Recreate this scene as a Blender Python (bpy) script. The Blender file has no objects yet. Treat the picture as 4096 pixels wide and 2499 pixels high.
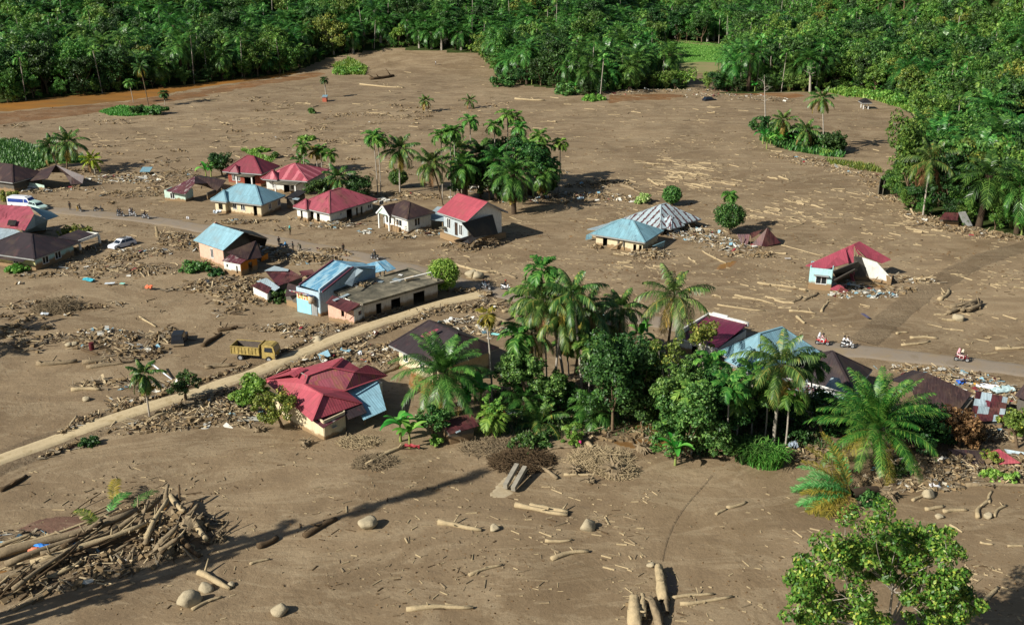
import bpy, math, random
import numpy as np
from mathutils import Vector, Matrix, Euler, noise

S = bpy.context.scene
COL = S.collection
R = random.Random(11)
NR = np.random.default_rng(5)
PI = math.pi

# ---------------------------------------------------------------- camera
F, PITCH, CH = 4195.0, math.radians(20.85), 51.0
cam = bpy.data.cameras.new('camera')
cam.sensor_fit = 'HORIZONTAL'; cam.sensor_width = 36.0
cam.lens = F / 4096 * 36.0
cam.clip_start = 0.5; cam.clip_end = 4000
camo = bpy.data.objects.new('camera', cam); COL.objects.link(camo)
camo.location = (0, 0, CH)
camo.rotation_euler = (PI / 2 - PITCH, 0, 0)
S.camera = camo

def ray(px, py):
    u = (px - 2048) / F; v = (py - 1249.5) / F
    return Vector((u, math.cos(PITCH) - v * math.sin(PITCH), -(math.sin(PITCH) + v * math.cos(PITCH))))

def W(px, py, z=0.0):
    "the world point at height z that the photograph shows at px, py (4096 wide)"
    d = ray(px, py); t = (CH - z) / -d.z
    return Vector((d.x * t, d.y * t, z))

def WY(px, py, Y):
    d = ray(px, py); t = Y / d.y
    return Vector((d.x * t, Y, CH + d.z * t))

def PX(p):
    x, y, z = p[0], p[1], p[2] - CH
    c, s = math.cos(PITCH), math.sin(PITCH)
    d = y * c - z * s
    return 2048 + F * x / d, 1249.5 + F * (-(z * c) - y * s) / d

# ---------------------------------------------------------------- sun + sky
SUN_EL, SHAZ = math.radians(33), math.radians(58)      # SHAZ: shadows fall this far right of straight ahead
SD = Vector((-math.sin(SHAZ) * math.cos(SUN_EL), -math.cos(SHAZ) * math.cos(SUN_EL), math.sin(SUN_EL)))
sun = bpy.data.lights.new('sun', 'SUN'); sun.energy = 5.0; sun.angle = math.radians(0.55); sun.color = (1.0, 0.945, 0.86)
suno = bpy.data.objects.new('sun', sun); COL.objects.link(suno)
suno.rotation_euler = SD.to_track_quat('Z', 'Y').to_euler(); suno.location = (-60, -40, 90)
wd = bpy.data.worlds.new('World'); S.world = wd; wd.use_nodes = True
nt = wd.node_tree; bg = nt.nodes['Background']
sky = nt.nodes.new('ShaderNodeTexSky'); sky.sky_type = 'NISHITA'; sky.sun_disc = False
sky.sun_elevation = SUN_EL; sky.sun_rotation = math.atan2(SD.x, SD.y)
nt.links.new(sky.outputs[0], bg.inputs[0]); bg.inputs[1].default_value = 0.05
S.view_settings.view_transform = 'Standard'; S.view_settings.look = 'None'
S.view_settings.exposure = 0.58; S.view_settings.gamma = 1.0
S.render.engine = 'CYCLES'
S.cycles.max_bounces = 6; S.cycles.diffuse_bounces = 2; S.cycles.glossy_bounces = 2
S.cycles.transmission_bounces = 2; S.cycles.transparent_max_bounces = 4

# ---------------------------------------------------------------- ground relief
def hills(x, y):
    "height of the land: a flat valley, hills behind the woods"
    x = np.asarray(x, float); y = np.asarray(y, float)
    y0 = 352 + 150 * np.clip((x - 30) / 40, 0, 1) * np.clip((175 - x) / 50, 0, 1) - 130 * np.clip((x - 150) / 60, 0, 1)
    a = np.clip(y - y0, 0, None)
    z = 0.26 * a - 0.26 * 25 * (1 - np.exp(-a / 25))
    b = np.clip(x - 125 - 0.12 * (y - 300), 0, None) * np.clip((y - 205) / 60, 0, 1)
    z = z + 0.30 * b * np.clip(b / 30, 0, 1)
    return z

def relief(x, y):
    x = np.asarray(x, float); y = np.asarray(y, float)
    return (0.10 * np.sin(x * .19 + 1.3 + 1.5 * np.sin(y * .07)) * np.sin(y * .13 + .7 * np.sin(x * .11))
            + 0.05 * np.sin(x * .53 + y * .31) * np.sin(y * .47 - x * .23 + 2)) - 0.05

def HT(x, y):
    return float(hills(x, y) + relief(x, y))

def G(px, py, dz=0.0):
    "ground point seen at px, py"
    p = W(px, py, 0)
    if p.y < 0: p = W(px, 5, 0)
    for _ in range(12):
        h = HT(p.x, p.y)
        q = W(px, py, min(h, 48)) if h > 1 else W(px, py, h)
        p = p.lerp(q, 0.6)
    return Vector((p.x, p.y, HT(p.x, p.y) + dz))

# ---------------------------------------------------------------- mesh helpers
class MB:
    def __init__(s):
        s.v = []; s.f = []; s.m = []; s.n = 0
    def add(s, V, Fc, m=0):
        V = np.asarray(V, float).reshape(-1, 3)
        s.v.append(V)
        for f in Fc:
            s.f.append([i + s.n for i in f]); s.m.append(m)
        s.n += len(V)
        return s
    def quad(s, a, b, c, d, m=0):
        return s.add([a, b, c, d], [(0, 1, 2, 3)], m)
    def poly(s, pts, m=0):
        return s.add(pts, [tuple(range(len(pts)))], m)
    def box(s, c, size, rot=None, m=0):
        x, y, z = [k / 2 for k in size]
        P = [(-x, -y, -z), (x, -y, -z), (x, y, -z), (-x, y, -z), (-x, -y, z), (x, -y, z), (x, y, z), (-x, y, z)]
        if rot is not None:
            M = rot if isinstance(rot, Matrix) else Euler(rot).to_matrix()
            P = [M @ Vector(p) for p in P]
        P = [(p[0] + c[0], p[1] + c[1], p[2] + c[2]) for p in P]
        return s.add(P, [(0, 3, 2, 1), (4, 5, 6, 7), (0, 1, 5, 4), (1, 2, 6, 5), (2, 3, 7, 6), (3, 0, 4, 7)], m)
    def beam(s, a, b, w, h=None, m=0):
        a = Vector(a); b = Vector(b); d = b - a
        L = d.length
        if L < 1e-5: return s
        q = d.to_track_quat('X', 'Z').to_matrix()
        return s.box((a + b) / 2, (L, w, h or w), q, m)
    def tube(s, pts, rad, n=7, m=0, cap=True, jit=0.0):
        pts = [Vector(p) for p in pts]; k = len(pts)
        if not hasattr(rad, '__len__'): rad = [rad] * k
        V = []
        up = Vector((0, 0, 1))
        for i, p in enumerate(pts):
            d = (pts[min(i + 1, k - 1)] - pts[max(i - 1, 0)]).normalized()
            ref = up if abs(d.z) < .9 else Vector((0, 1, 0))
            a = d.cross(ref).normalized(); b = d.cross(a)
            for j in range(n):
                t = 2 * PI * j / n
                r = rad[i] * (1 + (R.uniform(-jit, jit) if jit else 0))
                V.append(p + a * (math.cos(t) * r) + b * (math.sin(t) * r))
        Fc = []
        for i in range(k - 1):
            for j in range(n):
                Fc.append((i * n + j, i * n + (j + 1) % n, (i + 1) * n + (j + 1) % n, (i + 1) * n + j))
        if cap:
            Fc.append(tuple(range(n - 1, -1, -1))); Fc.append(tuple((k - 1) * n + j for j in range(n)))
        return s.add(V, Fc, m)
    def ell(s, c, r, nu=10, nv=7, m=0, jit=0.0, rot=None):
        V = []; Fc = []
        for i in range(nv + 1):
            ph = PI * i / nv
            for j in range(nu):
                th = 2 * PI * j / nu
                q = 1 + (R.uniform(-jit, jit) if jit else 0)
                p = Vector((r[0] * math.sin(ph) * math.cos(th) * q, r[1] * math.sin(ph) * math.sin(th) * q, r[2] * math.cos(ph) * q))
                if rot is not None: p = rot @ p
                V.append(p + Vector(c))
        for i in range(nv):
            for j in range(nu):
                Fc.append((i * nu + j, (i + 1) * nu + j, (i + 1) * nu + (j + 1) % nu, i * nu + (j + 1) % nu))
        return s.add(V, Fc, m)
    def mesh(s, name, mats, uv=False, smooth=False):
        V = np.concatenate(s.v) if s.v else np.zeros((0, 3))
        me = bpy.data.meshes.new(name)
        me.from_pydata(V.tolist(), [], s.f)
        if not isinstance(mats, (list, tuple)): mats = [mats]
        for m in mats: me.materials.append(m)
        if len(mats) > 1: me.polygons.foreach_set('material_index', s.m)
        if smooth: me.polygons.foreach_set('use_smooth', [True] * len(me.polygons))
        if uv: planar_uv(me)
        me.update()
        return me
    def build(s, name, mats, parent=None, uv=False, smooth=False):
        o = bpy.data.objects.new(name, s.mesh(name, mats, uv, smooth))
        COL.objects.link(o)
        if parent is not None: o.parent = parent
        return o

def planar_uv(me):
    "u runs level along each face, v runs up its slope, in metres"
    ul = me.uv_layers.new(name='UVMap')
    for p in me.polygons:
        n = p.normal
        h = Vector((0, 0, 1)).cross(n)
        if h.length < 1e-3: h = Vector((1, 0, 0))
        h.normalize(); k = n.cross(h)
        for li in p.loop_indices:
            co = me.vertices[me.loops[li].vertex_index].co
            ul.data[li].uv = (co.dot(h), co.dot(k))

def bulk(name, V, Q, mats, mi=None, smooth=False):
    "fast mesh from numpy: V (n,3), Q (m,4) quads"
    me = bpy.data.meshes.new(name)
    V = np.ascontiguousarray(V, dtype=np.float32); Q = np.ascontiguousarray(Q, dtype=np.int32)
    k = Q.shape[1]
    me.vertices.add(len(V)); me.vertices.foreach_set('co', V.ravel())
    me.loops.add(Q.size); me.loops.foreach_set('vertex_index', Q.ravel())
    me.polygons.add(len(Q)); me.polygons.foreach_set('loop_start', np.arange(0, Q.size, k, dtype=np.int32))
    try: me.polygons.foreach_set('loop_total', np.full(len(Q), k, dtype=np.int32))
    except Exception: pass
    if not isinstance(mats, (list, tuple)): mats = [mats]
    for m in mats: me.materials.append(m)
    if mi is not None: me.polygons.foreach_set('material_index', np.asarray(mi, dtype=np.int32))
    if smooth: me.polygons.foreach_set('use_smooth', np.ones(len(Q), dtype=bool))
    me.update(calc_edges=True)
    return me

def link(name, me, parent=None):
    o = bpy.data.objects.new(name, me); COL.objects.link(o)
    if parent is not None: o.parent = parent
    return o

def tag(o, label=None, cat=None, group=None, kind=None):
    if label: o['label'] = label
    if cat: o['category'] = cat
    if group: o['group'] = group
    if kind: o['kind'] = kind
    return o

def empty(name, loc=(0, 0, 0), label=None, cat=None, group=None, rz=0.0):
    o = bpy.data.objects.new(name, None); COL.objects.link(o)
    o.location = loc; o.rotation_euler = (0, 0, rz); o.empty_display_size = 0.3
    return tag(o, label, cat, group)

def solid(o, t=0.08):
    md = o.modifiers.new('solidify', 'SOLIDIFY'); md.thickness = t; md.offset = 0
    return o

# ---------------------------------------------------------------- materials
MATS = {}
def lin(c):
    if isinstance(c, str):
        c = [int(c[i:i + 2], 16) / 255 for i in (0, 2, 4)]
    return tuple(((x + .055) / 1.055) ** 2.4 if x > .04045 else x / 12.92 for x in c)

def new_mat(name, rough=0.8, spec=0.3):
    m = bpy.data.materials.new(name); m.use_nodes = True
    b = m.node_tree.nodes['Principled BSDF']
    b.inputs['Roughness'].default_value = rough
    b.inputs['Specular IOR Level'].default_value = spec
    return m, m.node_tree, b

def ramp(nt, src, stops):
    r = nt.nodes.new('ShaderNodeValToRGB')
    while len(r.color_ramp.elements) < len(stops): r.color_ramp.elements.new(.5)
    for e, (p, c) in zip(r.color_ramp.elements, stops):
        e.position = p; e.color = (*c, 1)
    nt.links.new(src, r.inputs[0]); return r.outputs[0]

def mixc(nt, fac, a, b, mode='MIX'):
    n = nt.nodes.new('ShaderNodeMix'); n.data_type = 'RGBA'; n.blend_type = mode
    for i, s in ((0, fac), (6, a), (7, b)):
        if hasattr(s, 'links'): nt.links.new(s, n.inputs[i])
        elif i == 0: n.inputs[0].default_value = s
        else: n.inputs[i].default_value = (*s, 1)
    return n.outputs[2]

def tex(nt, scale, detail=4, rough=.6, coord='Object', sc=None, kind='noise', dist=0.0):
    tc = nt.nodes.new('ShaderNodeTexCoord'); o = tc.outputs[coord]
    if sc is not None:
        mp = nt.nodes.new('ShaderNodeMapping'); mp.inputs['Scale'].default_value = sc
        nt.links.new(o, mp.inputs[0]); o = mp.outputs[0]
    if kind == 'noise':
        n = nt.nodes.new('ShaderNodeTexNoise'); n.inputs['Scale'].default_value = scale
        n.inputs['Detail'].default_value = detail; n.inputs['Roughness'].default_value = rough
        n.inputs['Distortion'].default_value = dist
        nt.links.new(o, n.inputs['Vector']); return n.outputs['Fac']
    if kind == 'vor':
        n = nt.nodes.new('ShaderNodeTexVoronoi'); n.inputs['Scale'].default_value = scale
        nt.links.new(o, n.inputs['Vector']); return n.outputs['Distance']
    if kind == 'cell':
        n = nt.nodes.new('ShaderNodeTexVoronoi'); n.inputs['Scale'].default_value = scale
        nt.links.new(o, n.inputs['Vector']); return n.outputs['Color']
    n = nt.nodes.new('ShaderNodeTexWave'); n.inputs['Scale'].default_value = scale
    n.inputs['Distortion'].default_value = dist; n.inputs['Detail'].default_value = detail
    nt.links.new(o, n.inputs['Vector']); return n.outputs['Fac']

def bump(nt, b, h, strength=.5, dist=.1, prev=None):
    n = nt.nodes.new('ShaderNodeBump'); n.inputs['Strength'].default_value = strength
    n.inputs['Distance'].default_value = dist
    nt.links.new(h, n.inputs['Height'])
    if prev is not None: nt.links.new(prev, n.inputs['Normal'])
    nt.links.new(n.outputs[0], b.inputs['Normal']); return n.outputs[0]

def math1(nt, op, a, b=0.0, c=None):
    n = nt.nodes.new('ShaderNodeMath'); n.operation = op
    for i, s in enumerate((a, b) if c is None else (a, b, c)):
        if hasattr(s, 'links'): nt.links.new(s, n.inputs[i])
        else: n.inputs[i].default_value = s
    return n.outputs[0]

def M(name, col, rough=.8, var=.25, scale=1.5, spec=.3, metal=0.0):
    "plain mottled paint / stone / plastic"
    key = name
    if key in MATS: return MATS[key]
    m, nt, b = new_mat(name, rough, spec)
    c = lin(col)
    t = tex(nt, scale, 5, .65)
    d = tuple(x * (1 - var) for x in c); e = tuple(min(1, x * (1 + var * .6)) for x in c)
    nt.links.new(ramp(nt, t, [(.3, d), (.7, e)]), b.inputs['Base Color'])
    b.inputs['Metallic'].default_value = metal
    MATS[key] = m; return m

def wall_mat(name, col, stain=.9, grime='8a7355', patch=0.5):
    "painted plaster, mud stained from the flood up to about stain metres, with soft streaks"
    if name in MATS: return MATS[name]
    m, nt, b = new_mat(name, .9, .2)
    c = lin(col); g = lin(grime)
    t = tex(nt, 1.1, 6, .7); t2 = tex(nt, 6, 4, .6, sc=(1, 1, .25))
    paint = ramp(nt, t2, [(.25, tuple(x * .72 for x in c)), (.55, c)])
    paint = mixc(nt, ramp(nt, t, [(.56, (0, 0, 0)), (.72, (patch,) * 3)]), paint, tuple(x * .5 + y * .35 for x, y in zip(c, g)))
    geo = nt.nodes.new('ShaderNodeNewGeometry'); sep = nt.nodes.new('ShaderNodeSeparateXYZ')
    nt.links.new(geo.outputs['Position'], sep.inputs[0])
    h = math1(nt, 'ADD', sep.outputs[2], math1(nt, 'MULTIPLY', t, -1.3))
    h = math1(nt, 'ADD', h, .95)
    mk = ramp(nt, math1(nt, 'DIVIDE', h, stain * 2), [(.40, (1, 1, 1)), (.56, (0, 0, 0))])
    nt.links.new(mixc(nt, mk, paint, g), b.inputs['Base Color'])
    bump(nt, b, tex(nt, 5, 5, .7), .35, .04)
    MATS[name] = m; return m

def roof_mat(name, col, rust=None, amt=.45, dark=.75, pitch=.76, rough=.55, stripes=None, tiles=False, mud=.12):
    "ribbed metal sheet: ribs run up the slope (uv v), weathering and rust run down it"
    if name in MATS: return MATS[name]
    m, nt, b = new_mat(name, rough, .4)
    c = lin(col)
    uvs = (1, .22, 1)
    t = tex(nt, .8, 6, .7, 'UV', uvs); t3 = tex(nt, .25, 4, .6, 'UV')
    fine = tex(nt, 9, 3, .6, 'UV', (1, .1, 1))
    a = ramp(nt, t, [(.3, tuple(x * dark * .8 for x in c)), (.62, c)])
    a = mixc(nt, ramp(nt, fine, [(.38, (.42,) * 3), (.6, (0,) * 3)]), a, tuple(x * .5 + .03 for x in c))
    # sheet to sheet tone
    sh = nt.nodes.new('ShaderNodeTexBrick'); sh.inputs['Scale'].default_value = 1.0
    sh.inputs['Brick Width'].default_value = pitch * 1.0; sh.inputs['Row Height'].default_value = 2.4
    sh.inputs['Mortar Size'].default_value = .022; sh.inputs['Mortar Smooth'].default_value = .3
    sh.inputs['Color1'].default_value = (.82, .82, .82, 1); sh.inputs['Color2'].default_value = (1.06, 1.06, 1.06, 1)
    sh.inputs['Mortar'].default_value = (.55, .55, .55, 1)
    tc = nt.nodes.new('ShaderNodeTexCoord'); nt.links.new(tc.outputs['UV'], sh.inputs['Vector'])
    a = mixc(nt, .8, a, sh.outputs['Color'], 'MULTIPLY')
    if rust:
        r = lin(rust)
        q = tex(nt, .9, 7, .72, 'UV', (1.6, .45, 1), dist=.6)
        a = mixc(nt, ramp(nt, q, [(amt, (1, 1, 1)), (amt + .07, (0, 0, 0))]), a, mixc(nt, fine, tuple(x * .5 for x in r), r))
    if stripes:
        q = tex(nt, 1.0, 0, 0, 'UV', (1 / stripes[1] / 2, 0, 0), 'wave') if False else None
        sx = nt.nodes.new('ShaderNodeSeparateXYZ'); nt.links.new(tc.outputs['UV'], sx.inputs[0])
        w = math1(nt, 'PINGPONG', math1(nt, 'ADD', sx.outputs[0], math1(nt, 'MULTIPLY', tex(nt, 2.2, 5, .7, 'UV'), .9)), stripes[1])
        a = mixc(nt, ramp(nt, math1(nt, 'DIVIDE', w, stripes[1]), [(stripes[2], (1, 1, 1)), (stripes[2] + .08, (0, 0, 0))]), a, lin(stripes[0]))
    a = mixc(nt, ramp(nt, t3, [(.5, (0,) * 3), (.75, (mud * 2.6,) * 3)]), a, lin('7d6a4e'))
    nt.links.new(a, b.inputs['Base Color'])
    sx = nt.nodes.new('ShaderNodeSeparateXYZ'); nt.links.new(tc.outputs['UV'], sx.inputs[0])
    rib = math1(nt, 'SINE', math1(nt, 'MULTIPLY', sx.outputs[1 if tiles else 0], 2 * PI / (.42 if tiles else .30)))
    bump(nt, b, rib, .22, .02)
    MATS[name] = m; return m
# ================================================================ bodies of the people
def body_mesh(J, sleeve=True):
    "one continuous body grown on a skeleton of joints"
    names = list(J); me = bpy.data.meshes.new('sk')
    E = [('pelvis', 'spine'), ('spine', 'chest'), ('chest', 'neck'), ('neck', 'head'), ('head', 'crown')]
    for s in 'lr': E += [('chest', 'sh' + s), ('sh' + s, 'el' + s), ('el' + s, 'wr' + s), ('wr' + s, 'pa' + s), ('pelvis', 'hi' + s), ('hi' + s, 'kn' + s), ('kn' + s, 'an' + s), ('an' + s, 'to' + s)]
    V = [Vector(J[n]) for n in names]; idx = {n: i for i, n in enumerate(names)}; Ed = [(idx[a], idx[b]) for a, b in E]
    rad = {'pelvis': .13, 'spine': .12, 'chest': .13, 'neck': .055, 'head': .092, 'crown': .07, 'sh': .065, 'el': .042, 'wr': .028, 'pa': .03, 'hi': .095, 'kn': .062, 'an': .04, 'to': .035}
    rr = [rad.get(n, rad.get(n[:2], .05)) for n in names]
    for s in 'lr':
        w, p = Vector(J['wr' + s]), Vector(J['pa' + s]); d = (p - w).normalized(); side = d.cross(Vector((1, 0, .2))).normalized()
        for k in range(4):
            o = side * (k - 1.5) * .019; i = len(V); V.append(p + d * .03 + o); V.append(p + d * (.065 + .012 * (1 if k in (1, 2) else 0)) + o * 1.2 + Vector((.01, 0, -.008))); rr += [.0095, .008]; Ed += [(idx['pa' + s], i), (i, i + 1)]
        i = len(V); V.append(w + d * .04 - side * .045); rr.append(.011); Ed.append((idx['wr' + s], i))
    me.from_pydata(V, Ed, []); o = bpy.data.objects.new('sk', me); COL.objects.link(o)
    md = o.modifiers.new('s', 'SKIN')
    for i, sv in enumerate(me.skin_vertices[0].data): sv.radius = (rr[i], rr[i]); sv.use_root = (i == idx['pelvis'])
    sb = o.modifiers.new('b', 'SUBSURF'); sb.levels = sb.render_levels = 1
    dg = bpy.context.evaluated_depsgraph_get(); m2 = bpy.data.meshes.new_from_object(o.evaluated_get(dg)); bpy.data.objects.remove(o)
    m2.materials.clear()
    for k in range(3): m2.materials.append(None)
    S_ = {n: Vector(J[n]) for n in names}
    def dseg(p, a, b):
        ab = b - a; t = max(0, min(1, (p - a).dot(ab) / max(ab.length_squared, 1e-6))); return (p - a - ab * t).length
    segs = [(S_['pelvis'], S_['chest'], 1), (S_['neck'], S_['crown'], 0)]
    for s in 'lr':
        segs += [(S_['sh' + s], S_['el' + s], 1), (S_['el' + s], S_['wr' + s], 1 if sleeve else 0), (S_['wr' + s], S_['pa' + s] + (S_['pa' + s] - S_['wr' + s]), 0), (S_['hi' + s], S_['kn' + s], 2), (S_['kn' + s], S_['an' + s], 2), (S_['an' + s] , S_['to' + s], 0), (S_['chest'], S_['sh' + s], 1)]
    for p in m2.polygons:
        c = p.center; p.material_index = min(segs, key=lambda q: dseg(c, q[0], q[1]))[2]; p.use_smooth = True
    m2.name = 'person'; return m2

STAND = dict(pelvis=(0, 0, .93), spine=(0, 0, 1.12), chest=(.01, 0, 1.32), neck=(.01, 0, 1.47), head=(.03, 0, 1.57), crown=(.02, 0, 1.65), shl=(0, .18, 1.38), ell=(-.04, .24, 1.12), wrl=(.06, .25, .90), pal=(.09, .25, .83),
             shr=(0, -.18, 1.38), elr=(.02, -.24, 1.12), wrr=(.12, -.24, .92), par=(.16, -.24, .86), hil=(0, .09, .88), knl=(.10, .10, .50), anl=(.02, .10, .09), tol=(.15, .11, .04), hir=(0, -.09, .88), knr=(-.02, -.10, .49), anr=(-.18, -.10, .10), tor=(-.06, -.11, .04))
RIDE = dict(pelvis=(-.18, 0, .86), spine=(-.14, 0, 1.04), chest=(-.06, 0, 1.22), neck=(0, 0, 1.36), head=(.04, 0, 1.46), crown=(.03, 0, 1.54), shl=(-.05, .18, 1.28), ell=(.12, .27, 1.08), wrl=(.34, .27, 1.04), pal=(.40, .27, 1.03),
            shr=(-.05, -.18, 1.28), elr=(.12, -.27, 1.08), wrr=(.34, -.27, 1.04), par=(.40, -.27, 1.03), hil=(-.14, .10, .83), knl=(.20, .17, .78), anl=(.10, .16, .40), tol=(.24, .17, .35), hir=(-.14, -.10, .83), knr=(.20, -.17, .78), anr=(.10, -.16, .40), tor=(.24, -.17, .35))
def shift(J, dx, dz, **k):
    D = {n: (p[0] + dx, p[1], p[2] + dz) for n, p in J.items()}; D.update(k); return D
PILL = shift(RIDE, -.42, .06, wrl=(-.22, .14, 1.0), pal=(-.15, .11, .99), wrr=(-.22, -.14, 1.0), par=(-.15, -.11, .99))


BODY = {k: body_mesh(J) for k, J in (('stand', STAND), ('ride', RIDE), ('pillion', PILL), ('bend', shift(STAND, 0, 0, chest=(.22, 0, 1.22), neck=(.34, 0, 1.30), head=(.44, 0, 1.33), crown=(.50, 0, 1.37), shl=(.26, .18, 1.22), ell=(.40, .2, 1.0), wrl=(.48, .18, .78), pal=(.5, .17, .71), shr=(.26, -.18, 1.22), elr=(.40, -.2, 1.0), wrr=(.48, -.18, .78), par=(.5, -.17, .71))))}
# ================================================================ ground
def mud_material(name='mud', tone=1.0, churn=0.0, col=None):
    m, nt, b = new_mat(name, .85, .35)
    big = tex(nt, .022, 5, .6, dist=.8)
    mid = tex(nt, .11, 6, .68, dist=.5)
    streak = tex(nt, .6, 7, .75, sc=(.4, 1, 1), dist=2.0)
    fine = tex(nt, 2.2, 8, .75)
    grain = tex(nt, 9, 4, .7)
    A, B_, C = [tuple(x * tone for x in lin(k)) for k in (col or ('7c6a50', '8a775b', '6a5840'))]
    flow = tex(nt, .12, 8, .72, sc=(.42, 1, 1), dist=2.8)
    patchy = tex(nt, .06, 7, .7, dist=1.2)
    crack = tex(nt, 4.5, 6, .8, sc=(.5, 1, 1), dist=2.0)
    c = ramp(nt, big, [(.38, A), (.62, B_)])
    c = mixc(nt, ramp(nt, patchy, [(.44, (0,) * 3), (.60, (.6,) * 3)]), c, C)
    c = mixc(nt, ramp(nt, mid, [(.52, (0,) * 3), (.70, (.55,) * 3)]), c, C)
    c = mixc(nt, ramp(nt, flow, [(.50, (0,) * 3), (.57, (.3,) * 3), (.63, (.05,) * 3)]), c, tuple(x * tone for x in lin('ab9b7d')))
    c = mixc(nt, ramp(nt, flow, [(.35, (.4,) * 3), (.43, (0,) * 3)]), c, tuple(x * tone for x in lin('655541')))
    c = mixc(nt, ramp(nt, streak, [(.57, (0,) * 3), (.66, (.26,) * 3)]), c, tuple(x * tone for x in lin('b0a082')))
    c = mixc(nt, ramp(nt, crack, [(.36, (.6,) * 3), (.43, (0,) * 3)]), c, tuple(x * tone for x in lin('564836')))
    c = mixc(nt, ramp(nt, fine, [(.58, (0,) * 3), (.70, (.6,) * 3)]), c, tuple(x * tone for x in lin('5d4f3b')))
    c = mixc(nt, ramp(nt, grain, [(.33, (.4,) * 3), (.5, (0,) * 3)]), c, tuple(x * tone for x in lin('66583f')))
    nt.links.new(c, b.inputs['Base Color'])
    rg = nt.nodes.new('ShaderNodeMapRange'); nt.links.new(mid, rg.inputs[0])
    rg.inputs[1].default_value = .4; rg.inputs[2].default_value = .7; rg.inputs[3].default_value = .92; rg.inputs[4].default_value = .5
    nt.links.new(rg.outputs[0], b.inputs['Roughness'])
    n1 = bump(nt, b, mid, .5, .5)
    n2 = bump(nt, b, fine, .55 + churn, .16 + churn * .3, n1)
    bump(nt, b, grain, .5, .035, n2)
    return m
MUD = mud_material()
CHURN = mud_material('churned_mud', .9, .5)
RUTM = mud_material('rutted_mud', .84, .4)

def forest_floor():
    m, nt, b = new_mat('forest_floor', .95, .1)
    t = tex(nt, .6, 6, .7)
    nt.links.new(ramp(nt, t, [(.3, lin('2a2a18')), (.5, lin('33431c')), (.7, lin('4d4a2e'))]), b.inputs['Base Color'])
    bump(nt, b, t, .8, .4)
    return m
FLOOR = forest_floor()

# woods edge, left to right, as seen in the picture (their foot on the mud)
EDGE = [(-700, 470), (0, 418), (227, 390), (455, 371), (653, 351), (852, 329), (966, 316), (1136, 300), (1307, 266), (1430, 256), (1556, 249),
        (1811, 255), (1914, 258), (1982, 290), (2010, 324), (2095, 341), (2209, 352), (2300, 369), (2380, 396), (2436, 375), (2550, 362),
        (2700, 362), (2760, 361), (2863, 371), (2953, 372), (3245, 369), (3407, 357), (3510, 380), (3600, 400), (3698, 447), (3790, 490),
        (3760, 540), (3690, 590), (3650, 650), (3625, 700), (3605, 740), (3600, 785), (3625, 836), (3690, 868), (3830, 890), (3908, 925), (4096, 948), (4500, 1000)]
EDGEW = [(W(x, y).x, W(x, y).y) for x, y in EDGE]
WOODS = EDGEW + [(700, 200), (700, 1500), (-700, 1500), (-700, 300)]
FIELD = [W(*p) for p in [(2600, 262), (2590, 215), (2560, 166), (2600, 157), (2700, 160), (2800, 166), (2945, 186), (2935, 215), (2900, 262)]]
FIELDP = [(p.x, p.y) for p in FIELD]
INLET = [(W(*p).x, W(*p).y) for p in [(2745, 366), (2770, 262), (2885, 262), (2866, 366)]]

def inside(x, y, poly):
    c = False; n = len(poly); j = n - 1
    for i in range(n):
        xi, yi = poly[i]; xj, yj = poly[j]
        if (yi > y) != (yj > y) and x < (xj - xi) * (y - yi) / (yj - yi) + xi: c = not c
        j = i
    return c
def inside_np(X, Y, poly):
    c = np.zeros(X.shape, bool); n = len(poly); j = n - 1
    for i in range(n):
        xi, yi = poly[i]; xj, yj = poly[j]
        if yi != yj:
            c ^= ((yi > Y) != (yj > Y)) & (X < (xj - xi) * (Y - yi) / (yj - yi) + xi)
        j = i
    return c

def grid_axis(segs):
    out = [segs[0][0]]
    for a, b, st0, st1 in segs:
        x = a; 
        while x < b - 1e-6:
            k = (x - a) / (b - a); st = st0 + (st1 - st0) * k
            x = min(b, x + st); out.append(x)
    return np.array(out)
ys = grid_axis([(-200, 40, 24, 3), (40, 230, .75, .9), (230, 420, 1.2, 3), (420, 760, 4, 12), (760, 2600, 40, 120)])
xs = grid_axis([(-1500, -260, 90, 8), (-260, -110, 5, 1.2), (-110, 110, .95, .95), (110, 260, 1.2, 5), (260, 1500, 8, 90)])
X, Y = np.meshgrid(xs, ys)
Z = hills(X, Y) + relief(X, Y)
ny, nx = X.shape
V = np.stack([X, Y, Z], -1).reshape(-1, 3)
i = np.arange(ny - 1)[:, None] * nx + np.arange(nx - 1)[None, :]
Q = np.stack([i, i + 1, i + nx + 1, i + nx], -1).reshape(-1, 4)
cx = (X[:-1, :-1] + X[1:, 1:]) / 2; cy = (Y[:-1, :-1] + Y[1:, 1:]) / 2
mi = inside_np(cx, cy, WOODS) & ~inside_np(cx, cy, INLET)
ground = link('ground', bulk('ground', V, Q, [MUD, FLOOR], mi.reshape(-1).astype(int), smooth=True))
tag(ground, kind='structure')

def resample(pts, step):
    out = [Vector(pts[0])]
    for a, b in zip(pts, pts[1:]):
        a = Vector(a); b = Vector(b); n = max(1, int((b - a).length / step))
        for k in range(1, n + 1): out.append(a.lerp(b, k / n))
    return out
def smooth_line(pts, it=3):
    for _ in range(it):
        q = [pts[0]]
        for a, b in zip(pts, pts[1:]):
            q += [a.lerp(b, .25), a.lerp(b, .75)]
        q.append(pts[-1]); pts = q
    return pts

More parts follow.
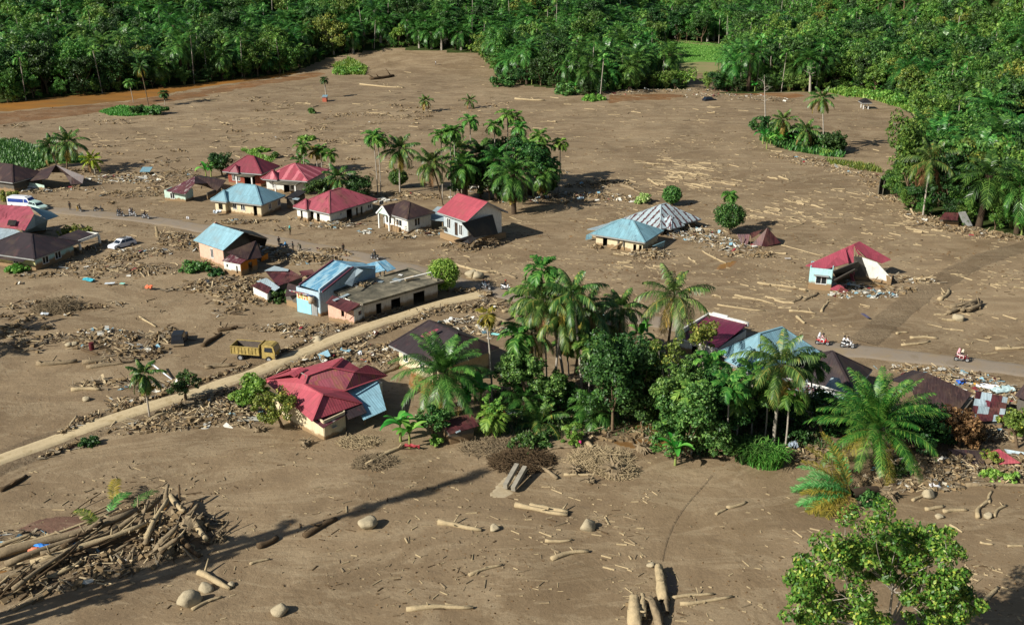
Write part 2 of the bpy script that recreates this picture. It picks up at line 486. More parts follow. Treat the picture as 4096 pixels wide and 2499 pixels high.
def ribbon(name, px, width, mat, dz=.06, across=5, crown=0.0, edge=0.25, step=1.2, kind='structure', base=0.0):
    pts = smooth_line([W(*p) for p in px]); pts = resample(pts, step)
    V = []; Q = []
    n = across + 1
    for i, p in enumerate(pts):
        d = (pts[min(i + 2, len(pts) - 1)] - pts[max(i - 2, 0)]); d.z = 0; d.normalize()
        s = Vector((d.y, -d.x, 0))
        wl = width * (1 + edge * .5 * (noise.noise((p.x * .35, p.y * .35, 3)) + .6 * noise.noise((p.x * 1.1, p.y * 1.1, 3))))
        for k in range(n):
            t = k / across * 2 - 1
            q = p + s * (t * wl / 2)
            ez = dz if abs(t) < .99 else -.12
            V.append((q.x, q.y, HT(q.x, q.y) + ez + crown * (1 - t * t) + base * (1 if abs(t) < .8 else 0)))
    for i in range(len(pts) - 1):
        for k in range(across):
            a = i * n + k; Q.append((a, a + 1, a + n + 1, a + n))
    o = link(name, bulk(name, V, Q, mat, smooth=True)); tag(o, kind=kind); return o, pts

def sheet(name, px, mat, dz=.03, kind='structure', wob=.6, label=None):
    "a flat patch that follows the ground; outline given in the picture"
    pts = smooth_line([W(*p) for p in px] + [W(*px[0])], 2)[:-1]
    pts = [Vector((p.x + wob * noise.noise((p.x * .3, p.y * .3, 1)), p.y + wob * noise.noise((p.x * .3, p.y * .3, 9)), 0)) for p in resample(pts, 2.0)]
    c = sum(pts, Vector()) / len(pts)
    x0, x1 = min(p.x for p in pts), max(p.x for p in pts); y0, y1 = min(p.y for p in pts), max(p.y for p in pts)
    st = max((x1 - x0), (y1 - y0)) / 110
    st = max(st, .25)
    gx = np.arange(x0, x1 + st, st); gy = np.arange(y0, y1 + st, st)
    XX, YY = np.meshgrid(gx, gy)
    ins = inside_np(XX, YY, [(p.x, p.y) for p in pts])
    ZZ = hills(XX, YY) + relief(XX, YY) + np.where(ins, dz, -.05)
    n = len(gx); V = np.stack([XX, YY, ZZ], -1).reshape(-1, 3)
    I = np.arange(len(gy) - 1)[:, None] * n + np.arange(n - 1)[None, :]
    keep = (ins[:-1, :-1] | ins[1:, :-1] | ins[:-1, 1:] | ins[1:, 1:])
    Q = np.stack([I, I + 1, I + n + 1, I + n], -1)[keep]
    o = link(name, bulk(name, V, Q, mat, smooth=True)); tag(o, kind=kind); return o

def flat_mat(name, stops, scale=.8, rough=.8, sc=None, spec=.3, b1=.4, bd=.05, detail=6):
    m, nt, b = new_mat(name, rough, spec)
    t = tex(nt, scale, detail, .68, sc=sc, dist=.4)
    nt.links.new(ramp(nt, t, [(p, lin(c)) for p, c in stops]), b.inputs['Base Color'])
    bump(nt, b, tex(nt, scale * 4, 5, .7), b1, bd)
    return m
ROADM = flat_mat('road_surface', [(.3, '766a56'), (.45, '84796a'), (.58, '857763'), (.7, '8c7c60')], .35, .8, bd=.02)
TRACKM = flat_mat('dirt_track_surface', [(.3, 'a59472'), (.5, 'b8a784'), (.7, '988662')], 1.2, .95, bd=.05)
ROADPX = [(-300, 822), (60, 832), (187, 839), (374, 855), (582, 872), (720, 896), (820, 915), (1074, 957), (1282, 994), (1490, 1038), (1656, 1078), (1842, 1137),
          (2008, 1172), (2220, 1212), (2424, 1250), (2673, 1297), (3000, 1352), (3280, 1387), (3571, 1414), (3862, 1452), (4096, 1482), (4500, 1545)]
road, road_pts = ribbon('road', ROADPX, 4.7, ROADM, .07, 8, .02, .3, .7)
TRACKPX = [(-300, 1965), (0, 1846), (345, 1716), (599, 1636), (832, 1561), (1024, 1495), (1191, 1420), (1399, 1338), (1607, 1268), (1773, 1216), (1900, 1188), (1950, 1176)]
verge, _ = ribbon('track_verge', TRACKPX, 5.6, CHURN, .10, 10, .12, .5, .8)
track, track_pts = ribbon('dirt_track', TRACKPX, 2.7, TRACKM, .36, 6, .0, .34, .5)
ruts, rut_pts = ribbon('mud_ruts', [(3450, 1366), (3500, 1330), (3560, 1275), (3640, 1210), (3740, 1140), (3862, 1066), (4000, 1012), (4300, 930)], 4.4, RUTM, .04, 10, .05, .5, .8)
ribbon('foot_trail', [(2650, 2240), (2662, 2170), (2700, 2080), (2760, 2000), (2820, 1935), (2850, 1900)], .42, RUTM, .015, 4, 0, .7, .4)

def water_mat(name, col, rough=.12, a2=None):
    m, nt, b = new_mat(name, rough, .5)
    t = tex(nt, .08, 4, .6, sc=(.5, 1, 1))
    c = lin(col)
    nt.links.new(ramp(nt, t, [(.35, c), (.65, lin(a2) if a2 else tuple(x * .7 for x in c))]), b.inputs['Base Color'])
    bump(nt, b, tex(nt, 1.5, 3, .5), .06, .02)
    return m
RIV = water_mat('river_water', '9a6a30', .35, '7d5f3a')
sheet('river_water', [(-300, 450), (0, 412), (227, 386), (455, 367), (653, 347), (852, 327), (1000, 311), (1190, 290), (1250, 287), (1180, 298), (1000, 326), (880, 338), (740, 362), (640, 384), (480, 406), (300, 420), (120, 436), (0, 446), (-300, 476)], RIV, .04, wob=1.5)
WETM = mud_material('wet_mud', .8, 0, ('8e6235', '7e5c38', '6e4f30'))
sheet('wet_mud', [(-300, 480), (0, 448), (300, 424), (480, 408), (640, 388), (900, 342), (1250, 290), (1320, 300), (1000, 350), (700, 405), (480, 440), (250, 470), (0, 500), (-300, 530)], WETM, .012, wob=4)
sheet('wet_mud', [(2880, 374), (3080, 372), (3240, 377), (3200, 392), (3000, 398), (2880, 392)], WETM, .012, wob=2)
sheet('wet_mud', [(2440, 378), (2620, 374), (2760, 378), (2700, 398), (2520, 402), (2420, 420)], WETM, .012, wob=2)
PUD = water_mat('puddle_water', '8a6434', .15, '6d5334')
for q in ([(2658, 2270), (2690, 2285), (2722, 2320), (2720, 2365), (2690, 2392), (2660, 2350)],
          [(3440, 1138), (3520, 1132), (3548, 1152), (3500, 1168), (3440, 1160)],
          [(1655, 1470), (1760, 1500), (1830, 1560), (1740, 1600), (1660, 1560), (1630, 1510)],
          [(2480, 1700), (2620, 1690), (2690, 1760), (2640, 1800), (2500, 1790), (2430, 1750)],
          [(540, 2225), (620, 2205), (650, 2240), (560, 2275)], [(620, 2010), (665, 2005), (660, 2045), (610, 2050)],
          [(2880, 1055), (2960, 1040), (2930, 1068), (2850, 1080)], [(0, 2270), (90, 2265), (60, 2330), (0, 2340)]):
    sheet('puddle', q, PUD, .02, wob=.5)
BLUEP = water_mat('dark_water', '3b3a36', .05)
sheet('puddle', [(2930, 1760), (3040, 1735), (3150, 1750), (3180, 1785), (3100, 1800), (2960, 1790)], BLUEP, .02, wob=.4)
sheet('wet_mud', [(60, 2120), (200, 2060), (330, 2065), (380, 2110), (260, 2160), (120, 2180), (20, 2200)], mud_material('purple_mud', .82, 0, ('7a5a48', '6e5346', '5f4636')), .014, wob=1)
FIELDM = flat_mat('rice_field', [(.3, '4a7630'), (.5, '5a8a3a'), (.62, '6c8a44'), (.75, '86855a')], .12, .95, (.35, 1, 1), .1, .8, .3)
sheet('rice_field', [(2600, 250), (2585, 215), (2560, 168), (2600, 159), (2700, 161), (2800, 167), (2950, 188), (2945, 215), (2900, 250), (2760, 256)], FIELDM, .25, wob=2)
for q in ([(2600, 158), (2700, 160), (2790, 172), (2900, 186), (2790, 182), (2690, 170), (2600, 166)], [(2640, 262), (2760, 252), (2900, 250), (2890, 290), (2770, 300), (2660, 300)], [(2620, 222), (2700, 216), (2760, 222), (2700, 228)]):
    sheet('bare_soil', q, flat_mat('bare_soil', [(.3, '8a7a58'), (.7, '6d7a44')], .3, .95, (.4, 1, 1)), .3, wob=2)
sheet('pale_sand', [(1960, 1975), (2010, 1920), (2050, 1880), (2075, 1895), (2030, 1950), (2060, 1965), (1990, 1990)], flat_mat('pale_sand', [(.3, '96866a'), (.7, 'ada084')], 2, .95), .03, wob=.3)
# ================================================================ foliage
def leaf_mat(name, dark, mid, light, rough=.5, trans=.3, obj=.3, yellow=None):
    if name in MATS: return MATS[name]
    m, nt, b = new_mat(name, rough, .35)
    geo = nt.nodes.new('ShaderNodeNewGeometry'); oi = nt.nodes.new('ShaderNodeObjectInfo')
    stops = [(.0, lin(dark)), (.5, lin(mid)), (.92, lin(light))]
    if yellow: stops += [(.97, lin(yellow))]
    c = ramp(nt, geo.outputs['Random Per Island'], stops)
    hsv = nt.nodes.new('ShaderNodeHueSaturation')
    nt.links.new(c, hsv.inputs['Color'])
    mr = nt.nodes.new('ShaderNodeMapRange'); nt.links.new(oi.outputs['Random'], mr.inputs[0])
    mr.inputs[3].default_value = 1 - obj; mr.inputs[4].default_value = 1 + obj * 1.1
    nt.links.new(mr.outputs[0], hsv.inputs['Value'])
    mh = nt.nodes.new('ShaderNodeMapRange')
    w = nt.nodes.new('ShaderNodeMath'); w.operation = 'FRACT'
    nt.links.new(math1(nt, 'MULTIPLY', oi.outputs['Random'], 7.3), w.inputs[0]); nt.links.new(w.outputs[0], mh.inputs[0])
    mh.inputs[3].default_value = .475; mh.inputs[4].default_value = .52; nt.links.new(mh.outputs[0], hsv.inputs['Hue'])
    nt.links.new(hsv.outputs[0], b.inputs['Base Color'])
    tr = nt.nodes.new('ShaderNodeBsdfTranslucent'); nt.links.new(hsv.outputs[0], tr.inputs[0])
    mx = nt.nodes.new('ShaderNodeMixShader'); mx.inputs[0].default_value = trans
    out = nt.nodes['Material Output']
    nt.links.new(b.outputs[0], mx.inputs[1]); nt.links.new(tr.outputs[0], mx.inputs[2]); nt.links.new(mx.outputs[0], out.inputs[0])
    MATS[name] = m; return m
L_PALM = leaf_mat('oil_palm_leaf', '23481a', '376328', '608a3e', .36, .18)
L_COCO = leaf_mat('coconut_leaf', '26461c', '3c6028', '708e48', .4, .16, .15, '8f8a40')
L_AREC = leaf_mat('areca_leaf', '2f6022', '4c8234', '84ac50', .45, .35, .2)
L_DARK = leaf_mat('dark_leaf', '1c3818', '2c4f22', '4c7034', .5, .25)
L_MID = leaf_mat('green_leaf', '31581f', '4a782c', '7ca048', .5, .3)
L_LITE = leaf_mat('light_leaf', '47752a', '669438', '94b854', .5, .35, .12)
L_OLIVE = leaf_mat('olive_leaf', '485c22', '66782e', '8c9a48', .55, .3, .12, 'b0a848')
L_BAM = leaf_mat('bamboo_leaf', '3c5c26', '567a34', '789446', .55, .3)
L_BAN = leaf_mat('banana_leaf', '2f7426', '4c9436', '78b650', .4, .3, .15)
L_YEL = leaf_mat('yellowing_leaf', '5f5f24', '85792f', 'a8923e', .55, .3, .1)
L_DEAD = leaf_mat('withered_leaf', '4e3c22', '73582f', '9a8050', .8, .15, .1)
L_GRASS = leaf_mat('grass_blade', '3c7426', '508a34', '78a84c', .6, .35, .1)
L_DRYG = leaf_mat('dry_grass_blade', '6a6a34', '8a8448', 'a89c60', .8, .3, .1)
L_BIG = leaf_mat('broad_green_leaf', '3a5a1c', '567828', '8e9e44', .45, .25, .05, 'b8b84a')
BARK = M('bark', '6b5a45', .95, .4, 3)
BARKP = M('pale_bark', '9c9486', .9, .35, 4)
BARKD = M('dark_bark', '473a2c', .95, .4, 3)

def nrm(a):
    return a / np.maximum(np.linalg.norm(a, axis=-1, keepdims=True), 1e-9)

def frond(base, az, el, L, droop, nl, ll, lw, hang=.5, vee=.35, fold=0, rng=NR, twist=0.0, t0=.14):
    """one feather leaf: (V, Q, kind) leaflets + rachis. el start elevation, droop = how far the angle falls by the tip"""
    n = 10
    t = np.linspace(0, 1, n)
    ang = el - droop * t ** 1.35
    dx = np.cos(ang); dz = np.sin(ang)
    s = L / (n - 1)
    x = np.concatenate([[0], np.cumsum((dx[1:] + dx[:-1]) / 2 * s)]); z = np.concatenate([[0], np.cumsum((dz[1:] + dz[:-1]) / 2 * s)])
    A = np.array([math.cos(az), math.sin(az), 0]); U = np.array([0, 0, 1.0]); Sd = np.array([-math.sin(az), math.cos(az), 0])
    bend = twist * (t ** 2) * L * .3
    P = base + x[:, None] * A + z[:, None] * U + bend[:, None] * Sd
    T = nrm(np.gradient(P, axis=0)); Sx = nrm(np.cross(T, np.cross(Sd, T))) ; Nn = nrm(np.cross(T, Sx)) * 1.0
    Nn = np.where((Nn[:, 2:3] < 0) & (np.abs(T[:, 2:3]) < .8), -Nn, Nn)
    # leaflets
    k = np.linspace(t0, .985, nl)
    idx = k * (n - 1); i0 = np.minimum(idx.astype(int), n - 2); fr = (idx - i0)[:, None]
    p = P[i0] * (1 - fr) + P[i0 + 1] * fr; tt = nrm(T[i0] * (1 - fr) + T[i0 + 1] * fr); sx = nrm(Sx[i0] * (1 - fr) + Sx[i0 + 1] * fr); nn = nrm(Nn[i0] * (1 - fr) + Nn[i0 + 1] * fr)
    ln = ll * (np.sin(np.pi * np.clip(k * .86 + .1, 0, 1)) ** .6) * rng.uniform(.85, 1.12, nl)
    Vs = []
    for sg in (-1, 1):
        d = sx * sg * .82 + tt * (.45 + .35 * k[:, None]) + nn * vee * rng.uniform(.4, 1.4, (nl, 1))
        d = nrm(d)
        h = (hang * rng.uniform(.6, 1.3, nl))[:, None]
        m1 = p + d * (ln * .5)[:, None] - U * h * (ln * .12)[:, None]
        e1 = p + d * (ln * .92)[:, None] - U * h * (ln * .55)[:, None]
        w = tt * lw * .5
        Vs.append(np.stack([p - w * .5, p + w * .5, m1 + w, m1 - w, e1 + w * .15, e1 - w * .15], 1).reshape(-1, 3))
    V = np.concatenate(Vs); m = len(V) // 6
    b = (np.arange(m) * 6)[:, None]
    Q = np.concatenate([b + np.array([0, 1, 2, 3]), b + np.array([3, 2, 4, 5])])
    # rachis: flat strip with a ridge
    r = (0.055 * L / 5) * (1 - t * .8)
    a_ = P + Sx * r[:, None]; c_ = P - Sx * r[:, None]; o = len(V)
    V = np.concatenate([V, a_, c_])
    j = np.arange(n - 1)[:, None]
    Q = np.concatenate([Q, o + np.concatenate([j, j + 1, j + 1 + n, j + n], 1)])
    return V, Q, P

class NB:
    "numpy quad batch"
    def __init__(s): s.V = []; s.Q = []; s.n = 0; s.m = []
    def add(s, V, Q, m=0):
        s.V.append(V); s.Q.append(Q + s.n); s.m.append(np.full(len(Q), m)); s.n += len(V)
    def arr(s): return np.concatenate(s.V), np.concatenate(s.Q), np.concatenate(s.m)
    def mesh(s, name, mats, smooth=False):
        V, Q, m = s.arr(); return bulk(name, V, Q, mats, m if isinstance(mats, (list, tuple)) else None, smooth)

def np_tube(pts, rad, n=6):
    pts = np.asarray([tuple(p) for p in pts], float); k = len(pts)
    rad = np.broadcast_to(np.asarray(rad, float), (k,))
    T = nrm(np.gradient(pts, axis=0)); ref = np.where(np.abs(T[:, 2:3]) < .9, np.array([[0, 0, 1.0]]), np.array([[0, 1.0, 0]]))
    a = nrm(np.cross(T, ref)); b = np.cross(T, a)
    th = np.linspace(0, 2 * np.pi, n, endpoint=False)
    V = pts[:, None] + (a[:, None] * np.cos(th)[None, :, None] + b[:, None] * np.sin(th)[None, :, None]) * rad[:, None, None]
    V = V.reshape(-1, 3)
    i = np.arange(k - 1)[:, None] * n; j = np.arange(n)[None]
    Q = np.stack([i + j, i + (j + 1) % n, i + n + (j + 1) % n, i + n + j], -1).reshape(-1, 4)
    return V, Q

def palm_crown(nf, L, droop, nl, ll, lw, el=(80, -35), hang=.5, vee=.3, rng=NR, dead=0, mats=None, sprd=.12, lean=0, t0=.14, dm=None, pw=.85):
    "crown of feather leaves round (0,0,0)"
    b = NB(); ga = 2.39996
    for i in range(nf):
        f = i / max(nf - 1, 1)
        e = math.radians(el[0] + (el[1] - el[0]) * f ** pw + rng.uniform(-6, 6))
        az = i * ga + rng.uniform(-.25, .25)
        LL = L * rng.uniform(.85, 1.1) * (.72 + .28 * min(1, f * 3))
        V, Q, _ = frond(np.array([math.cos(az) * .1, math.sin(az) * .1, .12 - f * .3]), az, e, LL, droop * (.75 + .5 * f) * rng.uniform(.85, 1.2), nl, ll, lw, hang, vee, rng=rng, twist=rng.uniform(-1, 1) * sprd, t0=t0)
        b.add(V, Q, 1 if f > 1 - dead else 0)
    return b

def trunk_mesh(name, pts, rad, mat, n=7):
    V, Q = np_tube(pts, rad, n)
    return bulk(name, V, Q, mat, smooth=True)

def blob_leaves(c, r, n, size, rng, hang=.3, shell=.55, asp=1.7):
    "n small leaf faces through a clump"
    d = nrm(rng.normal(size=(n, 3)))
    rr = rng.uniform(shell, 1, n) ** .6
    p = np.asarray(c) + d * rr[:, None] * np.asarray(r)
    nor = nrm(d + rng.normal(size=(n, 3)) * .55 + np.array([0, 0, .35]))
    a = nrm(np.cross(nor, rng.normal(size=(n, 3)))); a[:, 2] -= hang; a = nrm(a)
    b = nrm(np.cross(nor, a))
    s = size * rng.uniform(.6, 1.3, n)[:, None]
    V = np.stack([p - a * s * asp * .5, p + b * s * .5, p + a * s * asp * .5, p - b * s * .5], 1).reshape(-1, 3)
    Q = np.arange(n * 4).reshape(-1, 4)
    return V, Q

def tree_crown(R_, H_, nb, nper, size, rng, base=0.0, hang=.3, flat=.75, gaps=.0, shell=.5):
    "broadleaf crown: clumps over an uneven dome, centre at z=base+H/2"
    b = NB(); cs = []
    K = int(rng.integers(7, 11)); lob = []
    for k in range(K):
        a = k * 2.4 + rng.uniform(-.5, .5); h = rng.uniform(-.75, .8); q = rng.uniform(.35, .72) * math.sqrt(1 - .7 * h * h)
        lob.append((np.array([R_ * q * math.cos(a), R_ * q * math.sin(a), base + H_ / 2 + H_ / 2 * h * .78]), rng.uniform(.30, .52)))
    lob.append((np.array([0, 0, base + H_ * .6]), .5))
    for i in range(nb):
        lc, lr = lob[i % len(lob)]
        d = nrm(rng.normal(size=3) + np.array([0, 0, .35]))
        c = lc + d * np.array([R_, R_, H_ / 2]) * lr * rng.uniform(.6, 1.05)
        s = rng.uniform(.15, .27) * R_
        V, Q = blob_leaves(c, (s, s, s * flat), nper, size, rng, hang, shell)
        b.add(V, Q); cs.append(c)
    return b, cs

def limbs(cs, h0, r0, rng, n=8):
    b = NB()
    top = np.array([0, 0, h0])
    for c in cs[:n]:
        mid = top * .5 + c * .5 + rng.normal(size=3) * .15 - np.array([0, 0, .3])
        V, Q = np_tube([top, mid, c], [r0 * .5, r0 * .3, r0 * .1], 5); b.add(V, Q)
    V, Q = np_tube([(0, 0, -.3), (rng.uniform(-.1, .1), .05, h0 * .5), top], [r0 * 1.25, r0 * .9, r0 * .7], 7); b.add(V, Q)
    return b

# ---- shared shapes -------------------------------------------------
rg = np.random.default_rng(21)
MESH = {}
def variants(key, fn, n): MESH[key] = [fn(np.random.default_rng(100 + 17 * i + sum(map(ord, key)))) for i in range(n)]

def mk_oil(far):
    def f(r):
        H = r.uniform(3.5, 8)
        if far: b = palm_crown(30, 5.2, 1.45, 15, 1.25, .24, (84, -42), .75, .25, r)
        else: b = palm_crown(44, 5.6, 1.5, 34, 1.1, .15, (86, -50), .7, .3, r)
        V, Q, m = b.arr(); V = V + [0, 0, H]
        cr = bulk('crown', V, Q, L_PALM)
        tr = trunk_mesh('trunk', [(0, 0, -.5), (.05, 0, H * .4), (0, .05, H * .8), (0, 0, H + .1)], [.5, .38, .42, .5], BARKD)
        return [('trunk', tr), ('crown', cr)]
    return f
def mk_areca(far):
    def f(r):
        H = r.uniform(8.5, 12)
        b = palm_crown(9, 2.2, 1.5, 8 if far else 14, .95, .34 if far else .22, (70, -5), .55, .45, r, t0=.2)
        V, Q, m = b.arr(); V = V + [.25, 0, H]
        cr = bulk('crown', V, Q, L_AREC)
        tr = trunk_mesh('trunk', [(0, 0, -.3), (.1, 0, H * .5), (.25, 0, H)], [.13, .1, .11], BARKP, 6)
        return [('trunk', tr), ('crown', cr)]
    return f
def mk_broad(R_, H_, nb, nper, size, mat, bark=BARK, h0=2, hang=.3):
    def f(r):
        k = r.uniform(.85, 1.2)
        b, cs = tree_crown(R_ * k, H_ * k, nb, nper, size, r, h0 * .8, hang)
        l = limbs(cs, h0, .25, r, 5)
        return [('trunk', l.mesh('trunk', bark)), ('crown', b.mesh('crown', mat))]
    return f
def mk_banana(r):
    b = NB()
    for k in range(9):
        az = k * 2.4 + r.uniform(-.3, .3); e = math.radians(r.uniform(35, 85)); L = r.uniform(2.0, 2.9)
        n = 8; t = np.linspace(0, 1, n); ang = e - r.uniform(.8, 1.9) * t ** 1.5
        s = L / (n - 1); x = np.concatenate([[0], np.cumsum(np.cos(ang[1:]) * s)]); z = np.concatenate([[0], np.cumsum(np.sin(ang[1:]) * s)])
        A = np.array([math.cos(az), math.sin(az), 0]); Sd = np.array([-math.sin(az), math.cos(az), 0]); U = np.array([0, 0, 1.])
        P = x[:, None] * A + z[:, None] * U + np.array([0, 0, 1.8])
        w = (.36 * np.sin(np.pi * np.clip(t, 0.04, .97)) ** .55)[:, None]; w[0] = .04
        Lf = P + Sd * w + U * w * .35; Rt = P - Sd * w + U * w * .35
        V = np.concatenate([Lf, P, Rt]); j = np.arange(n - 1)[:, None]
        b.add(V, np.concatenate([np.concatenate([j, j + 1, j + 1 + n, j + n], 1), np.concatenate([j + n, j + 1 + n, j + 1 + 2 * n, j + 2 * n], 1)]))
    st = trunk_mesh('stem', [(0, 0, -.2), (.03, 0, 1), (0, 0, 2)], [.17, .14, .08], M('banana_stem', '7c8a48', .7))
    return [('stem', st), ('leaves', b.mesh('leaves', L_BAN))]
def mk_bamboo(r):
    b = NB(); cs = []
    for i in range(26):
        az = r.uniform(0, 6.28); q = r.uniform(.2, 1); H = r.uniform(5, 10)
        pts = [np.array([math.cos(az) * q * (.6 + t * t * 4.2), math.sin(az) * q * (.6 + t * t * 4.2), H * math.sin(t * 1.75) / math.sin(1.57)]) for t in np.linspace(.15, 1, 5)]
        for p in pts[1:]:
            V, Q = blob_leaves(p, (1.1, 1.1, .8), 26, .3, r, .8, .3, 2.6); b.add(V, Q)
        cs.append(pts)
    t = NB()
    for pts in cs[:14]:
        V, Q = np_tube([(pts[0][0] * .5, pts[0][1] * .5, -.3)] + pts[:4], [.07, .06, .05, .03, .02], 4); t.add(V, Q)
    return [('culms', t.mesh('culms', M('bamboo_culm', '8a8a4a', .6))), ('leaves', b.mesh('leaves', L_BAM))]

variants('oil_far', mk_oil(True), 4)
variants('oil_near', mk_oil(False), 2)
variants('areca_far', mk_areca(True), 4)
variants('areca_near', mk_areca(False), 3)
variants('broad_dark', mk_broad(4.2, 9, 70, 56, .29, L_DARK), 3)
variants('broad_mid', mk_broad(4.0, 8, 70, 56, .29, L_MID), 3)
variants('broad_olive', mk_broad(4.4, 8.5, 70, 52, .29, L_OLIVE, BARKP), 2)
variants('broad_lite', mk_broad(2.8, 5.0, 40, 40, .32, L_LITE), 2)
variants('bamboo', mk_bamboo, 2)
variants('banana', mk_banana, 3)

def put(kind, var, loc, name, label, cat, group=None, s=1.0, rz=None, tilt=(0, 0), sz=None):
    parts = MESH[kind][var % len(MESH[kind])]
    e = empty(name, loc, label, cat, group)
    e.rotation_euler = (tilt[0], tilt[1], R.uniform(0, 6.28) if rz is None else rz)
    e.scale = (s, s, sz or s)
    for nm, me in parts:
        o = bpy.data.objects.new(nm, me); COL.objects.link(o); o.parent = e
    return e

# ---------------------------------------------------------------- the woods
def woods():
    cells = []
    fieldgap = FIELDP
    corridor = [(W(*p).x, W(*p).y) for p in [(2690, 366), (2600, 262), (2560, 157), (2945, 184), (2905, 262), (2890, 300), (2870, 366)]]
    xs_ = np.arange(-260, 330, 5.0)
    y = 120.0
    while y < 620:
        for x in xs_:
            px = x + R.uniform(-2.2, 2.2); py = y + R.uniform(-2.2, 2.2)
            if not inside(px, py, WOODS) or inside(px, py, corridor): continue
            u, v = PX((px, py, HT(px, py)))
            ut, vt = PX((px, py, HT(px, py) + 11))
            if u < -90 or u > 4190 or v < -40 and vt < -60 or v > 1120: continue
            cells.append((px, py, u, v))
        y += 4.6 + (y - 120) * .004
    return cells
CELLS = woods()
CORR = [(2600, 262), (2560, 157)]
print('woods cells', len(CELLS))

def zone(u, v):
    if u < 900: return 'left'
    if u < 2010: return 'back'
    if u < 2560 and v > 150: return 'spur'
    if u < 3300: return 'field'
    return 'right'
MIX = {  # weights: oil, areca, dark, mid, olive, lite, bamboo, banana
    'left': (.50, .18, .15, .08, .01, .01, .05, .02), 'back': (.62, .14, .09, .06, .01, .01, .06, .01), 'spur': (.74, .12, .08, .04, 0, .01, .01, 0),
    'field': (.38, .28, .12, .10, .02, .02, .06, .02), 'right': (.30, .16, .17, .20, .05, .03, .06, .03)}
KEYS = ['oil_far', 'areca_far', 'broad_dark', 'broad_mid', 'broad_olive', 'broad_lite', 'bamboo', 'banana']
INFO = {'oil_far': ('oil_palm', 'oil palm'), 'areca_far': ('areca_palm', 'palm'), 'broad_dark': ('broadleaf_tree', 'tree'), 'broad_mid': ('leafy_tree', 'tree'),
        'broad_olive': ('pale_barked_tree', 'tree'), 'broad_lite': ('bright_green_shrub', 'shrub'), 'bamboo': ('bamboo_clump', 'bamboo'), 'banana': ('banana_plant', 'plant')}
WHAT = {'oil_far': 'oil palm with arching dark green fronds', 'areca_far': 'slim areca palm on a thin pale stem', 'broad_dark': 'dark green round crowned tree',
        'broad_mid': 'mid green bushy tree', 'broad_olive': 'olive green tree on a pale trunk', 'broad_lite': 'bright green leafy shrub', 'bamboo': 'feathery arching bamboo clump', 'banana': 'banana plant'}
WHERE = {'left': 'in shaded woods behind the brown river', 'back': 'in the plantation beyond the far mud', 'spur': 'in the grove jutting into the mud',
         'field': 'in the woods round the green rice field', 'right': 'in the wood right of the mud plain'}
by = {k: [] for k in KEYS}
for (x, y, u, v) in sorted(CELLS, key=lambda c: c[1]):
    zn = zone(u, v); w = MIX[zn]
    n1 = noise.noise((x * .025, y * .025, 4)) * 1.1
    ww = [w[0] * (1 + n1), w[1] * (1 + n1 * .5), w[2] * (1 - n1), w[3] * (1 - n1), w[4] * (1 - n1), w[5], w[6] * max(0, 1 - 1.5 * n1), w[7]]
    k = R.choices(KEYS, ww)[0]
    by[k].append((x, y, u, v, zn))
STUFF = []
for k, lst in by.items():
    cap = 290
    for i, (x, y, u, v, zn) in enumerate(lst):
        s = R.uniform(.82, 1.2) * (1.12 if k.startswith('broad') else 1.0)
        if k == 'oil_far': s *= 1.14
        if i < cap:
            put(k, R.randrange(9), (x, y, HT(x, y) - .2), INFO[k][0], WHAT[k] + ' ' + WHERE[zn], INFO[k][1], 'woods: %s %s' % (INFO[k][0].replace('_', ' ') + 's', WHERE[zn]), s,
                tilt=(R.uniform(-.07, .07), R.uniform(-.07, .07)), sz=s * R.uniform(.9, 1.25))
        else: STUFF.append((k, x, y, s))
print('individual', {k: len(v) for k, v in by.items()}, 'rest', len(STUFF))
# the rest of the far wood as one mass (real merged geometry)
def edge_brush():
    pts = resample([Vector((x, y, 0)) for x, y in EDGEW], 2.6)
    for i, p in enumerate(pts):
        u, v = PX((p.x, p.y, 0))
        if u < -60 or u > 4160 or inside(p.x, p.y, INLET) or R.random() < .12: continue
        zn = zone(u, v); k = R.choices(['broad_mid', 'broad_dark', 'broad_lite', 'banana', 'bamboo'], (4, 5, 2, 1, 1))[0]
        q = (p.x + R.uniform(-1, 1), p.y + R.uniform(.5, 4.0)); s = {'banana': 1.1, 'bamboo': .6}.get(k, R.uniform(.35, .6))
        nm = {'banana': 'banana_plant', 'bamboo': 'bamboo_clump'}.get(k, 'undergrowth_shrub')
        lb = {'banana': 'banana plant', 'bamboo': 'feathery bamboo clump', 'broad_mid': 'mid green shrub', 'broad_dark': 'dark green shrub', 'broad_lite': 'light green shrub'}[k] + ' at the foot of the wood ' + {'left': 'behind the brown river', 'back': 'beyond the far mud', 'spur': 'on the grove jutting into the mud', 'field': 'near the rice field', 'right': 'right of the mud plain'}[zn]
        put(k, R.randrange(9), (q[0], q[1], HT(*q) - .5), nm, lb, 'plant' if k == 'banana' else 'bamboo' if k == 'bamboo' else 'shrub', 'edge growth: ' + lb, s)
edge_brush()
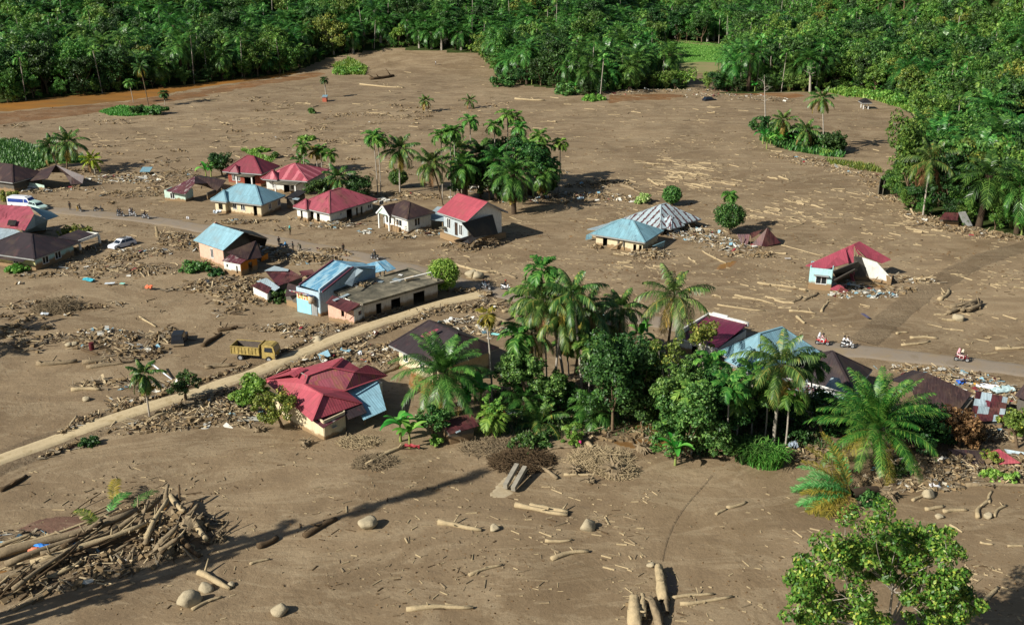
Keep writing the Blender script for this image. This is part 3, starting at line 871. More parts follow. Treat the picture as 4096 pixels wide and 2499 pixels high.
def mass():
    arrs = {}
    b = NB(); mats = [L_PALM, L_AREC, L_DARK, L_MID, L_OLIVE, L_LITE, L_BAM, L_BAN, BARKP]
    mid = {'oil_far': 0, 'areca_far': 1, 'broad_dark': 2, 'broad_mid': 3, 'broad_olive': 4, 'broad_lite': 5, 'bamboo': 6, 'banana': 7}
    for k, x, y, s in STUFF:
        vi = R.randrange(len(MESH[k])); 
        for pi, (nm, me) in enumerate(MESH[k][vi]):
            key = (k, vi, pi)
            if key not in arrs:
                V = np.empty(len(me.vertices) * 3, np.float32); me.vertices.foreach_get('co', V)
                Q = np.empty(len(me.loops), np.int32); me.loops.foreach_get('vertex_index', Q)
                arrs[key] = (V.reshape(-1, 3), Q.reshape(-1, 4))
            V, Q = arrs[key]; a = R.uniform(0, 6.28); c, sn = math.cos(a), math.sin(a)
            Rm = np.array([[c, -sn, 0], [sn, c, 0], [0, 0, 1]])
            b.add(V @ Rm.T * s + [x, y, HT(x, y) - .2], Q, 8 if pi == 0 else mid[k])
    if b.n:
        o = link('far_woods', b.mesh('far_woods', mats)); tag(o, 'dense mixed palm and tree canopy covering the far slopes', 'woods', kind='stuff')
mass()
# ================================================================ building kit
R = random.Random(77)
TF = {}
RED = roof_mat('red_roof', 'ac4c57', None, dark=.8, mud=.10)
RED2 = roof_mat('faded_red_roof', 'a8525e', '6e2c34', .38, mud=.2)
PINK = roof_mat('crimson_roof', 'b04f5e', None, dark=.85, mud=.05)
DKRED = roof_mat('deep_red_roof', '863744', None, dark=.8, mud=.04)
STRED = roof_mat('striped_red_roof', 'a44a56', None, dark=.8, mud=.1, stripes=('b86a72', 1.1, .3))
BLUE = roof_mat('pale_blue_roof', '7fa9b6', None, dark=.86, mud=.14)
BLUE2 = roof_mat('spotted_blue_roof', '84b2be', '5d7c8c', .36, mud=.1)
TILE = roof_mat('blue_tile_roof', '5f9cbc', '9ac2d2', .46, tiles=True, mud=.1)
STRIPE = roof_mat('peeling_striped_roof', 'aebfc4', '4a2f30', .36, mud=.1, stripes=('4a2a2c', .62, .26))
BROWN = roof_mat('brown_roof', '3c2a28', '55403a', .40, mud=.14)
BROWN2 = roof_mat('dark_brown_roof', '33282a', '54383a', .36, mud=.1)
RUST = roof_mat('rusty_roof', '5a2a2c', '3d1e20', .45, mud=.12)
RUSTW = roof_mat('peeling_rust_roof', '62303a', 'b4a9a4', .40, mud=.1)
PATCH = roof_mat('patched_metal_roof', '93a7ac', '70313a', .47, mud=.1)
METAL = roof_mat('bright_metal_sheet', 'a2b4ba', None, dark=.8, mud=.08)
MAROON = roof_mat('maroon_roof', '6a1d3c', None, dark=.9, pitch=.4, mud=.03)
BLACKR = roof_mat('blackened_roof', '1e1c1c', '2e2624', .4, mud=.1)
CONC = flat_mat('mossy_concrete', [(.3, '38382f'), (.48, '5c584a'), (.62, '7d7663'), (.75, '948b72')], .5, .95, detail=8)
W_WHITE = wall_mat('white_plaster', 'd6d6cc', .9)
W_GREEN = wall_mat('mint_plaster', 'b8cfc0', .8)
W_CREAM = wall_mat('cream_plaster', 'cbbd9c', .75)
W_PINK = wall_mat('pink_plaster', 'cfa791', .8)
W_BLUE = wall_mat('pale_blue_and_shade_plaster', 'a4bac4', .8, patch=.9)  # also gives a white gable wall its bluish shade
W_GREY = wall_mat('grey_block_wall', 'a3adaf', .6)
W_BRICK = wall_mat('brick_wall', '8f4a3a', .8)
W_YEL = wall_mat('pale_yellow_plaster', 'c4c088', 1.0)
W_ORG = wall_mat('orange_plaster', 'b8742a', 1.0)
W_MUD = wall_mat('mud_stained_plaster', 'a39478', 2.4)
W_CYAN = wall_mat('cyan_plaster', 'a8d0d0', 1.3)
W_DARK = wall_mat('dark_and_shaded_wall', '5c5850', 1.0)  # dark walls; also paints shade onto inner and right-facing walls
TRIM = M('white_trim', 'd8d8d2', .6, .12)
TRIMG = M('grey_trim', '8d8f8c', .7, .2)
GLASS = M('dark_window_glass', '20262a', .15, .2, 1, .6)
DOORM = M('dark_door_wood', '3a2c22', .6, .3)
DOORB = M('blue_door_paint', '5f8fa8', .6, .3)
WOODM = M('muddy_timber', '8a765a', .9, .4, 2)
RIDGE_ = {}

def at(root, p): return TF[root.name].inverted() @ Vector(p)

def frame(name, label, cat, A, B, C, group=None):
    a, b, c = W(*A), W(*B), W(*C)
    ex = (b - a); L = ex.length; ex.normalize(); ey = Vector((-ex.y, ex.x, 0))
    D = abs((c - b).dot(ey))
    if (c - b).dot(ey) < 0: ey = -ey
    az = math.atan2(ex.y, ex.x)
    root = empty(name, a, label, cat, group, az)
    TF[root.name] = Matrix.Translation(a) @ Matrix.Rotation(az, 4, 'Z')
    root['_L'] = L; root['_D'] = D
    return root, L, D

def wallside(mb, p0, p1, h, ops, z0=-.4, top=None, m=0):
    "one wall from p0 to p1 with rectangular openings (u, z, w, h); top(u) gives a gable outline"
    p0 = Vector(p0); p1 = Vector(p1); d = p1 - p0; L = d.length; d.normalize()
    us = sorted(set([0, L] + [min(max(k, 0), L) for o in ops for k in (o[0], o[0] + o[2])]))
    zs = sorted(set([z0, h] + [k for o in ops for k in (o[1], o[1] + o[3])]))
    for ua, ub in zip(us, us[1:]):
        for za, zb in zip(zs, zs[1:]):
            cu, cz = (ua + ub) / 2, (za + zb) / 2
            if any(o[0] < cu < o[0] + o[2] and o[1] < cz < o[1] + o[3] for o in ops): continue
            P = lambda u, z: (p0.x + d.x * u, p0.y + d.y * u, z)
            mb.quad(P(ua, za), P(ub, za), P(ub, zb), P(ua, zb), m)
    if top:
        mb.poly([(p0.x, p0.y, h), (p1.x, p1.y, h)] + [(p0.x + d.x * u, p0.y + d.y * u, z) for u, z in top], m)

def opening(root, p0, p1, o, out):
    "frame and pane (or door leaf) in an opening"
    u, z, w, h = o[:4]; kind = o[4] if len(o) > 4 else 'w'
    if kind == 'o': return
    p0 = Vector(p0); p1 = Vector(p1); d = (p1 - p0).normalized(); n = Vector(out)
    P = lambda uu, zz, k: Vector((p0.x + d.x * uu, p0.y + d.y * uu, zz)) + n * k
    t = .07
    if kind == 'w':
        f = MB()
        f.beam(P(u - .04, z, .06), P(u + w + .04, z, .06), .16, t); f.beam(P(u - .04, z + h, .06), P(u + w + .04, z + h, .06), .16, t)
        for q in (0, .5, 1): f.beam(P(u + w * q, z + .03, .06), P(u + w * q, z + h - .03, .06), .1, t)
        fo = f.build('window', TRIM, root)
        g = MB(); g.quad(P(u, z, -.03), P(u + w, z, -.03), P(u + w, z + h, -.03), P(u, z + h, -.03)); g.build('pane', GLASS, fo)
    elif kind == 'd':
        f = MB(); f.beam(P(u + w / 2, z, 0), P(u + w / 2, z + h - .04, 0), w - .06, .06)
        f = MB(); f.quad(P(u + .03, z, -.02), P(u + w - .03, z, -.02), P(u + w - .03, z + h - .03, -.02), P(u + .03, z + h - .03, -.02))
        solid(f.build('door', DOORM, root), .05)

def walls(root, L, D, h, mat, ops=None, gable=None, rh=0, skip='', z0=-.4, name='wall', x0=0, y0=0, mats=None, inset=0.0):
    ops = ops or {}
    S4 = {'f': ((x0, y0), (x0 + L, y0), (0, -1, 0)), 'r': ((x0 + L, y0), (x0 + L, y0 + D), (1, 0, 0)),
          'b': ((x0 + L, y0 + D), (x0, y0 + D), (0, 1, 0)), 'l': ((x0, y0 + D), (x0, y0), (-1, 0, 0))}
    mb = MB(); ml = [mat] + list((mats or {}).values()); mk = list((mats or {}).keys())
    for k, (a, b, n) in S4.items():
        if k in skip: continue
        top = None; ln = L if k in 'fb' else D
        if gable == 'u' and k in 'lr': top = [(ln / 2, h + rh)]
        if gable == 'v' and k in 'fb': top = [(ln / 2, h + rh)]
        a3 = (*a, 0); b3 = (*b, 0)
        wallside(mb, a3, b3, h, ops.get(k, []), z0, top, 1 + mk.index(k) if k in mk else 0)
        for o in ops.get(k, []): opening(root, a3, b3, o, n)
    o = mb.build(name, ml, root); solid(o, .14)
    fl = MB(); fl.poly([(x0 + .1, y0 + .1, .03), (x0 + L - .1, y0 + .1, .03), (x0 + L - .1, y0 + D - .1, .03), (x0 + .1, y0 + D - .1, .03)])
    fl.build('floor', MUD, root)
    return o

def roof(root, L, D, h, rh, mat, kind='hip', o=.7, x0=0, y0=0, name='roof', inset=None, fascia=TRIMG, lift=0, wob=.03, drop=None):
    a, b, c, d = (x0 - o, y0 - o), (x0 + L + o, y0 - o), (x0 + L + o, y0 + D + o), (x0 - o, y0 + D + o)
    W_, H_ = L + 2 * o, D + 2 * o
    e = h - .12 + lift
    z = h + rh + lift
    mb = MB(); q = lambda p, zz: (p[0], p[1], zz)
    u_long = W_ >= H_
    if kind == 'hip': kind = 'hipu' if u_long else 'hipv'
    ym, xm = y0 + D / 2, x0 + L / 2
    if kind in ('hipu', 'gabu'):
        i = (inset if inset is not None else H_ / 2) if kind == 'hipu' else 0
        r1, r2 = (x0 - o + i, ym, z), (x0 + L + o - i, ym, z)
        mb.poly([q(a, e), q(b, e), r2, r1]); mb.poly([q(c, e), q(d, e), r1, r2])
        if kind == 'hipu': mb.poly([q(d, e), q(a, e), r1]); mb.poly([q(b, e), q(c, e), r2])
    elif kind in ('hipv', 'gabv'):
        i = (inset if inset is not None else W_ / 2) if kind == 'hipv' else 0
        r1, r2 = (xm, y0 - o + i, z), (xm, y0 + D + o - i, z)
        mb.poly([q(d, e), q(a, e), r1, r2]); mb.poly([q(b, e), q(c, e), r2, r1])
        if kind == 'hipv': mb.poly([q(a, e), q(b, e), r1]); mb.poly([q(c, e), q(d, e), r2])
    elif kind == 'monof':      # low at the front
        mb.poly([q(a, e), q(b, e), q(c, z), q(d, z)]); r1 = r2 = None
    elif kind == 'monor':      # low at the right
        mb.poly([q(a, z), q(b, e), q(c, e), q(d, z)]); r1 = r2 = None
    elif kind == 'monol':
        mb.poly([q(a, e), q(b, z), q(c, z), q(d, e)]); r1 = r2 = None
    ro = mb.build(name, mat, root, uv=True); solid(ro, .09)
    rc = MB()
    if r1:
        rc.beam(r1, r2, .34, .12)
        if 'hip' in kind:
            cs = [a, d] if kind == 'hipu' else [a, b]
            ce = [b, c] if kind == 'hipu' else [c, d]
            for p in cs: rc.beam(q(p, e + .03), Vector(r1) + Vector((0, 0, .03)), .26, .1)
            for p in ce: rc.beam(q(p, e + .03), Vector(r2) + Vector((0, 0, .03)), .26, .1)
        key = mat.name
        if key not in RIDGE_:
            m2 = mat.copy(); m2.name = key + '_ridge'
            RIDGE_[key] = m2
        rc.build('ridge_cap', RIDGE_[key], ro, uv=True)
    if fascia and 'mono' not in kind:
        f = MB()
        P4 = [q(p, e - .12) for p in (a, b, c, d)]
        for k in range(4):
            if kind == 'gabu' and k in (1, 3) or kind == 'gabv' and k in (0, 2): continue
            s0, s1 = Vector(P4[k]), Vector(P4[(k + 1) % 4]); dd = (s1 - s0).normalized() * .06
            f.beam(s0 + dd, s1 - dd, .05, .2)
        if kind == 'gabu':
            for x in (x0 - o, x0 + L + o):
                f.beam((x, y0 - o, e - .1), (x, ym, z - .1), .05, .2); f.beam((x, y0 + D + o, e - .1), (x, ym, z - .1), .05, .2)
        if kind == 'gabv':
            for y in (y0 - o, y0 + D + o):
                f.beam((x0 - o, y, e - .1), (xm, y, z - .1), .05, .2); f.beam((x0 + L + o, y, e - .1), (xm, y, z - .1), .05, .2)
        f.build('fascia', fascia, ro)
    return ro

def ppoly(root, pts, mat, name='roof', t=.08, parent=None):
    "a sheet given by picture points with heights: real polygon in space"
    mb = MB()
    polys = pts if isinstance(pts[0][0], (list, tuple)) else [pts]
    for pl in polys:
        P = [W(*p) if len(p) == 3 else p[3] for p in pl]
        P = [at(root, p) if root else p for p in P]
        # fan from centroid keeps warped sheets intact
        if len(P) > 4:
            c = sum(P, Vector()) / len(P)
            for i in range(len(P)): mb.poly([P[i], P[(i + 1) % len(P)], c])
        else: mb.poly(P)
    o = mb.build(name, mat, parent or root, uv=True); solid(o, t); return o

def pwall(root, line, h, mat, name='wall', z0=-.3, ops=None, t=.14):
    "upright wall standing on ground points given in the picture; h one height or one per point"
    P = [at(root, W(*p)) for p in line]; mb = MB()
    hs = h if hasattr(h, '__len__') else [h] * len(P)
    for i in range(len(P) - 1):
        a, b = P[i], P[i + 1]
        mb.quad((a.x, a.y, z0), (b.x, b.y, z0), (b.x, b.y, hs[i + 1]), (a.x, a.y, hs[i]))
    o = mb.build(name, mat, root); solid(o, t); return o

def posts(root, spots, h, mat=TRIM, r=.12, name='post', z0=-.3):
    for x, y in spots:
        mb = MB(); mb.box((x, y, (h + z0) / 2), (2 * r, 2 * r, h - z0)); mb.build(name, mat, root)

# ---------------------------------------------------------------- debris
PAL = [M('tan_splinters', 'b09e7c', .9, .3), M('grey_timber', '857a66', .9, .3), M('dark_timber', '5a4b38', .9, .3), M('mud_clods', '78664a', .95, .3),
       M('pale_scrap', 'c4c2b6', .7, .2), M('blue_scrap', '7fa6b4', .6, .2), M('rust_scrap', '5c2c2a', .7, .3), M('red_scrap', '8e3138', .6, .3)]
def rubble(px, py, rx, ry, n, hgt=.8, rot=0.0, pal=(5, 4, 3.5, 8, .25, .08, .12, .03), L=(.3, 1.6), label=None, name='debris', pz=0.0, big=1.0, parent=None):
    "a heap of broken timber, mud clods and scrap"
    c = G(px, py) if parent is None else Vector(px); mb = MB()
    cr, sr = math.cos(rot), math.sin(rot)
    if parent is None and rx > 1.2:
        nr, na = 7, 26; V = []
        for i in range(nr + 1):
            for j in range(na):
                q = i / nr * 1.08; t = 2 * PI * j / na; q2 = q * (1 + .22 * noise.noise((math.cos(t) * 2 + c.x, math.sin(t) * 2 + c.y, 1)))
                u, v = math.cos(t) * q2 * rx, math.sin(t) * q2 * ry; x, y = c.x + u * cr - v * sr, c.y + u * sr + v * cr
                k_ = max(0, 1 - q * q); z = HT(x, y) + (-.12 if i == nr else .02 + hgt * .42 * k_ * (.7 + .9 * noise.noise((x * .7, y * .7, 3))) + .16 * noise.noise((x * 1.7, y * 1.7, 6)) * min(1, k_ * 3))
                V.append((x, y, z))
        mb.add(V, [(i * na + j, (i + 1) * na + j, (i + 1) * na + (j + 1) % na, i * na + (j + 1) % na) for i in range(nr) for j in range(na)], 8)
    for i in range(int(n * .82)):
        a = R.uniform(0, 2 * PI); q = R.random() ** .62
        if R.random() < .06: q *= 1.25
        u, v = math.cos(a) * q * rx, math.sin(a) * q * ry
        x, y = c.x + u * cr - v * sr, c.y + u * sr + v * cr
        nn = noise.noise((x * .5, y * .5, 2))
        if R.random() < -nn * 1.6: continue
        k = R.choices(range(8), pal)[0]
        z = HT(x, y) + R.uniform(.15, 1) * hgt * .75 * max(0, 1 - q * q) * (1 + nn) + .04 + pz
        if k == 3: s = R.uniform(.12, .6) * big; size = (s, s * R.uniform(.5, 1), s * .5)
        elif k >= 4: s = R.uniform(.25, 1.0) * big * (1.6 if R.random() < .12 else 1); size = (s, s * R.uniform(.3, .8), .03)
        else:
            ln = (L[0] + (L[1] - L[0]) * R.random() ** 1.8) * big * (2.2 if R.random() < .07 else 1)
            size = (ln, R.uniform(.04, .14) * big * (2.2 if R.random() < .12 else 1), R.uniform(.03, .11) * big)
        mb.box((x, y, z), size, (R.gauss(0, .4), R.gauss(0, .3), R.gauss(-.25 + rot, .9)), k)
    mats = PAL + [CHURN]
    o = mb.build(name, mats); tag(o, label or 'splintered timber, mud clods and scrap swept into a heap', 'debris', kind='stuff'); return o

def rubble_line(pts, width, n, hgt=.5, **kw):
    P = [W(*p) for p in pts]; mb = MB()
    seg = [(a, b, (b - a).length) for a, b in zip(P, P[1:])]; tot = sum(s[2] for s in seg)
    pal = kw.get('pal', (4, 4, 4, 7, .3, .05, .1, .03)); L = kw.get('L', (.3, 1.5))
    for i in range(n):
        t = R.random() * tot
        for a, b, l in seg:
            if t <= l: break
            t -= l
        p = a.lerp(b, t / l); w = R.gauss(0, .4) * width
        p = p + Vector((R.gauss(0, .3) * width * .5, w, 0))
        if noise.noise((p.x * .25, p.y * .25, 7)) < -.15: continue
        k = R.choices(range(8), pal)[0]
        z = HT(p.x, p.y) + R.random() * hgt * max(0, 1 - abs(w) / width)
        if k == 3: s = R.uniform(.15, .55); size = (s, s * .8, s * .6)
        elif k >= 4: s = R.uniform(.3, 1.0); size = (s, s * .6, .03)
        else: size = (R.uniform(*L), R.uniform(.05, .15), R.uniform(.05, .12))
        mb.box((p.x, p.y, z + .04), size, (R.gauss(0, .35), R.gauss(0, .35), R.gauss(kw.get('rot', 0), .8)), k)
    o = mb.build(kw.get('name', 'debris'), PAL); tag(o, kw.get('label', 'band of broken timber and mud clods left by the flood'), 'debris', kind='stuff'); return o
# ================================================================ the buildings
def H(name, label, A, B, C, h, rh, rm, wm, rk='hip', o=.7, ops=None, cat='house', **kw):
    root, L, D = frame(name, label, cat, A, B, C)
    g = {'gabu': 'u', 'gabv': 'v'}.get(rk)
    walls(root, L, D, h, wm, ops, g, rh, kw.get('skip', ''), mats=kw.get('mats'))
    if rk: roof(root, L, D, h, rh, rm, rk, o, inset=kw.get('inset'), fascia=kw.get('fascia', TRIMG))
    return root, L, D
def wins(n, L, z, w, h, m=.6, k='w'):
    gap = (L - 2 * m - n * w) / max(n - 1, 1)
    return [(m + i * (w + gap), z, w, h, k) for i in range(n)]

# brick house
r, L, D = H('brick_house', 'brick walled house under an unbroken deep crimson hip roof', (917, 737), (1045, 747), (1122, 722), 2.9, 2.5, DKRED, W_BRICK, o=.8,
            ops={'f': [(.9, .9, .7, 1.2), (1.9, .9, .7, 1.2), (3.6, 0, 2.4, 2.1, 'o')], 'r': [(2.2, .9, .8, 1.1)]})
mb = MB(); mb.box((4.6, -.9, 2.35), (3.8, 2.2, .16)); mb.build('porch_slab', CONC, r)
posts(r, [(2.9, -1.8), (6.3, -1.8)], 2.25)
roof(r, 1.6, 1.4, 2.9, 1.3, DKRED, 'hipv', .3, x0=1.2, y0=-.9, name='roof_wing', inset=1.0)
# white house with pink-red roof
r, L, D = H('white_house', 'white house with faded pink striped hip roof and flat porch slab', (1070, 766), (1226, 777), (1297, 735), 2.9, 2.0, STRED, W_WHITE, o=.8,
            ops={'f': [(1.2, .8, .5, 1.3), (3.6, 0, 1.2, 2.1, 'o'), (5.2, .8, .9, 1.2)], 'r': [(1.5, .8, .9, 1.2)]})
mb = MB(); mb.box((5.2, -1.3, 2.45), (5.0, 3.0, .16)); mb.build('porch_slab', CONC, r)
posts(r, [(3.1, -2.5), (7.3, -2.5)], 2.35)
roof(r, 2.2, 2.0, 2.9, 1.4, STRED, 'hipv', .5, x0=.3, y0=-.8, name='roof_wing', inset=1.4)
# pale blue hip roof house
r, L, D = H('blue_roofed_house', 'cream walled house under an intact pale blue hip roof beside the road', (871, 845), (1047, 867), (1150, 838), 2.5, 2.3, BLUE, W_CREAM, o=.75,
            ops={'f': [(1.0, .7, .9, 1.2), (3.6, .8, .8, 1.1), (5.3, .8, .9, 1.1), (8.0, 0, .8, 2.0, 'o')], 'r': [(2.2, .8, .8, 1.0), (5, .8, .8, 1.0)]})
roof(r, 2.6, 2.6, 2.5, 1.5, BLUE, 'hipv', .5, x0=.2, y0=-.9, name='roof_wing', inset=1.8)
mb = MB(); wallside(mb, (.3, -.8, 0), (2.5, -.8, 0), 2.4, [(.7, .7, .9, 1.1)]); wallside(mb, (2.5, -.8, 0), (2.5, 0, 0), 2.4, []); wallside(mb, (.3, 0, 0), (.3, -.8, 0), 2.4, []); solid(mb.build('wall', W_CREAM, r), .13)
# little dark shed behind
r, L, D = H('dark_shed', 'low blackened shed with a single pale roof sheet behind the blue hip roof', (1150, 832), (1178, 836), (1212, 818), 2.0, .5, BLACKR, W_DARK, 'monof', .3, cat='shed')
ppoly(r, [(1168, 797, 2.75), (1182, 792, 2.78), (1200, 794, 2.74), (1192, 800, 2.72)], METAL, 'metal_sheet')
# long red roof house
r, L, D = H('long_red_house', 'long white house under a dull red hip roof with wreckage along its front', (1200, 872), (1322, 900), (1512, 852), 2.4, 2.3, RED2, W_WHITE, 'hipv', .7,
            ops={'r': [(2.4, 1.2, .5, .4), (4.0, 0, 1.4, 1.9, 'o'), (6.4, .2, .5, 1.5, 'o'), (7.6, .2, .5, 1.5, 'o'), (9.4, .9, .9, .7), (12.6, .9, .9, .7)], 'f': [(.6, 0, .5, 1.9, 'o'), (2.0, 0, 1.6, 1.9, 'o'), (4.4, .1, .8, 1.5, 'o')]})
roof(r, 2.6, 2.4, 2.4, 1.3, RED2, 'hipv', .4, x0=.2, y0=-.9, name='roof_wing', inset=1.6)
mb = MB(); wallside(mb, (.2, -.7, 0), (2.8, -.7, 0), 2.3, [(.9, .2, .5, 1.5)]); wallside(mb, (2.8, -.7, 0), (2.8, 0, 0), 2.3, []); solid(mb.build('wall', W_WHITE, r), .13)
# small white house with gabled porch
r, L, D = H('little_white_house', 'small white house with dark brown roof and a pointed white porch gable', (1536, 905), (1633, 936), (1700, 905), 2.9, 1.7, BROWN, W_WHITE, 'hip', .6,
            ops={'f': [(.8, .9, 1.4, 1.3, 'o'), (3.6, 1.0, 1.5, 1.1)], 'r': [(1.4, 1.1, 1.2, 1.3)]})
mb = MB(); mb.poly([(-.1, -1.1, 2.65), (2.9, -1.1, 2.65), (1.4, -1.1, 3.9)]); solid(mb.build('porch_gable', W_GREEN, r), .1)
mb = MB()
mb.beam((-.4, -1.25, 2.5), (1.4, -1.25, 4.1), .12, .25); mb.beam((3.2, -1.25, 2.5), (1.4, -1.25, 4.1), .12, .25); mb.build('barge_board', TRIM, r)
mb = MB(); mb.poly([(-.4, -1.2, 2.55), (1.4, -1.2, 4.12), (1.4, 1.6, 4.12), (-.4, 1.2, 2.55)]); mb.poly([(1.4, -1.2, 4.12), (3.2, -1.2, 2.55), (3.2, 1.2, 2.55), (1.4, 1.6, 4.12)]); solid(mb.build('porch_roof', BROWN, r, uv=True), .08)
posts(r, [(0, -1), (2.8, -1)], 2.6)
mb = MB(); mb.box((3.6, -.25, .35), (2.4, .6, .9)); mb.build('footing', W_MUD, r)
la = empty('ladder', W(1570, 945), 'wooden ladder leaning on the front of the small white porch house', 'ladder')
mb = MB(); mb.beam((0, 0, 0), (.45, .9, 2.4), .08); mb.build('rail', WOODM, la)
mb = MB(); mb.beam((.5, -.2, 0), (.95, .7, 2.4), .08); mb.build('rail', WOODM, la)
mb = MB(); [mb.beam((.45 * t, .9 * t, 2.4 * t), (.5 + .45 * t, -.2 + .9 * t, 2.4 * t), .06) for t in (.12, .26, .4, .54, .68, .82, .95)]; mb.build('rung', WOODM, la)
# blue sheet lean-to
r, L, D = frame('blue_sheet_shelter', 'low shelter of pale blue sheets between the brown roof and the red gable roof', 'shed', (1700, 910), (1772, 918), (1782, 880))
roof(r, L, D, 1.7, .5, METAL, 'monof', .3)
posts(r, [(.1, .1), (L - .1, .1), (.1, D - .1), (L - .1, D - .1)], 1.5, WOODM, .06)
# tall red gabled house
r, L, D = frame('tall_gabled_house', 'tall grey and white house with red gable roof standing over black wreckage', 'house', (1778, 952), (1872, 985), (1972, 940))
walls(r, L, D, 4.6, W_GREY, {'f': [(.9, 2.0, .9, 1.7), (2.9, 1.2, .8, 2.2, 'd'), (4.1, 1.5, .8, 1.8)], 'r': [(1.5, 2, .8, 1.2)]}, 'u', 2.3, mats={'r': W_WHITE, 'l': W_WHITE})
roof(r, L, D, 4.6, 2.3, RED, 'gabu', .8)
mb = MB(); mb.box((L / 2, D / 2, .5), (L + 1.2, D + 1.0, 1.0)); mb.build('plinth', W_MUD, r)
ppoly(r, [(1776, 845, 4.0), (1826, 857, 4.2), (1822, 868, 3.8), (1774, 856, 3.6)], BROWN2, 'canopy')
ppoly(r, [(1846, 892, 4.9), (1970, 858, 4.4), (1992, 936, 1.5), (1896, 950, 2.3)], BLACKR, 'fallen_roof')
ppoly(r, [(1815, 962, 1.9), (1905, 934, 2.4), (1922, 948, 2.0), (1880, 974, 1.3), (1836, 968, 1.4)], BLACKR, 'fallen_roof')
mb = MB(); mb.box((.4, -.6, 2.0), (.9, 1.0, .2)); mb.build('balcony', CONC, r)
rubble(1900, 985, 4.6, 2.6, 420, 1.9, .3, (1, 2, 9, 6, .2, .1, .3, 0), (.4, 1.8), 'blackened timber and roots heaped against the tall gabled house')
rubble(1800, 985, 2.2, 1.2, 60, .8, .3)
# cream wall house (blue roof), partly buried
r, L, D = frame('half_buried_house', 'half buried cream and pink house with a dented pale blue hip roof', 'house', (2385, 980), (2568, 1010), (2678, 978))
walls(r, L, D, 2.1, W_CREAM, {'f': [(1.2, 0, .8, 1.5, 'o'), (6.6, .1, .55, 1.1, 'o'), (7.6, .1, .55, 1.1, 'o')]}, z0=-.5)
roof(r, L, D, 2.1, 2.0, BLUE2, 'hip', .75)
roof(r, 3.2, D - 1, 2.15, 1.2, METAL, 'monor', .3, x0=-1.6, y0=.8, name='roof_wing') if False else None
ppoly(r, [(2348, 918, 1.9), (2492, 876, 2.9), (2520, 884, 2.6), (2402, 922, 2.15)], METAL, 'roof_wing')
mb = MB(); mb.box((L * .62, -.1, 1.9), (L * .72, .12, .35)); mb.build('wall_band', W_PINK, r)
posts(r, [(4.0, -.12), (L - 3.2, -.12)], 2.1, W_DARK, .12)
ppoly(r, [(2610, 984, 1.2), (2660, 964, 1.6), (2655, 985, .6), (2640, 990, .5)], BLUE, 'torn_sheet')
ppoly(r, [(2345, 940, .9), (2372, 928, 1.5), (2366, 955, .3), (2342, 960, .2)], BLUE, 'torn_sheet')
t = link('leaning_plank', MB().beam(W(2440, 998, .1), W(2514, 955, 1.7), .35, .12).mesh('leaning_plank', WOODM)); tag(t, 'long grey plank leaning on the half buried cream wall', 'plank')
# striped peeling hip
r, L, D = frame('peeling_roof_house', 'buried house showing only its striped rust and white hip roof', 'house', (2520, 905), (2640, 942), (2770, 905))
walls(r, L, D, 1.5, W_DARK, {'r': [(.6, 0, 4.5, 1.3, 'o')]}, z0=-.4)
roof(r, L, D, 1.5, 2.5, STRIPE, 'hip', .8)
roof(r, 2.6, 2.4, 1.5, 1.5, STRIPE, 'hipu', .5, x0=L - 1.4, y0=1.2, name='roof_wing', inset=1.5)
# collapsed maroon sheets
r, L, D = frame('collapsed_shed', 'collapsed shed of dark maroon sheets folded like a tent on the mud', 'shed', (2960, 985), (3045, 990), (3110, 965))
ppoly(r, [(3069, 911, 2.9), (3123, 972, .4), (3044, 991, .0), (3006, 978, .2)], RUST, 'roof_sheet')
ppoly(r, [(2948, 937, 1.6), (3000, 937, 1.8), (2990, 983, .1), (2968, 980, .1)], RUST, 'roof_sheet')
ppoly(r, [(3002, 932, 1.9), (3050, 918, 2.5), (3030, 940, 1.6), (3005, 955, 1.2)], RUST, 'roof_sheet')
ppoly(r, [(3069, 911, 2.85), (3123, 972, .35), (3085, 945, .2), (3040, 925, .6)], BROWN2, 'roof_sheet')
posts(r, [(.4, .3), (1.6, .9)], 1.5, WOODM, .06)
# crimson broken house on the right
r, L, D = frame('broken_crimson_house', 'broken house with a split crimson roof, one blue and white room still standing', 'house', (3234, 1151), (3322, 1160), (3540, 1118))
walls(r, L, D * .42, 3.1, W_CYAN, {'f': [(.9, .8, 1.5, 1.2)], 'r': [(.5, 0, 3.2, 2.6, 'o')]}, z0=-.4)
mb = MB(); mb.box((1.6, -.35, 2.15), (2.1, .7, .07)); mb.build('window_hood', TRIMG, r)
hi = 5.6
ppoly(r, [[(3222, 1063, 3.0), (3294, 1080, 2.8), (3394, 1052, 3.1), (3382, 995, 4.7), (3438, 966, 5.3)]], PINK, 'roof')
ppoly(r, [(3413, 979, 5.2), (3438, 966, 5.3), (3565, 1039, 2.6), (3527, 1054, 2.2), (3434, 1018, 3.9)], PINK, 'roof')
ppoly(r, [(3382, 995, 4.65), (3413, 979, 5.1), (3418, 1100, 1.3), (3394, 1052, 3.05)], PINK, 'hanging_sheet')
ppoly(r, [(3394, 1088, 1.7), (3412, 1098, 1.5), (3419, 1126, .4), (3408, 1122, .5)], PINK, 'hanging_sheet')
ppoly(r, [(3448, 1029, 3.6), (3509, 1050, 3.1), (3565, 1112, 1.0), (3554, 1135, .1), (3482, 1122, .1)], W_WHITE, 'leaning_wall', .14)
ppoly(r, [(3415, 1026, 3.9), (3448, 1029, 3.6), (3482, 1122, 0), (3420, 1118, .1)], W_DARK, 'inner_wall', .14)  # shade of the inside is put into the dark colour
ppoly(r, [(3545, 1100, 1.4), (3568, 1106, 1.2), (3562, 1140, 0), (3548, 1140, 0)], W_MUD, 'leaning_wall', .14)
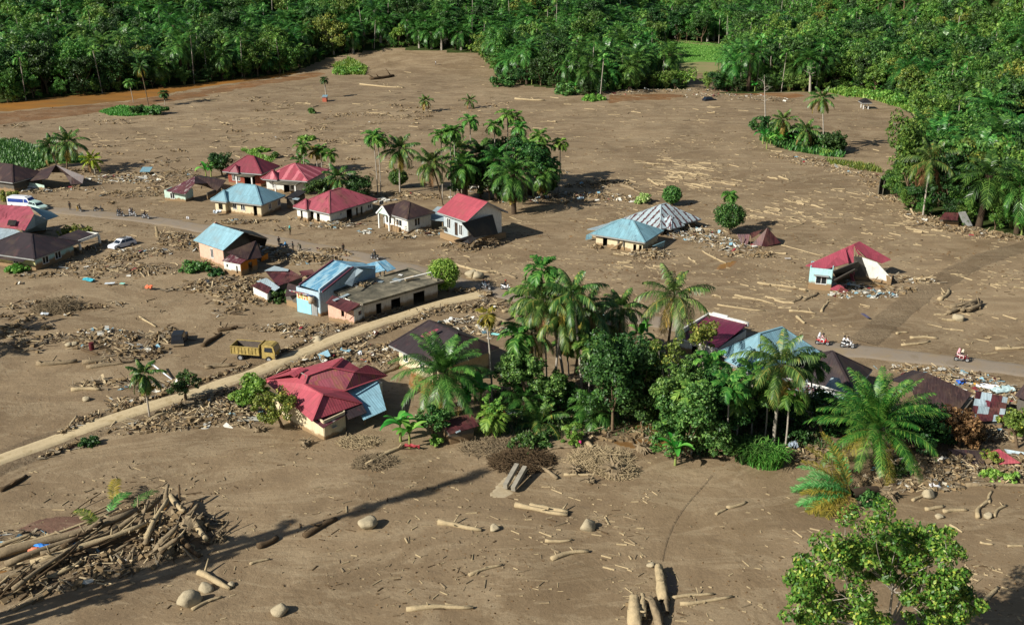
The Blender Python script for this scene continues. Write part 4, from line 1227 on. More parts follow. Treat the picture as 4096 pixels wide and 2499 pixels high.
ppoly(r, [(3320, 1158, .2), (3334, 1140, .5), (3386, 1140, .6), (3368, 1164, .2)], PINK, 'fallen_sheet')
ppoly(r, [(3335, 1120, 2.8), (3420, 1075, 3.6), (3440, 1082, .0), (3345, 1128, .0)], W_DARK, 'inner_wall', .14)  # this and the next wall added; their dark colour supplies the interior shade
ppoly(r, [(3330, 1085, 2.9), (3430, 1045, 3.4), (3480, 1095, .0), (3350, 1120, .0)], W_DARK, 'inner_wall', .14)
mb = MB()
for a, b in (((3420, 985, 5.0), (3425, 1050, 2.6)), ((3430, 1000, 4.6), (3490, 1060, 2.5)), ((3500, 1046, 2.9), (3550, 1110, .8)), ((3482, 1138, .1), (3512, 1108, 1.2)), ((3440, 975, 4.9), (3434, 1030, 3.0))):
    mb.beam(at(r, W(*a)), at(r, W(*b)), .12)
mb.build('roof_timber', WOODM, r)
rubble(3450, 1178, 5.0, 1.4, 330, .7, -.05, (2, 3, 1, 2, 6, 2, .2, .2), (.4, 1.6), 'pale roof sheets and splinters fanned out before the broken crimson house')
rubble(3400, 1150, 3.2, 1.4, 160, .9, 0, (2, 3, 2, 2, 3, 1, 0, .6))
rubble(3640, 1125, 4.0, 1.0, 260, .9, -.15, (6, 5, 3, 4, .1, 0, 0, 0), (.4, 1.8), 'muddy palm fronds and roots raked in a row east of the crimson house')
rubble(3600, 1160, 2.6, 1.2, 130, .5)
# blue gabled house (mid left)
r, L, D = frame('steep_blue_house', 'pink walled house with one broad pale blue gable slope, torn open behind', 'house', (804, 1036), (900, 1072), (1010, 1022))
walls(r, L, D, 3.2, W_PINK, {'f': [(3.2, 1.0, .7, 1.5)], 'r': [(1, 0, 3, 2.6, 'o')]}, 'u', 2.2, z0=-.4, mats={'r': W_DARK})  # right gable's shade is put into a darker wall colour
ppoly(r, [(773, 962, 3.0), (892, 1003, 3.0), (976, 930, 5.6), (854, 893, 5.6)], BLUE, 'roof')
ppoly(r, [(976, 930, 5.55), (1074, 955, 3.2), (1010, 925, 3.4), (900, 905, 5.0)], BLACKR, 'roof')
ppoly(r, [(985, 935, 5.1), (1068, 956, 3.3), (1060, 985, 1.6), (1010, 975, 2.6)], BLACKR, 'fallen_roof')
r, L, D = frame('orange_annex', 'brown roofed annex with white side and orange front below the blue slope', 'house', (900, 1088), (966, 1101), (1050, 1078))
walls(r, L, D, 1.9, W_WHITE, {'r': [(1.6, 0, .9, 1.5, 'o')], 'f': [(.5, .9, .3, .5, 'o'), (2.4, .2, .3, 1.2, 'o')]}, z0=-.4, mats={'r': W_ORG})
roof(r, L, D * .5, 1.95, .35, RUSTW, 'monof', .2, name='roof')
ppoly(r, [(905, 1010, 3.2), (1024, 962, 4.0), (990, 1040, 2.2)], BROWN, 'roof')
ppoly(r, [(1024, 962, 3.95), (1048, 1030, 2.0), (990, 1040, 2.15)], BROWN, 'roof')
ppoly(r, [(1046, 1028, 1.7), (1070, 1012, 1.9), (1072, 1034, 1.0), (1046, 1045, .8)], W_ORG, 'wall_piece', .12)
# rusty sheds
r, L, D = frame('rusty_shed', 'tumbled shed roofed in dark rusty sheets behind the blue tiled shop', 'shed', (1085, 1180), (1120, 1190), (1215, 1150))
ppoly(r, [(1060, 1083, 2.6), (1158, 1079, 2.9), (1214, 1108, 2.3), (1112, 1145, 1.9)], RUST, 'roof_sheet')
ppoly(r, [(1058, 1083, 2.7), (1098, 1064, 3.0), (1156, 1078, 3.0), (1152, 1084, 2.9)], METAL, 'roof_sheet')
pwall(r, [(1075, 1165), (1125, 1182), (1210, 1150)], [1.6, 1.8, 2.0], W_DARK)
r, L, D = frame('pale_sheet_shed', 'white sided lean-to with half rusty half pale sheets beside the green bush', 'shed', (1018, 1185), (1070, 1205), (1118, 1180))
pwall(r, [(1018, 1190), (1072, 1212), (1112, 1185)], [1.6, 1.3, 1.5], W_WHITE)
ppoly(r, [(1004, 1143, 2.0), (1040, 1128, 2.3), (1085, 1150, 1.9), (1072, 1176, 1.4)], RUST, 'roof_sheet')
ppoly(r, [(1026, 1125, 2.35), (1066, 1112, 2.6), (1120, 1150, 1.9), (1100, 1164, 1.6)], METAL, 'roof_sheet')
r, L, D = frame('brown_lean_to', 'small brown lean-to squeezed against the blue tiled shop sign', 'shed', (1150, 1225), (1190, 1235), (1200, 1190))
ppoly(r, [(1152, 1132, 2.6), (1196, 1145, 2.6), (1186, 1180, 1.9), (1140, 1186, 1.6)], BROWN, 'roof_sheet')
pwall(r, [(1148, 1215), (1190, 1228)], 1.5, W_DARK)
r, L, D = frame('rust_sheet_pile', 'fallen rust red sheets lying behind the blue tiled shop', 'sheets', (1200, 1110), (1240, 1115), (1250, 1100))
ppoly(r, [(1196, 1085, .8), (1250, 1078, 1.0), (1262, 1095, .5), (1210, 1105, .3)], RUST, 'roof_sheet')
# shop with blue tile roof
r, L, D = frame('blue_tiled_shop', 'long shop with blue tile sheet roof, blue parapet walls and a faded picture panel', 'shop', (1193, 1240), (1283, 1264), (1545, 1178))
walls(r, L, D, 3.4, W_BLUE, {'f': [(.3, 0, 1.0, 2.0, 'o')] if False else []}, z0=-.4)
mb = MB()
wallside(mb, (L + .02, 0, 0), (L + .02, D, 0), 3.4, [], 3.3, [(D, 4.0), (D * .5, 5.4), (0, 3.9)]); solid(mb.build('parapet', W_BLUE, r), .2)
ppoly(r, [(1332, 1041, 5.2), (1197, 1139, 3.5), (1289, 1168, 3.5), (1413, 1068, 5.1)], TILE, 'roof')
ppoly(r, [(1332, 1041, 5.15), (1413, 1068, 5.05), (1500, 1075, 3.9), (1455, 1052, 4.0)], TILE, 'roof')
mb = MB(); mb.beam(at(r, W(1197, 1139, 3.6)), at(r, W(1332, 1041, 5.3)), .2, .2); mb.beam(at(r, W(1289, 1168, 3.6)), at(r, W(1413, 1068, 5.2)), .2, .2); mb.build('barge_board', M('maroon_trim', '5a3440', .7, .2), r)
# front: awning, picture panel, blue board, grey shutter
ads = [M('panel_orange', 'c08a50', .5, .3), M('panel_cream', 'cfc39a', .5, .25), M('panel_green', '8da45a', .5, .3), M('panel_red', 'b4404a', .5, .3), M('panel_white', 'd4d8da', .5, .15), M('panel_blue', '2f5fa8', .5, .2)]
mb = MB(); 
for i in range(12):
    for j in range(3):
        mb.box((.25 + i * .22, -.16, 2.0 + j * .3), (.22, .05, .3), None, [1, 0, 2, 1, 0, 1, 3, 1, 0, 2, 1, 1][(i + j * 5) % 12])
mb.build('picture_panel', ads, r)
mb = MB()
for i in range(10):
    mb.box((.1 + i * .36, -.75, 3.05 - .05 * (i % 2)), (.36, 1.3, .06), (-.35, 0, 0), [4, 3, 1, 3, 3, 1, 3, 4, 4, 5][i])
mb.build('awning', ads, r)
mb = MB(); mb.box((1.35, -.14, .85), (2.6, .08, 2.2)); mb.build('board_panel', M('sky_blue_board', '8cc8dc', .6, .15), r)
mb = MB(); [mb.box((2.85 + k * .2, -.16 - .02 * (k % 2), 1.1), (.2, .05, 2.6)) for k in range(5)]; mb.build('shutter', TRIMG, r)
tk = MB().tube([(3.3, -.7, 1.9), (3.3, -.7, 2.9)], .42, 12).build('water_tank', M('cream_tank', 'b8a58a', .6, .2), r, smooth=True)
ppoly(r, [(1378, 1135, 4.3), (1425, 1072, 4.9), (1453, 1082, 4.8), (1435, 1110, 4.0), (1408, 1145, 3.8)], METAL, 'loose_sheet')
# small blue tile panels behind
r, L, D = frame('blue_canopy', 'blue tiled roadside canopy in two slopes behind the flat concrete roof', 'canopy', (1455, 1120), (1540, 1140), (1585, 1100))
ppoly(r, [(1451, 1061, 2.5), (1507, 1046, 3.0), (1542, 1082, 2.3), (1500, 1092, 2.1)], TILE, 'roof')
ppoly(r, [(1505, 1047, 2.9), (1541, 1040, 2.9), (1584, 1075, 2.0), (1549, 1087, 2.1)], TILE, 'roof')
posts(r, [(.3, .3), (3.0, 0.3), (2, 2.4)], 2.1, TRIMG, .07)
# flat concrete row
r, L, D = frame('flat_roofed_row', 'flat roofed white row with mossy concrete slab and mud marked shopfronts', 'building', (1352, 1234), (1459, 1283), (1713, 1181))
walls(r, L, D, 2.5, W_WHITE, {'r': [(1.9, 0, .9, 1.9, 'o'), (4.4, 0, 1.6, 1.9, 'o'), (8.2, 0, 2.0, 1.9, 'o')], 'f': []}, z0=-.4, mats={'r': wall_mat('stained_shopfront', 'c4c0b6', 1.5)})
mb = MB(); mb.box((L / 2 + .1, D / 2, 2.66), (L + 1.3, D + 1.3, .32)); mb.build('roof_slab', CONC, r)
mb = MB(); mb.box((L / 2, D * .985, 2.95), (L + .8, .2, .3)); mb.box((.0, D * .8, 2.93), (.2, D * .35, .25)); mb.build('kerb', CONC, r)
for (x, y, s, m) in ((1.5, 6.2, .8, 0), (2.6, 8.4, 1.1, 0), (1.2, 10, .5, 1)):
    mb = MB(); mb.box((x, y, 2.9), (1.2 * s, .8 * s, .06), (0, .05, .4)); mb.build('loose_sheet', [METAL, TRIM][m], r)
rub = rubble(at(r, W(1480, 1120, 2.82)) if False else tuple(W(1455, 1140, 2.8)), 0, 1.6, 1.2, 50, .3, 0, (4, 3, 3, 1, 1, .3, .1, 0), (.2, .8), 'broken blocks and timber lying on the concrete roof', 'debris', 2.85, 1, parent=True)
# lean-to with pink wall
r, L, D = frame('pink_annex', 'pink walled annex with rusty sheet roof at the end of the flat roofed row', 'house', (1317, 1279), (1418, 1300), (1462, 1283))
walls(r, L, D, 2.1, W_PINK, {'f': [(2.1, .9, .5, .9, 'o')], 'r': [(.9, 1.0, .8, .6, 'o')]}, z0=-.4, mats={'r': W_WHITE})
ppoly(r, [(1303, 1212, 2.2), (1388, 1251, 2.2), (1442, 1216, 2.9), (1330, 1182, 2.9)], RUST, 'roof')
ppoly(r, [(1330, 1200, 2.75), (1340, 1204, 2.75), (1400, 1178, 3.0), (1390, 1174, 3.0)], METAL, 'metal_sheet')
mb = MB(); [mb.beam(at(r, W(1385, 1250, 2.0)), at(r, W(x, y, z)), .07) for x, y, z in ((1440, 1220, 2.6), (1382, 1272, 1.0), (1410, 1262, 1.2))]; mb.build('brace', WOODM, r)
# brown roof house behind the oil palm
r, L, D = frame('brown_gabled_house', 'pale walled house with wide dark brown gable roof behind the big oil palm', 'house', (1600, 1465), (1755, 1545), (1925, 1462))
walls(r, L, D, 2.9, W_CREAM, {'f': [(.9, 1.1, .9, 1.2), (4.2, 1.0, .9, 1.2), (6.6, 0, .9, 2.0, 'd')]}, z0=-.4)
roof(r, L, D, 2.9, 2.4, BROWN2, 'hipu', .9, inset=2.0)
ppoly(r, [(1680, 1345, 4.55), (1705, 1352, 4.5), (1756, 1318, 5.42), (1748, 1314, 5.45)], DKRED, 'replaced_sheet')
# big red house in front
r, L, D = frame('big_red_roof_house', 'large house with many sloped bright crimson roof and pale blue lean-to sheets', 'house', (1066, 1625), (1299, 1762), (1400, 1715))
e = 2.3
pwall(r, [(1066, 1626), (1165, 1690), (1299, 1760), (1382, 1722), (1372, 1700)], 2.25, W_CREAM)
pwall(r, [(1066, 1626), (1180, 1692), (1262, 1738)], [2.27, 2.27, 2.27], W_WHITE, 'painted_wall', z0=1.1, t=.2)
pwall(r, [(1450, 1660), (1530, 1600), (1420, 1540), (1180, 1560)], 2.2, W_WHITE)
A1, A2, A3 = (1054, 1520, e), (1247, 1684, e), (1449, 1612, e)
P1 = (1291, 1576, 4.0); P2 = (1218, 1535, 4.0); P0 = (1140, 1500, 4.2)
ppoly(r, [[A1, A2, P1, P2], [A1, P2, (1222, 1500, 4.4), (1160, 1478, 4.0)]], RED, 'roof')
ppoly(r, [A2, A3, P1], RED, 'roof')
ppoly(r, [P1, A3, (1380, 1562, 3.1), P2], RED, 'roof')
ppoly(r, [[P2, (1380, 1562, 3.1), (1549, 1501, 2.7), (1418, 1487, 4.3)], [P2, (1418, 1487, 4.3), (1324, 1468, 4.9)], [P2, (1324, 1468, 4.9), (1230, 1500, 4.5)]], roof_mat('mottled_red_roof', '9a4c5a', '9a6250', .42, mud=.1), 'roof')
ppoly(r, [[(1230, 1502, 4.45), (1324, 1468, 4.88), (1368, 1431, 5.0), (1330, 1440, 4.2), (1190, 1478, 4.1)]], RED, 'roof')
ppoly(r, [(1324, 1468, 4.87), (1368, 1431, 5.0), (1448, 1480, 3.7), (1418, 1486, 4.27)], RED, 'roof')
ppoly(r, [(1418, 1486, 4.25), (1464, 1459, 4.4), (1549, 1501, 2.72)], RED, 'roof_wing')
ppoly(r, [(1464, 1459, 4.4), (1549, 1501, 2.7), (1500, 1470, 3.2)], RED, 'roof_wing')
ppoly(r, [(1160, 1497, 4.55), (1207, 1468, 4.75), (1223, 1476, 4.6), (1178, 1508, 4.35)], RED, 'dormer')
ppoly(r, [(1054, 1520, 2.32), (1160, 1475, 4.2), (1207, 1468, 4.7), (1160, 1497, 4.5)], RED, 'roof')
mb = MB()
for a, b in ((A2, P1), (P1, P2), (P2, (1230, 1500, 4.55)), (P1, A3), ((1230, 1502, 4.5), (1324, 1468, 4.95)), ((1324, 1468, 4.95), (1368, 1431, 5.05)), (A1, (1160, 1475, 4.2)), ((1324, 1468, 4.95), (1418, 1487, 4.35)), ((1418, 1487, 4.35), (1549, 1501, 2.75)), (P2, (1380, 1562, 3.15)), ((1380, 1562, 3.15), (1549, 1501, 2.75))):
    mb.beam(at(r, W(a[0], a[1], a[2] + .08)), at(r, W(b[0], b[1], b[2] + .08)), .2, .07)
mb.build('ridge_cap', RED, r, uv=True)
ppoly(r, [(1250, 1681, 2.15), (1380, 1632, 2.15), (1395, 1652, 1.9), (1293, 1712, 1.75)], RUSTW, 'lower_roof')
ppoly(r, [(1378, 1634, 2.2), (1448, 1614, 2.2), (1468, 1650, 1.8), (1394, 1678, 1.7)], BROWN2, 'lower_roof')
ppoly(r, [(1385, 1560, 2.6), (1512, 1522, 2.6), (1545, 1640, 1.5), (1455, 1680, 1.3)], roof_mat('blue_white_sheet', '8fbccc', None, dark=.85, mud=.05), 'lean_to_roof')
posts(r, [tuple(at(r, W(1545, 1655)))[:2], tuple(at(r, W(1460, 1695)))[:2]], 1.4, WOODM, .07)
sh = MB(); sh.quad(at(r, W(1330, 1712, .9)), at(r, W(1350, 1702, .9)), at(r, W(1350, 1702, 1.25)), at(r, W(1330, 1712, 1.25))); solid(sh.build('vent', TRIMG, r), .1)
# little shed by bananas
r, L, D = frame('rust_roofed_shed', 'small grey board shed with rusty ribbed roof at the edge of the grove', 'shed', (1800, 1772), (1893, 1753), (1888, 1720))
walls(r, L, D, 1.5, W_DARK, {}, z0=-.3);  # shaded wall: the shade is painted in by its dark colour
ppoly(r, [(1762, 1690, 1.9), (1881, 1653, 1.9), (1915, 1704, 1.5), (1800, 1737, 1.5)], RUST, 'roof')
ppoly(r, [(1822, 1727, 1.6), (1840, 1720, 1.62), (1843, 1725, 1.6), (1826, 1732, 1.58)], METAL, 'metal_sheet')
# roof amid the palms
r, L, D = frame('shaded_red_house', 'low house with worn dark red roof half hidden by coconut palms beside the road', 'house', (2290, 1320), (2370, 1345), (2440, 1320))
walls(r, L, D, 1.9, W_CYAN, {}, z0=-.3)
ppoly(r, [(2270, 1241, 2.4), (2353, 1216, 2.9), (2436, 1300, 2.2), (2357, 1322, 1.9)], RUSTW, 'roof')
ppoly(r, [(2270, 1241, 2.35), (2357, 1322, 1.85), (2300, 1340, 1.3), (2225, 1275, 1.6)], METAL, 'roof')
# maroon parapet house
r, L, D = frame('parapet_house', 'low house with plum ribbed roof behind white parapets beside the road', 'house', (2710, 1398), (2865, 1440), (2990, 1366))
walls(r, L, D, 1.5, W_WHITE, {'f': [(2.0, .1, .8, 1.0, 'o')]}, z0=-.3)
roof(r, L, D, 1.7, .55, MAROON, 'monof', .12)
mb = MB(); mb.box((-.15, D / 2, 1.95), (.25, D + .5, .9)); mb.box((L / 2, D + .15, 2.25), (L + .5, .25, .6)); mb.box((L * .3, D + .15, 2.6), (L * .4, .28, .3)); mb.build('parapet', W_WHITE, r)
mb = MB(); mb.box((L / 2, -.22, 1.55), (L + .4, .1, .16)); mb.build('gutter', TRIM, r)
# pale blue hips
r, L, D = frame('blue_hip_house', 'house with bright pale blue hip roof between the plum roof and the coconut palm', 'house', (2900, 1470), (3025, 1530), (3210, 1450))
walls(r, L, D, 2.0, W_BLUE, {}, z0=-.3)
roof(r, L, D, 2.0, 2.7, BLUE, 'hip', .7)
roof(r, 3.0, 2.6, 2.0, 1.9, BLUE, 'hipv', .5, x0=2.0, y0=-1.2, name='roof_wing', inset=1.9)
r, L, D = frame('brown_hip_house', 'house with dark brown hip roof patched by two pale metal panels', 'house', (3175, 1575), (3385, 1625), (3480, 1560))
walls(r, L, D, 2.3, W_WHITE, {'f': [(2, .8, 1, 1.1), (6, .8, 1, 1.1)]}, z0=-.3)
roof(r, L, D, 2.3, 2.6, BROWN2, 'hip', .8, fascia=TRIM)
ppoly(r, [(3300, 1545, 3.35), (3328, 1506, 4.2), (3358, 1512, 4.15), (3382, 1570, 2.75)], METAL, 'patch_panel')
ppoly(r, [(3214, 1512, 3.6), (3226, 1508, 3.8), (3232, 1530, 3.2), (3220, 1530, 3.1)], METAL, 'patch_panel')
ppoly(r, [(3275, 1558, 2.0), (3385, 1590, 2.0), (3340, 1632, 1.2), (3255, 1602, 1.3)], METAL, 'lean_to_roof')
ppoly(r, [(3100, 1505, 2.1), (3180, 1520, 2.0), (3270, 1556, 1.95), (3250, 1600, 1.3), (3190, 1585, 1.4), (3085, 1545, 1.5)], PATCH, 'lean_to_roof')
mb = MB(); mb.beam(at(r, W(3240, 1540, 2.25)), at(r, W(3384, 1584, 2.25)), .3, .1); mb.build('gutter', TRIM, r)
ppoly(r, [(3385, 1570, 2.0), (3440, 1620, 1.5), (3425, 1632, 1.3), (3370, 1600, 1.6)], BROWN, 'lean_to_roof')
# collapsed brown roof, right
r, L, D = frame('sunken_brown_roof', 'sunken dark brown roof lying low behind the big oil palm fronds', 'house', (3690, 1690), (3820, 1700), (3890, 1640))
ppoly(r, [(3708, 1491, 3.0), (3888, 1572, 2.2), (3816, 1664, .9), (3675, 1628, 1.0), (3640, 1540, 2.2)], BROWN, 'roof')
ppoly(r, [(3708, 1491, 2.95), (3640, 1540, 2.15), (3560, 1520, 1.2), (3650, 1480, 2.0)], BROWN2, 'roof')
pwall(r, [(3700, 1700), (3815, 1712), (3880, 1650)], [.8, .8, 1.6], W_DARK)
r, L, D = frame('patchwork_shed', 'patchwork shed roofed in square pale and rust red metal sheets', 'shed', (3880, 1710), (4005, 1720), (4035, 1660))
pts = [(3905, 1562, 2.5), (4030, 1590, 2.4), (4012, 1684, 1.2), (3880, 1684, 1.2)]
mb = MB(); rr = random.Random(4)
P = [at(r, W(*p)) for p in pts]
mats = [METAL, PATCH, RUST, BLUE]
for i in range(6):
    for j in range(4):
        f = lambda s, t: (P[0].lerp(P[1], s)).lerp(P[3].lerp(P[2], s), t)
        dz = Vector((0, 0, rr.uniform(0, .06)))
        mb.poly([f(i / 6, j / 4) + dz, f((i + 1.06) / 6, j / 4) + dz, f((i + 1.06) / 6, (j + 1.05) / 4) + dz, f(i / 6, (j + 1.05) / 4) + dz], (2 if noise.noise((i * .55, j * .8, 2.3)) > .08 else 0 if (i + j) % 3 else 1))
solid(mb.build('roof_sheets', mats, r, uv=True), .04)
pwall(r, [(3885, 1712), (4002, 1722), (4030, 1668)], [1.1, 1.1, 1.9], W_DARK)
r, L, D = frame('brown_edge_house', 'brown roofed house cut off by the right edge of the picture', 'house', (4062, 1660), (4150, 1690), (4230, 1650))
walls(r, L, D, 1.9, W_DARK, {}, z0=-.3); ppoly(r, [(4058, 1582, 2.4), (4096, 1537, 3.4), (4200, 1560, 3.4), (4190, 1640, 1.9)], BROWN, 'roof')
r, L, D = frame('grey_fallen_roof', 'flat dark grey roof sheet lying on rubble beside the red sheet', 'roof', (3800, 1880), (3900, 1890), (3940, 1850))
ppoly(r, [(3791, 1795, .9), (3941, 1803, .9), (3937, 1853, .5), (3862, 1857, .4)], BROWN2, 'roof_sheet')
r, L, D = frame('red_fallen_roof', 'crumpled red roof sheet lying on rubble at the right edge', 'roof', (3950, 1880), (4050, 1890), (4090, 1850))
ppoly(r, [(3945, 1811, .9), (3995, 1795, 1.1), (4082, 1851, .6), (3999, 1857, .3)], RED, 'roof_sheet')
ppoly(r, [(4016, 1795, .6), (4096, 1808, .8), (4110, 1825, .5), (4030, 1812, .4)], METAL, 'pale_sheet')
# left edge group
r, L, D = H('rust_roofed_house', 'rust brown hip roofed house at the left edge below the green plot', (-90, 750), (60, 770), (140, 735), 2.3, 2.2, BROWN, W_DARK, o=.8)
r, L, D = frame('caved_in_house', 'caved in house with sagging brown roof open like a cave at the front', 'house', (70, 748), (285, 765), (350, 720))
ppoly(r, [[(58, 720, 1.4), (224, 660, 3.6), (190, 715, 2.4), (120, 725, 1.7)]], BROWN, 'roof')
ppoly(r, [(224, 660, 3.6), (337, 705, 2.0), (330, 735, .6), (285, 740, .5), (262, 700, 1.8)], BROWN, 'roof')
ppoly(r, [(224, 660, 3.55), (337, 705, 2.0), (240, 690, 1.6), (140, 690, 1.8)], BROWN2, 'roof')
pwall(r, [(80, 748), (140, 756), (180, 760)], [1.0, 1.2, .9], W_GREEN)
ppoly(r, [(60, 722, 1.2), (108, 722, 1.4), (148, 752, .3), (100, 750, .3)], TRIM, 'torn_sheet')
r, L, D = frame('red_gable_house', 'white gabled house with red upper roof and blue lower roof at the left edge', 'house', (-120, 985), (95, 950), (170, 905))
pwall(r, [(95, 950), (180, 910)], 2.2, W_BLUE)  # white wall, bluish shade painted in
r_, L_, D_ = r, L, D
ppoly(r, [[(-90, 815, 5.2), (120, 826, 5.2), (137, 857, 4.6), (100, 922, 3.0), (56, 915, 3.1), (-60, 905, 3.1)]], RED2, 'roof')
ppoly(r, [(137, 857, 4.55), (190, 880, 3.0), (182, 925, .0), (100, 935, .2), (100, 922, 2.9)], W_BLUE, 'gable_wall', .14)  # white gable wall; pale blue colour carries its shade
ppoly(r, [(118, 826, 5.1), (190, 880, 3.1), (235, 865, 2.6), (200, 845, 3.0)], BLUE, 'roof_wing')
ppoly(r, [(-100, 905, 3.0), (56, 915, 3.0), (82, 928, 2.6), (0, 968, 1.9), (-100, 960, 2.0)], METAL, 'lower_roof')
ppoly(r, [(35, 880, 4.05), (68, 882, 4.03), (60, 902, 3.55), (28, 900, 3.6)], BLACKR, 'hole_shade_sheet')  # dark sheet standing in for the shade inside a roof hole
pwall(r, [(-100, 990), (20, 1005)], 1.8, W_WHITE)
r, L, D = frame('long_brown_house', 'long dark brown roofed house with white porch frame at the left edge', 'house', (-60, 1050), (146, 1080), (262, 1016))
walls(r, L, D, 2.2, W_YEL, {'f': [(2, .7, 1, 1), (6, .7, 1, 1)], 'r': [(1.4, .5, 1.2, 1.3), (4, .5, 1.2, 1.3)]}, z0=-.3, mats={'r': W_CYAN})
roof(r, L, D, 2.2, 2.0, BROWN2, 'hip', .9)
roof(r, L * .9, 3.2, 1.75, .5, BROWN2, 'monof', .3, y0=-1.2, x0=-.2, name='lower_roof')
mb = MB(); mb.beam((L + .3, D + .9, 1.95), (L + .3, D + 5.6, 1.95), .14, .45); mb.beam((L - 3.6, D + 5.6, 1.95), (L + .3, D + 5.6, 1.95), .14, .4); mb.build('porch_beam', W_WHITE, r)
posts(r, [(L + .3, D + 1.2), (L + .3, D + 5.6), (L - 3.6, D + 5.6)], 1.8, W_WHITE, .15)
roof(r, 3.7, 4.4, 1.95, .35, BROWN2, 'monor', .1, x0=L - 3.6, y0=D + 1.1, name='porch_roof')
# brown collapsed near brick house
r, L, D = frame('blackened_house', 'half collapsed house with blackened brown hip roof left of the crimson roof', 'house', (662, 800), (744, 806), (890, 765))
walls(r, L, D * .3, 1.9, W_GREEN, {'f': [(1.2, .4, .9, 1.1)]}, z0=-.3, skip='b')
ppoly(r, [(664, 765, 2.0), (780, 706, 3.4), (778, 735, 2.9), (742, 778, 1.8)], RUSTW, 'roof')
ppoly(r, [[(780, 706, 3.4), (905, 722, 2.6), (868, 765, 1.0), (820, 745, 1.6), (778, 735, 2.9)]], BROWN, 'roof')
ppoly(r, [(780, 706, 3.35), (905, 722, 2.55), (860, 712, 1.6), (800, 702, 1.8)], BROWN2, 'roof')
pwall(r, [(830, 798), (885, 775)], 1.3, W_DARK)
# distant and small
r, L, D = H('field_hut', 'tiny cream hut with bright blue roof at the far end of the rice field', (2566, 158), (2598, 160), (2607, 157), 2.6, .9, roof_mat('bright_blue_roof', '3f7fb0', 'c6d4da', .42, mud=.02), W_PINK, 'gabu', .5, cat='hut')
r, L, D = frame('pavilion', 'small open pavilion with a dark roof alone on the far right mud', 'pavilion', (3452, 437), (3474, 437), (3478, 431))
roof(r, L, D, 1.9, .9, BLACKR, 'hip', .6); posts(r, [(.1, .1), (L - .1, .1), (.1, D - .1), (L - .1, D - .1)], 1.8, TRIM, .1)
r, L, D = frame('tin_shelter', 'small pale blue tin shelter on the mud beyond the road', 'shelter', (565, 702), (598, 702), (606, 694))
roof(r, L, D, .9, .4, BLUE, 'monof', .2, fascia=None); posts(r, [(.1, .1), (L - .1, .1)], .8, WOODM, .05)
r, L, D = frame('field_kiosk', 'tiny blue and orange kiosk under a thin palm on the far mud', 'kiosk', (1291, 406), (1306, 406), (1310, 402))
walls(r, L, D, 1.3, M('orange_board', 'b06048', .7, .2), {}, z0=-.2); roof(r, L, D, 1.3, .2, BLUE, 'monof', .2)
r, L, D = frame('wood_edge_shed', 'maroon roofed shack with a tilted grey panel at the foot of the right wood', 'shed', (3755, 898), (3832, 902), (3850, 888))
ppoly(r, [(3754, 878, 1.3), (3779, 850, 2.1), (3835, 852, 2.1), (3831, 882, 1.3)], RUST, 'roof')
ppoly(r, [(3833, 850, 2.6), (3862, 846, 3.0), (3891, 903, .3), (3856, 904, .2)], TRIMG, 'tilted_panel')
pwall(r, [(3758, 900), (3832, 904)], 1.0, W_DARK)
r, L, D = frame('culvert_wall', 'curved pale concrete culvert mouth at the edge of the right wood', 'wall', (3505, 770), (3560, 800), (3570, 790))
pwall(r, [(3512, 778), (3518, 745), (3540, 728)], 1.6, CONC); pwall(r, [(3530, 780), (3534, 752), (3548, 738)], 1.3, CONC)
# ================================================================ single trees and plants
R = random.Random(33)
L_MID = leaf_mat('deep_green_leaf', '27481c', '3a622a', '688c44', .5, .25)
def base_xy(px, py): return G(px, py)

def height_at(base, px, py):
    "height of a point seen at px,py standing over the same distance as base"
    q = WY(px, py, base.y); return q

def coconut(bx, by, cx_, cy_, L=4.2, nf=24, label='', r=.16, seed=0, nl=26, sp=(88, -42), nuts=6, mat=None, hang=1.3, name='coconut_palm', group=None, base=None, dy=0.0):
    b = base if base is not None else G(bx, by); top = WY(cx_, cy_, b.y + dy)
    root = empty(name, b, label, 'palm', group)
    rel = top - b; g = np.random.default_rng(seed + 900)
    pts = [Vector((0, 0, -.3)), rel * .33 + Vector((rel.x * -.10, 0, 0)), rel * .66 + Vector((rel.x * -.08, 0, 0)), rel]
    pts = smooth_line(pts, 2)
    rad = np.interp(np.linspace(0, 1, len(pts)), [0, .08, 1], [r * 1.7, r * 1.1, r * .8])
    link('trunk', trunk_mesh('trunk', pts, rad, BARKP if seed % 3 else BARK, 8), root)
    c = palm_crown(int(nf * 1.0), L * 1.12, 1.2, int(nl * 1.25), L * .24, .15 if by < 900 else .12, sp, hang * 1.25, .12, g, dead=.12, sprd=.5)
    V, Q, m = c.arr()
    link('crown', bulk('crown', V + np.array(rel), Q, [mat or L_COCO, L_DEAD if seed % 2 else L_YEL], m), root)
    if nuts:
        mb = MB()
        for k in range(nuts):
            a = g.uniform(0, 6.28); mb.ell((rel.x + math.cos(a) * .38, rel.y + math.sin(a) * .38, rel.z - .25 - g.uniform(0, .4)), (.14, .14, .17), 7, 5)
        mb.build('coconuts', M('young_coconut', 'a89a4a', .5, .3), root, smooth=True)
    return root

